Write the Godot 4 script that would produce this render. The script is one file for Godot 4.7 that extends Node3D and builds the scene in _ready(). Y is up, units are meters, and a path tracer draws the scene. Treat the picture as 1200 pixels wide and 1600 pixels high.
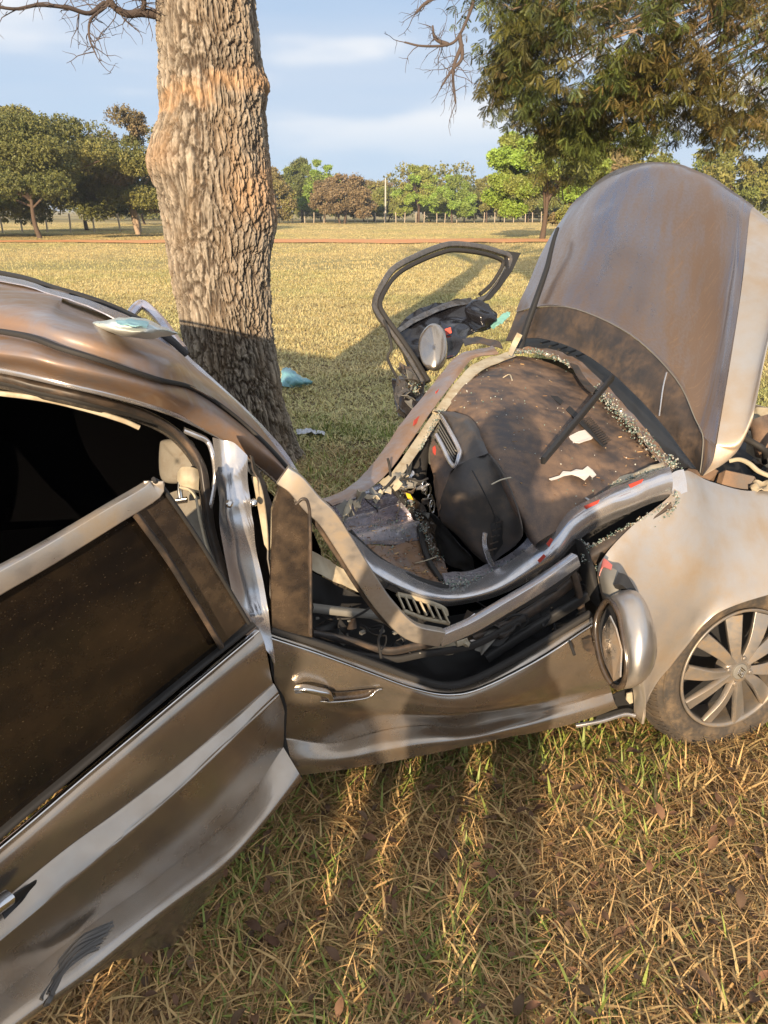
extends Node3D

var rng := RandomNumberGenerator.new()
var M := {}
var names := {}

# ---------- mesh builder ----------
class MB:
	var v := PackedVector3Array()
	var n := PackedVector3Array()
	var uv := PackedVector2Array()
	var c := PackedColorArray()
	var ix := PackedInt32Array()
	var tint := Color.WHITE

	func grid(P: Array, wrap := false, cols_tint = null) -> void:
		var base := v.size()
		var rows := P.size()
		var cols: int = P[0].size()
		for i in rows:
			var a: PackedVector3Array = P[max(i - 1, 0)]
			var r: PackedVector3Array = P[i]
			var b: PackedVector3Array = P[min(i + 1, rows - 1)]
			for j in cols:
				var j0 := j - 1
				var j1 := j + 1
				if wrap:
					if j0 < 0: j0 = cols - 2
					if j1 > cols - 1: j1 = 1
				else:
					j0 = maxi(j0, 0)
					j1 = mini(j1, cols - 1)
				var nn := (b[j] - a[j]).cross(r[j1] - r[j0])
				v.append(r[j])
				n.append(nn.normalized() if nn.length_squared() > 1e-16 else Vector3.UP)
				uv.append(Vector2(float(j) / (cols - 1), float(i) / (rows - 1)))
				c.append(cols_tint[i][j] if cols_tint != null else tint)
		for i in rows - 1:
			for j in cols - 1:
				var k := base + i * cols + j
				ix.append_array([k, k + 1, k + cols + 1, k, k + cols + 1, k + cols])

	func tri(a: Vector3, b: Vector3, d: Vector3) -> void:
		var nn := (d - a).cross(b - a).normalized()
		var k := v.size()
		for p in [a, b, d]:
			v.append(p); n.append(nn); uv.append(Vector2(p.x, p.z)); c.append(tint)
		ix.append_array([k, k + 1, k + 2])

	func quad(a: Vector3, b: Vector3, d: Vector3, e: Vector3) -> void:
		tri(a, b, d); tri(a, d, e)

	# sheet of metal: front, back and rim
	func sheet(P: Array, thick := 0.003) -> void:
		var b0 := v.size()
		grid(P)
		if thick <= 0.0: return
		var rows := P.size()
		var cols: int = P[0].size()
		var B := []
		for i in rows:
			var r := PackedVector3Array()
			for j in cols:
				var q := cols - 1 - j
				r.append(P[i][q] - n[b0 + i * cols + q] * thick)
			B.append(r)
		grid(B)
		for i in rows - 1:
			quad(P[i][0], P[i + 1][0], B[i + 1][cols - 1], B[i][cols - 1])
			quad(P[i + 1][cols - 1], P[i][cols - 1], B[i][0], B[i + 1][0])
		for j in cols - 1:
			quad(P[0][j + 1], P[0][j], B[0][cols - 1 - j], B[0][cols - 2 - j])
			quad(P[rows - 1][j], P[rows - 1][j + 1], B[rows - 1][cols - 2 - j], B[rows - 1][cols - 1 - j])

	# swept bar: w across, h along the up hint; e = roundness (1 round, .3 boxy)
	func bar(pts: Array, w, h, up := Vector3.UP, e := 0.6, sides := 12, caps := true) -> void:
		var P := []
		var m := pts.size()
		for i in m:
			var t: Vector3 = (pts[min(i + 1, m - 1)] - pts[max(i - 1, 0)]).normalized()
			var side := t.cross(up)
			if side.length() < 0.05: side = t.cross(Vector3(0.3, 0.2, 1.0))
			side = side.normalized()
			var u := side.cross(t).normalized()
			var f := float(i) / maxf(1.0, m - 1)
			var ww: float = (w if not (w is Array) else lerpf(w[0], w[1], f)) * 0.5
			var hh: float = (h if not (h is Array) else lerpf(h[0], h[1], f)) * 0.5
			var r := PackedVector3Array()
			for k in sides + 1:
				var a := TAU * k / sides
				var cx := cos(a)
				var sx := sin(a)
				r.append(pts[i] + side * (signf(cx) * pow(absf(cx), e) * ww) + u * (signf(sx) * pow(absf(sx), e) * hh))
			P.append(r)
		grid(P, true)
		if caps:
			for q in [0, m - 1]:
				for k in sides:
					if q == 0: tri(pts[0], P[0][k + 1], P[0][k])
					else: tri(pts[q], P[q][k], P[q][k + 1])

	func plate(poly: Array, thick: float, toward := Vector3(0, 0, 1)) -> void:
		var o := Vector3.ZERO
		for p in poly: o += p
		o /= poly.size()
		var nn := Vector3.ZERO
		for i in poly.size():
			nn += (poly[i] - o).cross(poly[(i + 1) % poly.size()] - o)
		nn = nn.normalized()
		if nn.dot(toward) < 0.0: nn = -nn
		var ax := nn.cross(Vector3(0.13, 1, 0.21)).normalized()
		var ay := nn.cross(ax)
		var q := PackedVector2Array()
		for p in poly: q.append(Vector2((p - o).dot(ax), (p - o).dot(ay)))
		var t := Geometry2D.triangulate_polygon(q)
		for i in range(0, t.size(), 3):
			var a: Vector3 = poly[t[i]]
			var b: Vector3 = poly[t[i + 1]]
			var d: Vector3 = poly[t[i + 2]]
			if (d - a).cross(b - a).dot(nn) < 0.0:
				var s := b; b = d; d = s
			tri(a, b, d)
			tri(a - nn * thick, d - nn * thick, b - nn * thick)
		for i in poly.size():
			var a: Vector3 = poly[i]
			var b: Vector3 = poly[(i + 1) % poly.size()]
			var mid := (a + b) * 0.5 - o
			var w := (b - nn * thick - a).cross(b - a)
			if w.dot(mid) > 0.0: quad(a, b, b - nn * thick, a - nn * thick)
			else: quad(b, a, a - nn * thick, b - nn * thick)

	func box(ctr: Vector3, s: Vector3, bs := Basis.IDENTITY, ch := 0.12) -> void:
		var h := s * 0.5
		var k := minf(h.x, minf(h.y, h.z)) * ch * 2.0
		var P := []
		for q in [-1.0, -1.0 + k / h.x, 1.0 - k / h.x, 1.0]:
			var ins: float = k if absf(q) == 1.0 else 0.0
			var r := PackedVector3Array()
			for g in [[-1, -1], [-1, 1], [1, 1], [1, -1], [-1, -1]]:
				r.append(ctr + bs * Vector3(q * h.x, g[0] * (h.y - ins), g[1] * (h.z - ins)))
			P.append(r)
		for i in 3:
			for j in 4:
				quad(P[i][j], P[i][j + 1], P[i + 1][j + 1], P[i + 1][j])
		quad(P[0][3], P[0][2], P[0][1], P[0][0])
		quad(P[3][0], P[3][1], P[3][2], P[3][3])

	func lathe(prof: Array, xf: Transform3D, seg := 48) -> void:   # prof: Vector2(radius, along y)
		var P := []
		for p in prof:
			var r := PackedVector3Array()
			for k in seg + 1:
				var a := TAU * k / seg
				r.append(xf * Vector3(cos(a) * p.x, p.y, sin(a) * p.x))
			P.append(r)
		grid(P, true)

	func done() -> ArrayMesh:
		var a := []
		a.resize(Mesh.ARRAY_MAX)
		a[Mesh.ARRAY_VERTEX] = v
		a[Mesh.ARRAY_NORMAL] = n
		a[Mesh.ARRAY_TEX_UV] = uv
		a[Mesh.ARRAY_COLOR] = c
		a[Mesh.ARRAY_INDEX] = ix
		var m := ArrayMesh.new()
		m.add_surface_from_arrays(Mesh.PRIMITIVE_TRIANGLES, a)
		return m


func curve(p: Array, sub := 6, closed := false) -> Array:
	var out := []
	var m := p.size()
	for i in (m if closed else m - 1):
		var b: Vector3 = p[i]
		var d: Vector3 = p[(i + 1) % m]
		var a: Vector3 = p[(i - 1 + m) % m] if (closed or i > 0) else b * 2.0 - d
		var e: Vector3 = p[(i + 2) % m] if (closed or i + 2 < m) else d * 2.0 - b
		for k in sub: out.append(b.cubic_interpolate(d, a, e, float(k) / sub))
	out.append(p[0] if closed else p[m - 1])
	return out


# smooth surface through a grid of points; wob = dents of that size
func skin(rows: Array, su := 5, sv := 5, wob := 0.0, freq := 9.0, sd := 1, cw := false) -> Array:
	var rs := []
	for r in rows: rs.append(curve(r, su, cw))
	var P := []
	for i in (rows.size() - 1) * sv + 1: P.append(PackedVector3Array())
	for j in rs[0].size():
		var col := []
		for r in rs: col.append(r[j])
		var q := curve(col, sv)
		for i in q.size(): P[i].append(q[i])
	if wob != 0.0:
		var f := FastNoiseLite.new()
		f.seed = sd; f.frequency = freq; f.fractal_octaves = 2 if wob > 0.0 else 1
		var Q := []
		for i in P.size():
			var r := PackedVector3Array()
			for j in P[i].size():
				var a: Vector3 = P[min(i + 1, P.size() - 1)][j] - P[max(i - 1, 0)][j]
				var b: Vector3 = P[i][min(j + 1, P[i].size() - 1)] - P[i][max(j - 1, 0)]
				var q := f.get_noise_3dv(P[i][j])
				if wob < 0.0: q = 0.5 - absf(q) * 2.2 + f.get_noise_3dv(P[i][j] * 0.45 + Vector3(3, 1, 7)) * 0.6
				r.append(P[i][j] + a.cross(b).normalized() * q * absf(wob))
			Q.append(r)
		P = Q
	return P


func blend(a: Array, b: Array, fr: Array, bulge: Array, dir: Vector3) -> Array:
	var rows := []
	for i in fr.size():
		var r := []
		for j in a.size(): r.append(a[j].lerp(b[j], fr[i]) + dir * bulge[i])
		rows.append(r)
	return rows


func numbered(s: String) -> String:
	if not names.has(s):
		names[s] = 0
		return s
	names[s] += 1
	return "%s_%03d" % [s, names[s]]


func part(called: String, mb, mat: Material, parent: Node = self, label := "") -> MeshInstance3D:
	var o := MeshInstance3D.new()
	o.mesh = mb.done() if mb is MB else mb
	o.material_override = mat
	if parent == self:
		o.name = numbered(called)
	else:
		var nm := called
		var k := 0
		while parent.has_node(nm):
			k += 1
			nm = "%s_%03d" % [called, k]
		o.name = nm
	parent.add_child(o, true)
	if label: o.set_meta("label", label)
	return o


func thing(called: String, label: String, cat: String, at := Vector3.ZERO, group := "") -> Node3D:
	var o := Node3D.new()
	o.name = numbered(called)
	add_child(o, true)
	o.position = at
	tag(o, label, cat, group)
	return o


func tag(o: Node, label: String, cat: String, group := "", kind := "") -> void:
	if label: o.set_meta("label", label)
	if cat: o.set_meta("category", cat)
	if group: o.set_meta("group", group)
	if kind: o.set_meta("kind", kind)


func sheet_part(called: String, rows: Array, mat: Material, parent: Node, su := 5, sv := 5, wob := 0.0, freq := 9.0, thick := 0.003, label := "") -> MeshInstance3D:
	var m := MB.new()
	m.sheet(skin(rows, su, sv, wob, freq, hash(called) % 1000), thick)
	return part(called, m, mat, parent, label)


func bar_part(called: String, pts: Array, w, h, up: Vector3, mat: Material, parent: Node, sub := 6, e := 0.6, label := "") -> MeshInstance3D:
	var m := MB.new()
	m.bar(curve(pts, sub) if sub > 1 else pts, w, h, up, e)
	return part(called, m, mat, parent, label)


func plate_part(called: String, poly: Array, thick: float, mat: Material, parent: Node, toward := Vector3(0, 0, 1), label := "") -> MeshInstance3D:
	var m := MB.new()
	m.plate(poly, thick, toward)
	return part(called, m, mat, parent, label)


func multi(called: String, mesh: Mesh, mat: Material, xf: Array, cols: Array, parent: Node = self) -> MultiMeshInstance3D:
	var mm := MultiMesh.new()
	mm.transform_format = MultiMesh.TRANSFORM_3D
	mm.use_colors = cols.size() > 0
	mm.mesh = mesh
	mm.instance_count = xf.size()
	for i in xf.size():
		mm.set_instance_transform(i, xf[i])
		if cols.size() > 0: mm.set_instance_color(i, cols[i])
	var o := MultiMeshInstance3D.new()
	o.multimesh = mm
	o.material_override = mat
	if parent == self: o.name = numbered(called)
	else:
		var nm := called
		var k := 0
		while parent.has_node(nm):
			k += 1
			nm = "%s_%03d" % [called, k]
		o.name = nm
	parent.add_child(o, true)
	return o


# ---------- materials ----------
func lin(r: float, g: float, b: float) -> Color:
	return Color(r, g, b).linear_to_srgb()


func mat(col: Color, rough := 0.7, metal := 0.0) -> StandardMaterial3D:
	var m := StandardMaterial3D.new()
	m.albedo_color = col.linear_to_srgb()
	m.roughness = rough
	m.metallic = metal
	return m


func noise_img(sd: int, freq: float, oct := 4, size := 512, type := FastNoiseLite.TYPE_SIMPLEX_SMOOTH) -> Image:
	var f := FastNoiseLite.new()
	f.seed = sd; f.frequency = freq; f.fractal_octaves = oct; f.noise_type = type
	return f.get_seamless_image(size, size)


# a surface of colour a with dust or dirt b lying over it in patches and fine specks
func dusty(a: Color, b: Color, amount: float, sd: int, r0: float, r1: float, m0: float, m1: float, tile := 0.8, coat := 0.0, soft := 0.3, specks := 0.0) -> StandardMaterial3D:
	var n1 := noise_img(sd, 0.006, 4)
	var n2 := noise_img(sd + 7, 0.03, 5)
	var n3 := noise_img(sd + 13, 0.25, 2)
	var S := 512
	var col := PackedByteArray(); col.resize(S * S * 3)
	var orm := PackedByteArray(); orm.resize(S * S * 3)
	var d1 := n1.get_data()
	var d2 := n2.get_data()
	var d3 := n3.get_data()
	for i in S * S:
		var x := d1[i] / 255.0 * 0.55 + d2[i] / 255.0 * 0.3 + d3[i] / 255.0 * 0.15
		var k := smoothstep(1.0 - amount - soft, 1.0 - amount + soft, x)
		var g := 0.93 + 0.14 * d3[i] / 255.0
		var cc := a.lerp(b, k) * g
		if specks > 0.0 and d3[i] > 255 * (1.0 - specks) and d2[i] > 118: cc = cc.lerp(Color(0.24, 0.18, 0.11), 0.75)
		cc = cc.linear_to_srgb()
		col[i * 3] = clampi(int(cc.r * 255), 0, 255)
		col[i * 3 + 1] = clampi(int(cc.g * 255), 0, 255)
		col[i * 3 + 2] = clampi(int(cc.b * 255), 0, 255)
		orm[i * 3] = 255
		orm[i * 3 + 1] = clampi(int(255 * lerpf(r0, r1, k)), 0, 255)
		orm[i * 3 + 2] = clampi(int(255 * lerpf(m0, m1, k)), 0, 255)
	var m := StandardMaterial3D.new()
	m.albedo_texture = ImageTexture.create_from_image(Image.create_from_data(S, S, false, Image.FORMAT_RGB8, col))
	var t := ImageTexture.create_from_image(Image.create_from_data(S, S, false, Image.FORMAT_RGB8, orm))
	m.roughness = 1.0
	m.roughness_texture = t
	m.roughness_texture_channel = BaseMaterial3D.TEXTURE_CHANNEL_GREEN
	m.metallic = 1.0
	m.metallic_texture = t
	m.metallic_texture_channel = BaseMaterial3D.TEXTURE_CHANNEL_BLUE
	m.uv1_triplanar = true
	m.uv1_world_triplanar = true
	m.uv1_scale = Vector3.ONE / tile
	if coat > 0.0:
		m.clearcoat_enabled = true
		m.clearcoat = coat
		m.clearcoat_roughness = 0.12
	return m


func vc(rough := 0.9) -> StandardMaterial3D:
	var m := StandardMaterial3D.new()
	m.vertex_color_use_as_albedo = true
	m.roughness = rough
	return m


func jit(c: Color, a: float) -> Color:
	var k := 1.0 + rng.randf_range(-a, a)
	return Color(c.r * k * (1.0 + rng.randf_range(-a, a) * 0.3), c.g * k, c.b * k)


func rdir() -> Vector3:
	var y := rng.randf_range(-1, 1)
	var a := rng.randf() * TAU
	var r := sqrt(1.0 - y * y)
	return Vector3(cos(a) * r, y, sin(a) * r)


func basis_y(y: Vector3, spin := 0.0, s := 1.0) -> Basis:
	y = y.normalized()
	var x := y.cross(Vector3(0.31, 0.2, 0.93))
	if x.length() < 0.01: x = y.cross(Vector3.RIGHT)
	x = x.normalized().rotated(y, spin)
	return Basis(x, y, x.cross(y)).scaled(Vector3.ONE * s)


func _ready() -> void:
	rng.seed = 4711
	setup_view()
	materials()
	ground()
	grass()
	main_tree()
	far_trees()
	overhang_tree()
	fence_and_pole()
	wreck()
	loose_things()
	bystanders()


func setup_view() -> void:
	var cam := Camera3D.new()
	cam.name = "camera"
	add_child(cam)
	cam.position = Vector3(0, 1.6, 0)
	cam.rotation_degrees.x = -22.447
	cam.fov = 70.0
	cam.near = 0.05
	cam.far = 4000.0
	cam.current = true
	var sun := DirectionalLight3D.new()
	sun.name = "sun"
	add_child(sun)
	sun.look_at_from_position(Vector3.ZERO, Vector3(0.205, -0.25, -0.978), Vector3.UP)
	sun.light_color = Color(1.0, 0.89, 0.74)
	sun.light_energy = 1.6
	sun.light_angular_distance = 0.5
	sun.shadow_enabled = true
	var e := Environment.new()
	e.background_mode = Environment.BG_SKY
	e.sky = Sky.new()
	var pm := PanoramaSkyMaterial.new()
	pm.panorama = sky_picture()
	pm.energy_multiplier = 0.63
	e.sky.sky_material = pm
	e.tonemap_mode = Environment.TONE_MAPPER_LINEAR
	e.tonemap_exposure = 1.82
	e.fog_enabled = true
	e.fog_density = 0.0006
	e.fog_light_color = Color(0.70, 0.76, 0.84)
	e.sdfgi_enabled = true
	e.ssao_enabled = true
	e.ssil_enabled = true
	var w := WorldEnvironment.new()
	w.name = "world_environment"
	w.environment = e
	add_child(w)


func sky_picture() -> ImageTexture:
	var W := 1536
	var H := 768
	var f := FastNoiseLite.new()
	f.seed = 21; f.frequency = 1.0; f.fractal_octaves = 6; f.fractal_gain = 0.52
	var g := FastNoiseLite.new()
	g.seed = 5; g.frequency = 0.5; g.fractal_octaves = 3
	var im := Image.create(W, H, false, Image.FORMAT_RGBF)
	for y in H:
		var up := PI * (0.5 - (y + 0.5) / H)
		var s := sin(up)
		var cu := cos(up)
		if s < 0.0:
			for x in W: im.set_pixel(x, y, Color(0.30, 0.28, 0.22))
			continue
		var t := pow(1.0 - s, 2.6)
		var base := Color(0.30, 0.44, 0.69).lerp(Color(0.53, 0.66, 0.80), t)
		var k := 1.0 / (s + 0.22)
		for x in W:
			var a := TAU * x / W
			var p := Vector3(cos(a) * cu, 0, sin(a) * cu) * k
			var big := g.get_noise_3d(p.x * 1.0, 3.0, p.z * 1.0)
			var n := f.get_noise_3d(p.x * 0.55, s * 9.0, p.z * 0.55) + big * 0.6
			var cl := smoothstep(-0.28, 0.26, n) * smoothstep(0.03, 0.14, s) * 0.9
			var thin := smoothstep(-0.4, 0.5, f.get_noise_3d(p.x * 0.35 + 9.0, s * 9.0, p.z * 0.35)) * 0.35
			var c := base.lerp(Color(0.66, 0.71, 0.80), thin).lerp(Color(0.92, 0.91, 0.90), cl)
			im.set_pixel(x, y, c)
	return ImageTexture.create_from_image(im)


func materials() -> void:
	var silver := Color(0.42, 0.40, 0.385)
	var dirt := Color(0.26, 0.165, 0.10)
	M.paint = dusty(Color(0.50, 0.49, 0.48), Color(0.32, 0.24, 0.17), 0.42, 3, 0.28, 0.45, 0.9, 0.5, 0.9, 0.4)
	M.door_paint = dusty(Color(0.46, 0.43, 0.395), Color(0.26, 0.18, 0.105), 0.45, 11, 0.20, 0.34, 0.95, 0.7, 1.3, 0.6, 0.4)
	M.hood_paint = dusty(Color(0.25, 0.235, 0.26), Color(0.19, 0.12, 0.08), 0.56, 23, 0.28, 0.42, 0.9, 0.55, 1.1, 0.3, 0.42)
	M.roof_paint = dusty(Color(0.34, 0.31, 0.32), Color(0.28, 0.17, 0.10), 0.62, 31, 0.42, 0.58, 0.7, 0.25, 0.55, 0.3, 0.3)
	M.bare = dusty(Color(0.60, 0.60, 0.63), Color(0.34, 0.28, 0.22), 0.30, 41, 0.2, 0.38, 0.82, 0.5, 0.4, 0.3)
	M.fold_paint = dusty(Color(0.60, 0.585, 0.66), Color(0.24, 0.155, 0.10), 0.28, 47, 0.26, 0.5, 0.65, 0.2, 0.3, 0.4, 0.2)
	M.fender_paint = dusty(Color(0.52, 0.505, 0.49), Color(0.31, 0.225, 0.14), 0.50, 53, 0.36, 0.52, 0.8, 0.4, 0.9, 0.4)
	M.console = dusty(Color(0.042, 0.040, 0.040), Color(0.16, 0.115, 0.08), 0.34, 63, 0.42, 0.8, 0.0, 0.0, 0.4, 0.0, 0.3)
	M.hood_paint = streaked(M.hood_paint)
	M.dash = dusty(Color(0.030, 0.028, 0.032), Color(0.26, 0.165, 0.105), 0.46, 61, 0.5, 0.9, 0.0, 0.0, 0.6, 0.0, 0.34)
	M.dark_dusty = dusty(Color(0.028, 0.026, 0.026), Color(0.15, 0.10, 0.065), 0.36, 67, 0.4, 0.8, 0.0, 0.0, 0.4)
	M.tint_glass = dusty(Color(0.007, 0.006, 0.0055), Color(0.030, 0.020, 0.011), 0.38, 71, 0.05, 0.35, 0.0, 0.0, 0.55, 0.25, 0.45, 0.14)
	M.tint_glass.metallic_specular = 0.3
	M.gloss_black = dusty(Color(0.02, 0.017, 0.016), Color(0.10, 0.07, 0.045), 0.42, 73, 0.12, 0.4, 0.0, 0.0, 0.5, 0.6)
	M.black = mat(Color(0.018, 0.018, 0.019), 0.6)
	M.rubber = mat(Color(0.022, 0.021, 0.021), 0.75)
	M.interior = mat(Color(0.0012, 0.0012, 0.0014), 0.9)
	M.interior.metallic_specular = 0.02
	M.cream = dusty(Color(0.46, 0.42, 0.32), Color(0.28, 0.21, 0.13), 0.42, 79, 0.6, 0.8, 0.0, 0.0, 0.3)
	M.seat = dusty(Color(0.20, 0.185, 0.155), Color(0.15, 0.12, 0.088), 0.35, 83, 0.8, 0.9, 0.0, 0.0, 0.15)
	M.chrome = mat(Color(0.72, 0.71, 0.70), 0.16, 1.0)
	M.alloy = dusty(Color(0.30, 0.285, 0.27), Color(0.26, 0.19, 0.12), 0.42, 89, 0.35, 0.6, 0.7, 0.3, 0.25)
	M.tyre = dusty(Color(0.035, 0.032, 0.03), Color(0.17, 0.122, 0.075), 0.42, 97, 0.8, 0.95, 0.0, 0.0, 0.3)
	M.frame_dark = dusty(Color(0.10, 0.095, 0.09), Color(0.22, 0.18, 0.14), 0.35, 107, 0.2, 0.45, 0.7, 0.3, 0.4, 0.5)
	M.frame_silver = dusty(Color(0.55, 0.53, 0.51), Color(0.38, 0.30, 0.21), 0.5, 109, 0.26, 0.5, 0.9, 0.45, 0.4, 0.2)
	M.black_paint = mat(Color(0.016, 0.016, 0.02), 0.16, 0.2)
	M.scrape = mat(Color(0.12, 0.115, 0.11), 0.5, 0.4)
	M.red = mat(Color(0.45, 0.055, 0.035), 0.6)
	M.yellow = mat(Color(0.75, 0.55, 0.03), 0.5)
	M.white_dust = mat(Color(0.62, 0.58, 0.55), 0.9)
	M.grey_plastic = mat(Color(0.17, 0.165, 0.15), 0.6)
	var sh := vc(0.12)
	M.shard = sh
	M.bark = vc(0.92)
	M.leaf = vc(0.55)
	M.leaf.backlight_enabled = true
	M.leaf.backlight = Color(0.10, 0.13, 0.03)
	M.grass = vc(0.6)
	M.grass.backlight_enabled = true
	M.grass.backlight = Color(0.12, 0.10, 0.04)
	M.wood = vc(0.85)


# ---------- ground ----------
func gheight(x: float, z: float) -> float:
	return ground_noise.get_noise_2d(x * 14.0, z * 14.0) * 0.03 * clampf(1.0 - (Vector2(x, z).length() - 6.0) / 30.0, 0.3, 1.0)


var ground_noise := FastNoiseLite.new()

func ground() -> void:
	ground_noise.seed = 9
	ground_noise.frequency = 0.05
	var m := MB.new()
	var xs := []
	var zs := []
	for i in range(-90, 91): xs.append(signf(i) * (absf(i) * 0.07 + pow(absf(i) / 90.0, 5.0) * 1500.0))
	for i in range(-200, 61):
		var a := absf(i)
		zs.append(signf(i) * (a * 0.06 + pow(a / 200.0, 6.0) * 2200.0))
	var f := FastNoiseLite.new()
	f.seed = 77; f.frequency = 0.35; f.fractal_octaves = 4
	var P := []
	var C := []
	for z in zs:
		var r := PackedVector3Array()
		var cr := []
		for x in xs:
			r.append(Vector3(x, gheight(x, z), z))
			var d := Vector2(x, z).length()
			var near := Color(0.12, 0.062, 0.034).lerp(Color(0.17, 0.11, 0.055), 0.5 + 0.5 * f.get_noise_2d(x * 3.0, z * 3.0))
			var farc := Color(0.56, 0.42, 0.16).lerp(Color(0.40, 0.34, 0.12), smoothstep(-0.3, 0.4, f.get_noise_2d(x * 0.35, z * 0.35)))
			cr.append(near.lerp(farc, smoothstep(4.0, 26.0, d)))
		P.append(r)
		C.append(cr)
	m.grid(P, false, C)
	var gm := vc(0.95)
	var n1 := noise_img(5, 0.02, 5)
	var n2 := noise_img(6, 0.2, 3)
	var S := 512
	var b := PackedByteArray(); b.resize(S * S * 3)
	var d1 := n1.get_data()
	var d2 := n2.get_data()
	for i in S * S:
		var k := int(255 * (0.62 + 0.22 * d1[i] / 255.0 + 0.16 * d2[i] / 255.0))
		b[i * 3] = k; b[i * 3 + 1] = k; b[i * 3 + 2] = k
	gm.albedo_texture = ImageTexture.create_from_image(Image.create_from_data(S, S, false, Image.FORMAT_RGB8, b))
	gm.uv1_triplanar = true
	gm.uv1_world_triplanar = true
	gm.uv1_scale = Vector3.ONE * 0.9
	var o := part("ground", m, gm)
	tag(o, "grassy pasture ground of reddish soil reaching to the tree line", "ground", "", "structure")
	# the red dirt track across the pasture
	var t := MB.new()
	P = []
	for i in 4:
		var r := PackedVector3Array()
		for j in 90:
			var x := -32.0 + j * 0.9
			var zc := -42.5 - x * 0.03 + f.get_noise_2d(x * 0.25, 4.0) * 1.5
			var w := 2.3 + f.get_noise_2d(x * 0.8, 40.0 + i) * 1.6
			w *= smoothstep(-26.0, -6.0, x)
			r.append(Vector3(x, gheight(x, zc) + 0.05 + (0.06 if i in [1, 2] else 0.0), zc + [-w, -w * 0.4, w * 0.4, w][i]))
		P.append(r)
	t.grid(P)
	o = part("dirt_track", t, dusty(Color(0.62, 0.25, 0.10), Color(0.55, 0.33, 0.13), 0.45, 101, 0.9, 0.95, 0, 0, 3.0))
	tag(o, "bare red dirt track crossing the pasture in the distance", "track", "", "structure")


func blade(m: MB, o: Vector3, dir: Vector3, len: float, w: float, droop: float, c: Color) -> void:
	var side := dir.cross(Vector3.UP)
	if side.length() < 0.05: side = Vector3.RIGHT
	side = side.normalized() * w * 0.5
	var p := o
	var d := dir
	var P := []
	var C := []
	for i in 4:
		var k := float(i) / 3.0
		var ww := 1.0 - k * k * 0.95
		P.append(PackedVector3Array([p - side * ww, p + side * ww]))
		C.append([c, c])
		d = (d + Vector3(0, -droop, 0)).normalized()
		p += d * len / 3.0
	m.grid(P, false, C)


func tuft(n: int, len: float, w: float, lie: float, spread: float, base: Color, alt: Color) -> ArrayMesh:
	var m := MB.new()
	for i in n:
		var a := rng.randf() * TAU
		var l := clampf(lie + rng.randf_range(-0.35, 0.35), 0.02, 0.97)
		var d := Vector3(cos(a) * l, sqrt(1.0 - l * l), sin(a) * l)
		var o := Vector3(rng.randf_range(-1, 1), 0, rng.randf_range(-1, 1)) * spread
		o.y = rng.randf() * 0.02 * lie
		blade(m, o, d, len * rng.randf_range(0.5, 1.15), w * rng.randf_range(0.35, 1.5), rng.randf_range(0.05, 0.6), jit(base.lerp(alt, rng.randf()), 0.22))
	return m.done()


func scatter(n: int, z0: float, z1: float, s0: float, s1: float, margin: float, density: Callable, tilt := 0.15) -> Array:
	var out := []
	for i in n:
		var q := rng.randf()
		var z := -lerpf(sqrt(lerpf(z0 * z0, z1 * z1, q)), z0 * pow(z1 / z0, q), 0.5)
		var hw := -z * 0.60 + margin
		var x := rng.randf_range(-hw, hw)
		if not density.call(x, z): continue
		var b := Basis(Vector3.UP, rng.randf() * TAU) * Basis(Vector3.RIGHT, rng.randf_range(-tilt, tilt))
		out.append(Transform3D(b.scaled(Vector3.ONE * rng.randf_range(s0, s1)), Vector3(x, gheight(x, z) - 0.005, z)))
	return out


func on_track(x: float, z: float) -> bool:
	return absf(z + 42.5 + x * 0.03) < 2.0 and x > -16.0 and rng.randf() < 0.88


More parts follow.
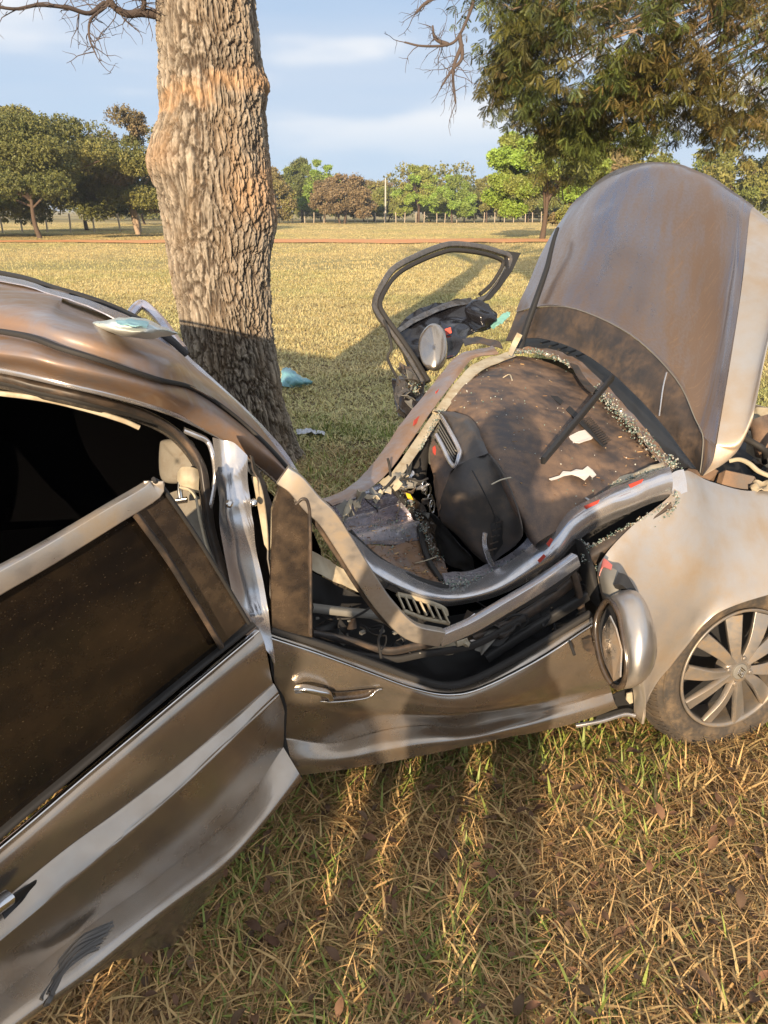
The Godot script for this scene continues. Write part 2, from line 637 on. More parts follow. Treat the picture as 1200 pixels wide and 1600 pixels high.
func grass() -> void:
	var f := FastNoiseLite.new()
	f.seed = 31; f.frequency = 0.9; f.fractal_octaves = 3
	var straw := Color(0.56, 0.385, 0.165)
	var straw2 := Color(0.25, 0.14, 0.058)
	var green := Color(0.16, 0.25, 0.04)
	var green2 := Color(0.24, 0.26, 0.06)
	var any := func(x, z): return true
	var patchy := func(x, z): return f.get_noise_2d(x, z) + rng.randf_range(-0.35, 0.35) > -0.05
	var white := func(n, a):
		var o := []
		for i in n: o.append(jit(Color(1, 1, 1), a))
		return o
	for k in 4:
		var x := scatter(6400, 0.45, 5.0, 0.6, 1.15, 0.5, any)
		var o := multi("dry_grass", tuft(18, 0.105, 0.0046, [0.95, 0.85, 0.98, 0.78][k], 0.07, straw, straw2), M.grass, x, white.call(x.size(), 0.25))
		tag(o, "matted straw coloured dry grass around the wreck", "grass", "near grass", "stuff")
	for k in 3:
		var x := scatter(8200, 0.5, 6.0, 0.45, 1.15, 0.5, patchy)
		var o := multi("green_grass", tuft(9, 0.11, 0.0075, [0.7, 0.88, 0.55][k], 0.06, green, green2), M.grass, x, white.call(x.size(), 0.25))
		tag(o, "green grass blades growing through the dry straw", "grass", "near grass", "stuff")
	# brown fallen leaves
	var lm := MB.new()
	var P := []
	for i in 6:
		var t := i / 5.0
		var w := sin(t * PI) * 0.018 + 0.001
		P.append(PackedVector3Array([Vector3(-w, sin(t * 3.0) * 0.012 + 0.006, t * 0.08), Vector3(0, sin(t * 3.0) * 0.012, t * 0.08), Vector3(w, sin(t * 3.0) * 0.012 + 0.004, t * 0.08)]))
	lm.grid(P)
	var lx := scatter(2400, 0.5, 4.5, 0.25, 0.65, 0.4, any, 0.8)
	var lc := []
	for i in lx.size():
		lx[i].origin.y += rng.randf_range(0.01, 0.06)
		lc.append(jit(Color(0.12, 0.066, 0.036), 0.4))
	var lo := multi("fallen_leaves", lm.done(), vc(0.8), lx, lc)
	tag(lo, "curled brown fallen leaves lying among the dry grass", "leaves", "", "stuff")
	# the pasture
	var gold := Color(0.62, 0.51, 0.235)
	var gold2 := Color(0.46, 0.38, 0.12)
	var olive := Color(0.35, 0.38, 0.12)
	var field := func(x, z): return not on_track(x, z)
	var moist := FastNoiseLite.new()
	moist.seed = 8; moist.frequency = 0.12; moist.fractal_octaves = 3
	for k in 3:
		var x := scatter(30000, 3.2, 22.0, 0.7, 1.3, 1.0, field)
		var cs := []
		for t in x:
			var d: float = smoothstep(-0.25, 0.3, moist.get_noise_2d(t.origin.x, t.origin.z)) * 0.55 + (0.35 if t.origin.z > -7.5 else 0.0)
			cs.append(jit(gold.lerp(olive, clampf(d + rng.randf_range(-0.3, 0.3), 0, 1)), 0.2))
		var o := multi("pasture_grass", tuft(12, 0.062, 0.0065, [0.8, 0.92, 0.65][k], 0.11, Color(0.9, 0.9, 0.9), Color(1, 1, 1)), M.grass, x, cs)
		tag(o, "short yellow green pasture grass beyond the wreck", "grass", "pasture grass", "stuff")
	for k in 2:
		var x := scatter(56000, 15.0, 105.0, 0.5, 1.0, 3.0, field)
		var cs := []
		for t in x:
			var d: float = smoothstep(-0.2, 0.4, moist.get_noise_2d(t.origin.x * 0.5, t.origin.z * 0.5)) * 0.5
			cs.append(jit(gold.lerp(olive, clampf(d + rng.randf_range(-0.2, 0.2), 0, 1)), 0.18))
		var o := multi("distant_grass", tuft(10, 0.10, 0.016, [0.5, 0.75][k], 0.3, Color(0.9, 0.9, 0.9), Color(1, 1, 1)), M.grass, x, cs)
		tag(o, "sunlit golden grass of the far pasture", "grass", "far pasture grass", "stuff")


# dust streaks down a panel, with a dark reflection painted in as brown band
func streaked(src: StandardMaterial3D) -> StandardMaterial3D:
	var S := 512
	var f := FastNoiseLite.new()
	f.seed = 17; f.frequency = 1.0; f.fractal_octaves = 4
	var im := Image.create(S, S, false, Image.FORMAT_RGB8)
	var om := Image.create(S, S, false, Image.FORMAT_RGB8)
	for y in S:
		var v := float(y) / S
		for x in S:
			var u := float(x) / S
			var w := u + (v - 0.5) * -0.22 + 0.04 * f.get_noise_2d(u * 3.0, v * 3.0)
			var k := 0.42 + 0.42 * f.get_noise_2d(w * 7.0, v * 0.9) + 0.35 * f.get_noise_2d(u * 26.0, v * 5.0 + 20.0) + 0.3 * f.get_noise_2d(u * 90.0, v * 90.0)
			k += 0.55 * exp(-pow((w - 0.42) / 0.11, 2.0)) + 0.3 * exp(-pow((w - 0.92) / 0.05, 2.0)) + 0.25 * smoothstep(0.5, 0.0, v)  # broad middle band paints a dark reflection in brown, over the dust
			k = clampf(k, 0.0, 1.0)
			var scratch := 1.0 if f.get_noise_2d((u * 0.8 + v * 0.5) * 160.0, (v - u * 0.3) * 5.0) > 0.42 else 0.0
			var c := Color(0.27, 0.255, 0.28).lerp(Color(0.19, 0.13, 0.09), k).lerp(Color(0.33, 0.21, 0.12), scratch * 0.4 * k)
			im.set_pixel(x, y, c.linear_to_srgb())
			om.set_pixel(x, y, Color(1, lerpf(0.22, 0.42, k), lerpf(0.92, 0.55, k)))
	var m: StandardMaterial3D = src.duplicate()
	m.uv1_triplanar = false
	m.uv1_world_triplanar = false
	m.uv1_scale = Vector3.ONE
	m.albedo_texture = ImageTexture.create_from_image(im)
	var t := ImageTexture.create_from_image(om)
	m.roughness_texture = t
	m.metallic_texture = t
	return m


# ---------- trees ----------
func main_tree() -> void:
	var t := thing("trunk_tree", "massive furrowed tree trunk with orange impact scar behind the wrecked car", "tree", Vector3(-1.0, 0, -4.85))
	var cell := FastNoiseLite.new()
	cell.noise_type = FastNoiseLite.TYPE_CELLULAR
	cell.seed = 12; cell.frequency = 1.0
	cell.cellular_return_type = FastNoiseLite.RETURN_DISTANCE2_SUB
	cell.cellular_jitter = 0.95
	var tone := cell.duplicate()
	tone.cellular_return_type = FastNoiseLite.RETURN_CELL_VALUE
	var warp := FastNoiseLite.new()
	warp.seed = 13; warp.frequency = 1.0; warp.fractal_octaves = 3
	var fine := FastNoiseLite.new()
	fine.seed = 14; fine.frequency = 1.0; fine.fractal_octaves = 4
	# height, x centre, radius across
	var prof := [[-0.1, 0.06, 0.41], [0.12, 0.05, 0.345], [0.45, 0.02, 0.315], [0.9, -0.02, 0.305], [1.3, -0.035, 0.33], [1.62, -0.03, 0.355], [1.85, -0.02, 0.362], [2.0, -0.015, 0.35], [2.15, 0.0, 0.325], [2.4, 0.01, 0.30], [2.8, 0.0, 0.282], [3.4, 0.0, 0.27]]
	var m := MB.new()
	var P := []
	var C := []
	var nr := 680
	var nc := 500
	var k := 0
	for i in nr + 1:
		var h := -0.1 + 3.5 * i / nr
		while k < prof.size() - 2 and prof[k + 1][0] < h: k += 1
		var f: float = smoothstep(0.0, 1.0, clampf((h - prof[k][0]) / (prof[k + 1][0] - prof[k][0]), 0, 1))
		f = lerpf(f, clampf((h - prof[k][0]) / (prof[k + 1][0] - prof[k][0]), 0, 1), 0.6)
		var cx: float = lerpf(prof[k][1], prof[k + 1][1], f)
		var r: float = lerpf(prof[k][2], prof[k + 1][2], f)
		var row := PackedVector3Array()
		var cr := []
		for j in nc + 1:
			var a := TAU * (j % nc) / nc
			var d := Vector3(cos(a), 0, sin(a))
			# burl on the left, impact lip on the right
			var rr := r * 0.915 + 0.02 * warp.get_noise_3d(d.x * 1.4, h * 1.1, d.z * 1.4)
			rr += 0.085 * exp(-pow((h - 1.86) / 0.13, 2.0)) * maxf(0.0, -d.x) * (0.7 + 0.3 * d.z)
			rr += 0.06 * exp(-pow((h - 2.27) / 0.07, 2.0)) * pow(maxf(0.0, d.x), 6.0)
			rr += 0.045 * exp(-pow((h - 1.55) / 0.2, 2.0)) * pow(maxf(0.0, d.x), 2.0)
			rr += 0.06 * exp(-h * 4.0) * (0.5 + 0.5 * sin(a * 5.0 + 1.0))
			var q := d * r
			var wx := warp.get_noise_3d(q.x * 4.0, h * 1.6, q.z * 4.0)
			var wy := warp.get_noise_3d(q.x * 4.0 + 30.0, h * 2.0, q.z * 4.0)
			var s := Vector3(q.x * 26.0 + wx * 1.5, h * 6.0 + wy * 1.0, q.z * 26.0 + wx * 1.5)
			var c1 := cell.get_noise_3dv(s) + 1.0
			var c2 := cell.get_noise_3dv(s * Vector3(1.7, 2.9, 1.7) + Vector3(7, 3, 1)) + 1.0
			var plate := smoothstep(0.06, 0.27, c1)
			var crack := smoothstep(0.06, 0.30, c1) * (0.62 + 0.38 * smoothstep(0.05, 0.3, c2))
			var plate2 := smoothstep(0.05, 0.24, c2)
			var tn: float = tone.get_noise_3dv(s)
			var fn := fine.get_noise_3d(q.x * 50.0, h * 26.0, q.z * 50.0)
			var fib := fine.get_noise_3d(q.x * 110.0, h * 9.0, q.z * 110.0)
			var scar := exp(-pow((h - 2.22 - 0.07 * d.x - 0.05 * wx) / (0.075 + 0.04 * wy), 2.0))
			scar = clampf(scar * 1.25 + warp.get_noise_3d(q.x * 9.0, h * 9.0, q.z * 9.0) * 0.8 - 0.3, 0, 1)
			var burl := clampf(exp(-pow((h - 1.88) / 0.16, 2.0)) * maxf(0.0, -d.x) * 1.5 - 0.6 + 0.5 * wx, 0, 0.7)
			var side := clampf(exp(-pow((h - 1.68) / 0.22, 2.0)) * maxf(0.0, d.x) * 1.3 - 0.4 + 0.5 * wy, 0, 0.8)
			var raw := clampf(maxf(scar, maxf(burl, side)), 0, 1)
			var depth := lerpf(1.0, 0.42, maxf(scar, burl * 0.7))
			var hh := (plate * (0.62 + 0.22 * tn) + plate2 * 0.26) * 0.032 * depth + fn * 0.0025 + fib * 0.0045
			row.append(Vector3(cx, h, 0) + d * (rr - 0.02 + hh))
			var col := Color(0.075, 0.055, 0.04).lerp(Color(0.30, 0.26, 0.21), crack)
			col = col.lerp(Color(0.22, 0.155, 0.095), clampf(0.02 + wy * 0.7, 0, 0.4))
			col = col.lerp(Color(0.44, 0.25, 0.115), raw * 0.6 * (0.45 + 0.55 * plate))
			col = col * (1.0 + fib * 0.6 + fn * 0.3 + tn * 0.28 * plate)
			cr.append(col)
		P.append(row)
		C.append(cr)
	m.grid(P, true, C)
	part("trunk", m, M.bark, t)
	# fork and limbs above the picture
	var brown := Color(0.23, 0.17, 0.12)
	var up := MB.new()
	up.tint = brown
	up.bar(curve([Vector3(0, 3.3, 0), Vector3(0.02, 4.2, 0), Vector3(-0.1, 5.2, 0.1)], 6), [0.54, 0.42], [0.54, 0.42], Vector3(0, 0, 1), 1.0, 20)
	part("upper_trunk", up, M.bark, t)
	var ends := [Vector3(-3.0, 7.2, 0.6), Vector3(2.6, 7.4, -0.8), Vector3(0.5, 8.6, 1.6), Vector3(-0.8, 8.4, -2.2), Vector3(3.6, 6.6, 1.8), Vector3(-3.4, 6.8, -2.4)]
	var leafs := []
	var lcol := []
	for e in ends:
		var b := MB.new()
		b.tint = brown
		var p0 := Vector3(-0.1, 5.0, 0.1)
		var mid: Vector3 = p0.lerp(e, 0.5) + Vector3(0, 0.5, 0)
		b.bar(curve([p0, mid, e], 6), [0.24, 0.07], [0.24, 0.07], Vector3(0, 0, 1), 1.0, 10)
		twigs(b, [p0, mid, e], 14, 1.3, 0.03, 0.25)
		part("limb", b, M.bark, t)
		for i in 130:
			var o: Vector3 = mid.lerp(e, rng.randf_range(0.2, 1.15)) + rdir() * rng.randf_range(0.1, 1.1)
			leafs.append(Transform3D(basis_y(rdir(), rng.randf() * TAU, rng.randf_range(0.7, 1.2)), o))
			lcol.append(jit(Color(0.10, 0.115, 0.03), 0.3))
	multi("foliage", leaf_clump(9, 0.22, 0.09), M.leaf, leafs, lcol, t).set_meta("kind", "stuff")
	# the bare branch reaching left, in view
	var off := Vector3(-1.0, 0, -4.85)
	var b2 := MB.new()
	b2.tint = Color(0.085, 0.065, 0.058)
	var br: Array = [Vector3(-1.241,2.596,-4.793),Vector3(-1.323,2.597,-4.740),Vector3(-1.383,2.578,-4.678),Vector3(-1.434,2.597,-4.632),Vector3(-1.456,2.646,-4.598)]
	var br2: Array = [Vector3(-1.418,2.591,-4.683),Vector3(-1.485,2.619,-4.641),Vector3(-1.530,2.544,-4.501),Vector3(-1.603,2.546,-4.394),Vector3(-1.702,2.532,-4.280),Vector3(-1.777,2.489,-4.154),Vector3(-1.905,2.497,-4.049)]
	var br3: Array = [Vector3(-1.502,2.729,-4.686),Vector3(-1.475,2.619,-4.641),Vector3(-1.523,2.516,-4.490),Vector3(-1.522,2.420,-4.428),Vector3(-1.477,2.337,-4.362)]
	var br4: Array = [Vector3(-1.323,2.597,-4.740),Vector3(-1.296,2.648,-4.707),Vector3(-1.314,2.714,-4.680)]
	for q in [[br, 0.05, 0.028], [br2, 0.028, 0.012], [br3, 0.022, 0.007], [br4, 0.03, 0.02]]:
		var pts := []
		for p in q[0]: pts.append(p - off)
		b2.bar(curve(pts, 5), [q[1], q[2]], [q[1], q[2]], Vector3(0, 0, 1), 1.0, 8)
		twigs(b2, pts, 17, 0.24, 0.006, 0.25)
	part("bare_branch", b2, M.bark, t, "thin leafless branch hanging from the left side")


func twigs(m: MB, pts: Array, n: int, len: float, w: float, sag: float, deep := 1) -> void:
	var cv := curve(pts, 6)
	for i in n:
		var q := rng.randi_range(2, cv.size() - 1)
		var p: Vector3 = cv[q]
		var t: Vector3 = (cv[q] - cv[q - 1]).normalized()
		var d := (t * 0.5 + rdir()).normalized()
		var out := [p]
		var l := len * rng.randf_range(0.35, 1.0)
		for k in 4:
			d = (d + rdir() * 0.45 + Vector3(0, -sag * 0.25, 0)).normalized()
			p += d * l / 4.0
			out.append(p)
		m.bar(out, [w, w * 0.35], [w, w * 0.35], Vector3(0.1, 0.2, 1), 1.0, 5, false)
		if deep > 0: twigs(m, out, 2, len * 0.5, w * 0.6, sag, deep - 1)


func leaf_clump(n: int, r: float, s: float) -> ArrayMesh:
	var m := MB.new()
	for i in n:
		var o := rdir() * r * pow(rng.randf(), 0.5)
		var b := basis_y((rdir() + Vector3(0, 0.5, 0)).normalized(), rng.randf() * TAU, s * rng.randf_range(0.6, 1.3))
		m.tint = jit(Color(0.9, 0.9, 0.9), 0.2)
		var a := o - b.x * 0.5
		var c := o + b.x * 0.5
		m.quad(a, o + b.z * 0.3 + b.y * 0.12, c, o - b.z * 0.3 + b.y * 0.12)
	return m.done()


# a pasture tree: trunks, limbs and a crown of leaf clumps gathered in boughs
func field_tree(called: String, label: String, at: Vector3, h: float, w: float, flat: float, bole: float, c: Color, c2: Color, sd: int, trunks := 1, clumps := 2600, size := 1.0, pale := false) -> Node3D:
	rng.seed = sd
	var t := thing(called, label, "tree", at, "")
	var bark := Color(0.10, 0.07, 0.05) if not pale else Color(0.36, 0.27, 0.19)
	var tops := []
	for k in trunks:
		var m := MB.new()
		m.tint = bark
		var b := Vector3(rng.randf_range(-0.3, 0.3) * (trunks - 1) * 0.6, -0.1, rng.randf_range(-0.2, 0.2))
		var top := Vector3(b.x * 2.0 + rng.randf_range(-0.2, 0.2) * w * 0.2, bole + (h - bole) * 0.3, b.z)
		m.bar(curve([b, b.lerp(top, 0.4) + Vector3(rng.randf_range(-0.15, 0.15), 0, 0), top], 5), [0.048 * h, 0.026 * h], [0.048 * h, 0.026 * h], Vector3(0, 0, 1), 1.0, 10)
		for i in 7:
			var a := rng.randf() * TAU
			var e := Vector3(cos(a) * w * 0.36, bole + (h - bole) * rng.randf_range(0.35, 0.85), sin(a) * w * 0.36)
			var s := b.lerp(top, rng.randf_range(0.55, 1.0))
			m.bar(curve([s, s.lerp(e, 0.5) + Vector3(0, 0.06 * h, 0), e], 4), [0.02 * h, 0.007 * h], [0.02 * h, 0.007 * h], Vector3(0, 0, 1), 1.0, 6)
		part("trunk", m, M.wood, t)
	var xf := []
	var cs := []
	var boughs := 60
	for i in boughs:
		var ang := rng.randf() * TAU
		var q := pow(rng.randf(), 0.45)
		var dome := bole + (h - bole) * (1.0 - 0.5 * pow(q, 2.2))
		var low := bole + (h - bole) * (0.10 + 0.10 * (1.0 - q))
		var o := Vector3(cos(ang) * q * w * 0.46, lerpf(low, dome, pow(rng.randf(), 0.6)) - 0.04 * h, sin(ang) * q * w * 0.46)
		var br := w * rng.randf_range(0.07, 0.14)
		var tone := c.lerp(c2, rng.randf())
		for k in clumps / boughs:
			var p := rdir() * pow(rng.randf(), 0.4) * br
			p.y *= flat
			xf.append(Transform3D(basis_y(rdir(), rng.randf() * TAU, rng.randf_range(0.6, 1.3) * size), o + p))
			cs.append(jit(tone, 0.13))
	multi("crown", clump_far, M.leaf, xf, cs, t).set_meta("kind", "stuff")
	return t


var clump_far: ArrayMesh

func gx(px: float, z: float) -> float:   # side offset for a bearing, at distance z
	return px * z


func far_trees() -> void:
	clump_far = leaf_clump(9, 0.26, 0.22)
	var dark := Color(0.105, 0.12, 0.03)
	var olive := Color(0.22, 0.21, 0.055)
	var mid := Color(0.15, 0.19, 0.042)
	var fresh := Color(0.23, 0.36, 0.05)
	var brown := Color(0.20, 0.145, 0.075)
	# left group
	field_tree("spreading_tree", "broad dark green spreading tree with thick leaning trunk left of the scarred trunk", Vector3(-20.9, 0, -47.5), 7.0, 16.0, 0.5, 0.6, dark, Color(0.19, 0.185, 0.046), 101, 1, 24000, 0.6)
	field_tree("spreading_tree", "olive green tree at the far left edge of the pasture", Vector3(-28.0, 0, -51), 6.3, 13.0, 0.5, 0.6, olive, mid, 102, 1, 12000, 0.75, true)
	field_tree("spreading_tree", "dark tree with pale trunk just left of the scarred trunk", Vector3(-17.0, 0, -54.5), 7.6, 9.5, 0.5, 0.9, dark, brown, 103, 2, 9000, 0.72, true)
	field_tree("bushy_tree", "low tree behind the dark spreading tree at left", Vector3(-25, 0, -66), 7.6, 10.0, 0.6, 0.7, mid, dark, 104, 1, 4000, 1.2)
	field_tree("bushy_tree", "faint far tree seen under the left crowns", Vector3(-28, 0, -92), 6.5, 12.0, 0.6, 0.6, brown, dark, 105, 1, 1800, 1.4)
	# the line across the middle
	var rows := [
		[-14.2, -98, 6.6, 6.5, 0.6, brown, olive, "brownish olive tree close to the right side of the scarred trunk", 2],
		[-11.6, -112, 8.3, 6.5, 0.6, dark, mid, "dark tree at the left end of the distant tree line", 1],
		[-8.2, -108, 8.0, 6.0, 0.6, fresh, mid, "bright green crown rising behind the round brown tree", 1],
		[-5.2, -98, 6.2, 7.6, 0.65, brown, Color(0.19, 0.14, 0.07), "round brown leafless looking tree in the distant tree line", 3],
		[0.6, -114, 4.8, 6.0, 0.7, mid, olive, "low bush tree right behind the utility pole", 1],
		[4.4, -106, 7.6, 6.0, 0.5, fresh, olive, "tall airy light green tree right of the utility pole", 3],
		[9.0, -104, 5.8, 5.8, 0.7, mid, fresh, "rounded mid green tree right of the airy green one", 1],
		[14.0, -108, 6.2, 4.6, 0.7, dark, olive, "small dark tree at the gap of the distant tree line", 1],
		[17.5, -118, 5.2, 8.0, 0.7, olive, dark, "low olive tree left of the green and brown tree", 1],
		[24.0, -116, 5.6, 9.0, 0.7, dark, mid, "dark low tree behind the green and brown tree", 1],
		[-17.0, -104, 5.0, 6.0, 0.7, olive, dark, "low tree half hidden by the scarred trunk", 1],
		[-1.5, -124, 6.0, 9.0, 0.6, olive, brown, "hazy olive tree left behind the utility pole", 2],
	]
	var sd := 201
	for r in rows:
		field_tree("line_tree", r[7], Vector3(r[0], 0, r[1]), r[2], r[3], r[4], r[2] * 0.07, r[5], r[6], sd, r[8], 3400, 1.3)
		sd += 1
	field_tree("green_tree", "bright green and rusty brown tree under the hanging boughs at right", Vector3(9.3, 0, -46), 7.5, 6.6, 0.6, 0.5, fresh, Color(0.20, 0.20, 0.05), 301, 1, 13000, 0.68)
	field_tree("green_tree", "dull brownish tree just left of the raised hood top", Vector3(13.2, 0, -50), 6.2, 7.0, 0.6, 0.6, brown, olive, 302, 2, 2600, 1.0, true)
	field_tree("side_tree", "tall pale trunked tree at the right edge above the hood", Vector3(29.6, 0, -58), 9.5, 6.0, 0.4, 5.5, olive, Color(0.17, 0.13, 0.07), 303, 2, 1500, 1.0, true)
	field_tree("side_tree", "low olive tree behind the top right of the hood", Vector3(28.0, 0, -64), 7.0, 8.0, 0.6, 1.5, olive, mid, 304, 1, 2200, 1.1)
	field_tree("side_tree", "far tree just over the top of the hood", Vector3(24.2, 0, -78), 9.3, 8.5, 0.6, 2.0, mid, olive, 305, 1, 2200, 1.2)
	var more := [[-3.0, -118, 5.2, 8.0, mid, olive, "low crown filling the gap left of the utility pole"], [6.8, -116, 5.0, 8.0, olive, mid, "wide low crown behind the airy light green tree"], [11.6, -114, 4.6, 7.0, mid, dark, "low crown between the rounded green tree and the small dark tree"], [20.5, -112, 5.0, 8.5, olive, mid, "low crown under the far end of the hanging boughs"], [-9.8, -122, 6.4, 8.0, dark, olive, "shaded crown behind the round brown tree"]]
	for r in more:
		field_tree("gap_tree", r[6], Vector3(r[0], 0, r[1]), r[2], r[3], 0.6, 0.3, r[4], r[5], sd, 1, 2600, 1.3)
		sd += 1
	rng.seed = 900
	distant_woods(olive, dark)


func distant_woods(a: Color, b: Color) -> void:
	var xf := []
	var cs := []
	for i in 9000:
		var x := rng.randf_range(-150, 150)
		var top := 5.0 + 2.2 * sin(x * 0.21) + 1.6 * sin(x * 0.083 + 1.0) + 0.8 * sin(x * 0.61)
		xf.append(Transform3D(basis_y(rdir(), rng.randf() * TAU, rng.randf_range(1.6, 2.8)), Vector3(x, rng.randf_range(0.2, 1.0) * maxf(top, 2.0), -132 + rng.randf_range(-8, 8))))
		cs.append(jit(a.lerp(b, rng.randf()), 0.2))
	var o := multi("distant_woods", clump_far, M.leaf, xf, cs)
	tag(o, "hazy band of woodland closing the far side of the pasture", "woods", "", "stuff")


func frond() -> ArrayMesh:   # a feathery compound leaf, hanging along -y
	var m := MB.new()
	for s in 5:
		var a := TAU * s / 5.0 + 0.3
		var dir := Vector3(cos(a) * 0.75, -0.65, sin(a) * 0.75).normalized()
		var p := Vector3.ZERO
		var L := 0.20
		for k in 7:
			p += dir * L / 7.0
			dir = (dir + Vector3(0, -0.10, 0)).normalized()
			var side := dir.cross(Vector3(0.1, 1, 0.3)).normalized()
			for q in [-1.0, 1.0]:
				m.tint = jit(Color(0.92, 0.92, 0.92), 0.15)
				var d: Vector3 = (side * q + dir * 0.55 + Vector3(0, -0.25, 0)).normalized()
				var l := 0.075 * sin(PI * (k + 1.0) / 8.5)
				var w := d.cross(Vector3(0.2, 1, 0.1)).normalized() * 0.012
				m.quad(p, p + d * l * 0.5 + w, p + d * l, p + d * l * 0.5 - w)
	return m.done()


func overhang_tree() -> void:
	var at := Vector3(9.2, 0, -11.5)
	var t := thing("overhanging_tree", "near tree with feathery dark boughs hanging over the top right corner", "tree", at)
	var m := MB.new()
	m.tint = Color(0.20, 0.15, 0.10)
	var fork := Vector3(-0.5, 4.3, 0.2)
	m.bar(curve([Vector3(0, -0.1, 0), Vector3(-0.1, 2.0, 0.1), fork], 6), [0.62, 0.42], [0.62, 0.42], Vector3(0, 0, 1), 1.0, 16)
	part("trunk", m, M.bark, t)
	var ends: Array = [Vector3(1.393,3.534,-10.104),Vector3(1.656,3.045,-10.118),Vector3(1.435,3.676,-9.730),Vector3(1.751,3.205,-9.319),Vector3(2.127,2.750,-10.213),Vector3(1.996,3.494,-9.005),Vector3(2.426,2.945,-9.644),Vector3(2.395,3.248,-8.904),Vector3(3.011,2.908,-9.845),Vector3(3.004,3.102,-9.060),Vector3(3.109,3.444,-8.768),Vector3(3.571,2.946,-9.212),Vector3(4.352,2.796,-10.015),Vector3(3.925,3.248,-8.904),Vector3(4.705,2.945,-9.644),Vector3(2.304,2.611,-10.588),Vector3(2.657,2.739,-10.425),Vector3(4.175,2.896,-10.273),Vector3(3.624,2.969,-10.303),Vector3(3.126,3.980,-11.154),Vector3(1.933,3.992,-11.375),Vector3(4.525,3.866,-11.107),Vector3(4.574,3.417,-9.190),Vector3(3.337,2.939,-10.616),Vector3(1.852,2.999,-10.532),Vector3(2.521,2.478,-10.750),Vector3(1.670,3.442,-10.499),Vector3(3.260,3.985,-9.209),Vector3(2.458,4.048,-9.451),Vector3(1.866,4.107,-9.908),Vector3(4.096,4.048,-9.451)]
	var xf := []
	var cs := []
	var tones := [Color(0.06, 0.08, 0.02), Color(0.12, 0.10, 0.03), Color(0.13, 0.16, 0.035), Color(0.17, 0.125, 0.04)]
	var bm := MB.new()
	for e in ends:
		var p: Vector3 = e - at
		bm.tint = jit(Color(0.26, 0.19, 0.125), 0.25)
		var mid: Vector3 = fork.lerp(p, 0.55) + Vector3(0, 0.7, 0) + rdir() * 0.3
		bm.bar(curve([fork, mid, p], 6), [0.10, 0.016], [0.10, 0.016], Vector3(0, 0, 1), 1.0, 7, false)
		twigs(bm, [fork.lerp(mid, 0.8), mid.lerp(p, 0.5), p], 9, 0.9, 0.012, 0.6)
		for s in 6:
			var c: Vector3 = p + Vector3(rng.randf_range(-1, 1) * 0.42, rng.randf_range(-0.45, 0.35), rng.randf_range(-1, 1) * 0.6)
			var tone: Color = tones[rng.randi() % 4].lerp(tones[rng.randi() % 4], 0.4)
			for k in 30:
				var q := c + Vector3(rng.randfn() * 0.16, rng.randfn() * 0.13, rng.randfn() * 0.2)
				xf.append(Transform3D(basis_y((Vector3.UP + rdir() * 0.6).normalized(), rng.randf() * TAU, rng.randf_range(0.32, 0.7)), q))
				cs.append(jit(tone, 0.3))
	part("bough", bm, M.bark, t)
	multi("foliage", frond(), M.leaf, xf, cs, t).set_meta("kind", "stuff")
	var b := MB.new()
	b.tint = Color(0.085, 0.065, 0.058)
	for q in [[Vector3(1.816,4.004,-9.973),Vector3(1.435,3.842,-9.798),Vector3(1.015,3.852,-9.586),Vector3(0.954,3.632,-9.387),Vector3(0.806,3.323,-9.151),Vector3(0.683,3.228,-9.112),Vector3(0.404,3.195,-8.990),Vector3(0.216,3.232,-9.005)], [Vector3(0.806,3.323,-9.151),Vector3(0.833,3.102,-9.060),Vector3(0.724,2.976,-9.008),Vector3(0.614,2.818,-8.943)], [Vector3(0.833,3.228,-9.112),Vector3(0.737,2.976,-9.008),Vector3(0.765,2.660,-8.877)], [Vector3(0.683,3.228,-9.112),Vector3(0.546,3.291,-9.138),Vector3(0.519,3.417,-9.190)], [Vector3(0.726,3.824,-9.466),Vector3(0.444,3.638,-9.281),Vector3(0.341,3.543,-9.242)]]:
		var pts := []
		for p in q: pts.append(p - at)
		b.bar(curve(pts, 5), [0.05, 0.018], [0.05, 0.018], Vector3(0, 0, 1), 1.0, 7)
		twigs(b, pts, 10, 0.40, 0.010, 0.4)
	part("bare_branch", b, M.bark, t, "dark leafless branch left of the feathery foliage")


func fence_and_pole() -> void:
	var runs := [["wire_fence", "low wire fence with pale posts below the middle tree line", Vector3(-20, 0, -100), Vector3(38, 0, -112), 44], ["wire_fence", "low wire fence with pale posts under the left trees", Vector3(-34, 0, -58), Vector3(-12, 0, -62), 14]]
	for r in runs:
		var t := thing(r[0], r[1], "fence", r[2])
		var d: Vector3 = r[3] - r[2]
		var pm := MB.new()
		pm.tint = Color(0.42, 0.36, 0.28)
		pm.bar([Vector3(0, -0.2, 0), Vector3(0.02, 0.6, 0), Vector3(0, 1.35, 0)], 0.13, 0.13, Vector3(0, 0, 1), 1.0, 7)
		var mesh := pm.done()
		for i in r[4]:
			var o := part("fence_post", mesh, M.wood, t)
			o.position = d * i / (r[4] - 1.0) + Vector3(rng.randf_range(-0.3, 0.3), rng.randf_range(-0.12, 0.05), 0)
			o.rotation.z = rng.randf_range(-0.06, 0.06)
		for h in [0.4, 0.8, 1.15]:
			bar_part("wire", [Vector3(0, h, 0), d + Vector3(0, h, 0)], 0.012, 0.012, Vector3.UP, M.grey_plastic, t, 1)
	var p := thing("utility_pole", "slim pale utility pole standing in the distant tree line", "pole", Vector3(0.2, 0, -110))
	var m := MB.new()
	m.tint = Color(0.45, 0.43, 0.40)
	m.bar([Vector3(0, -0.3, 0), Vector3(0, 5.6, 0)], [0.26, 0.18], [0.26, 0.18], Vector3(0, 0, 1), 1.0, 10)
	part("shaft", m, M.wood, p)
	bar_part("crossarm", [Vector3(-0.5, 5.3, 0), Vector3(0.5, 5.3, 0)], 0.1, 0.1, Vector3.UP, M.grey_plastic, p, 1)


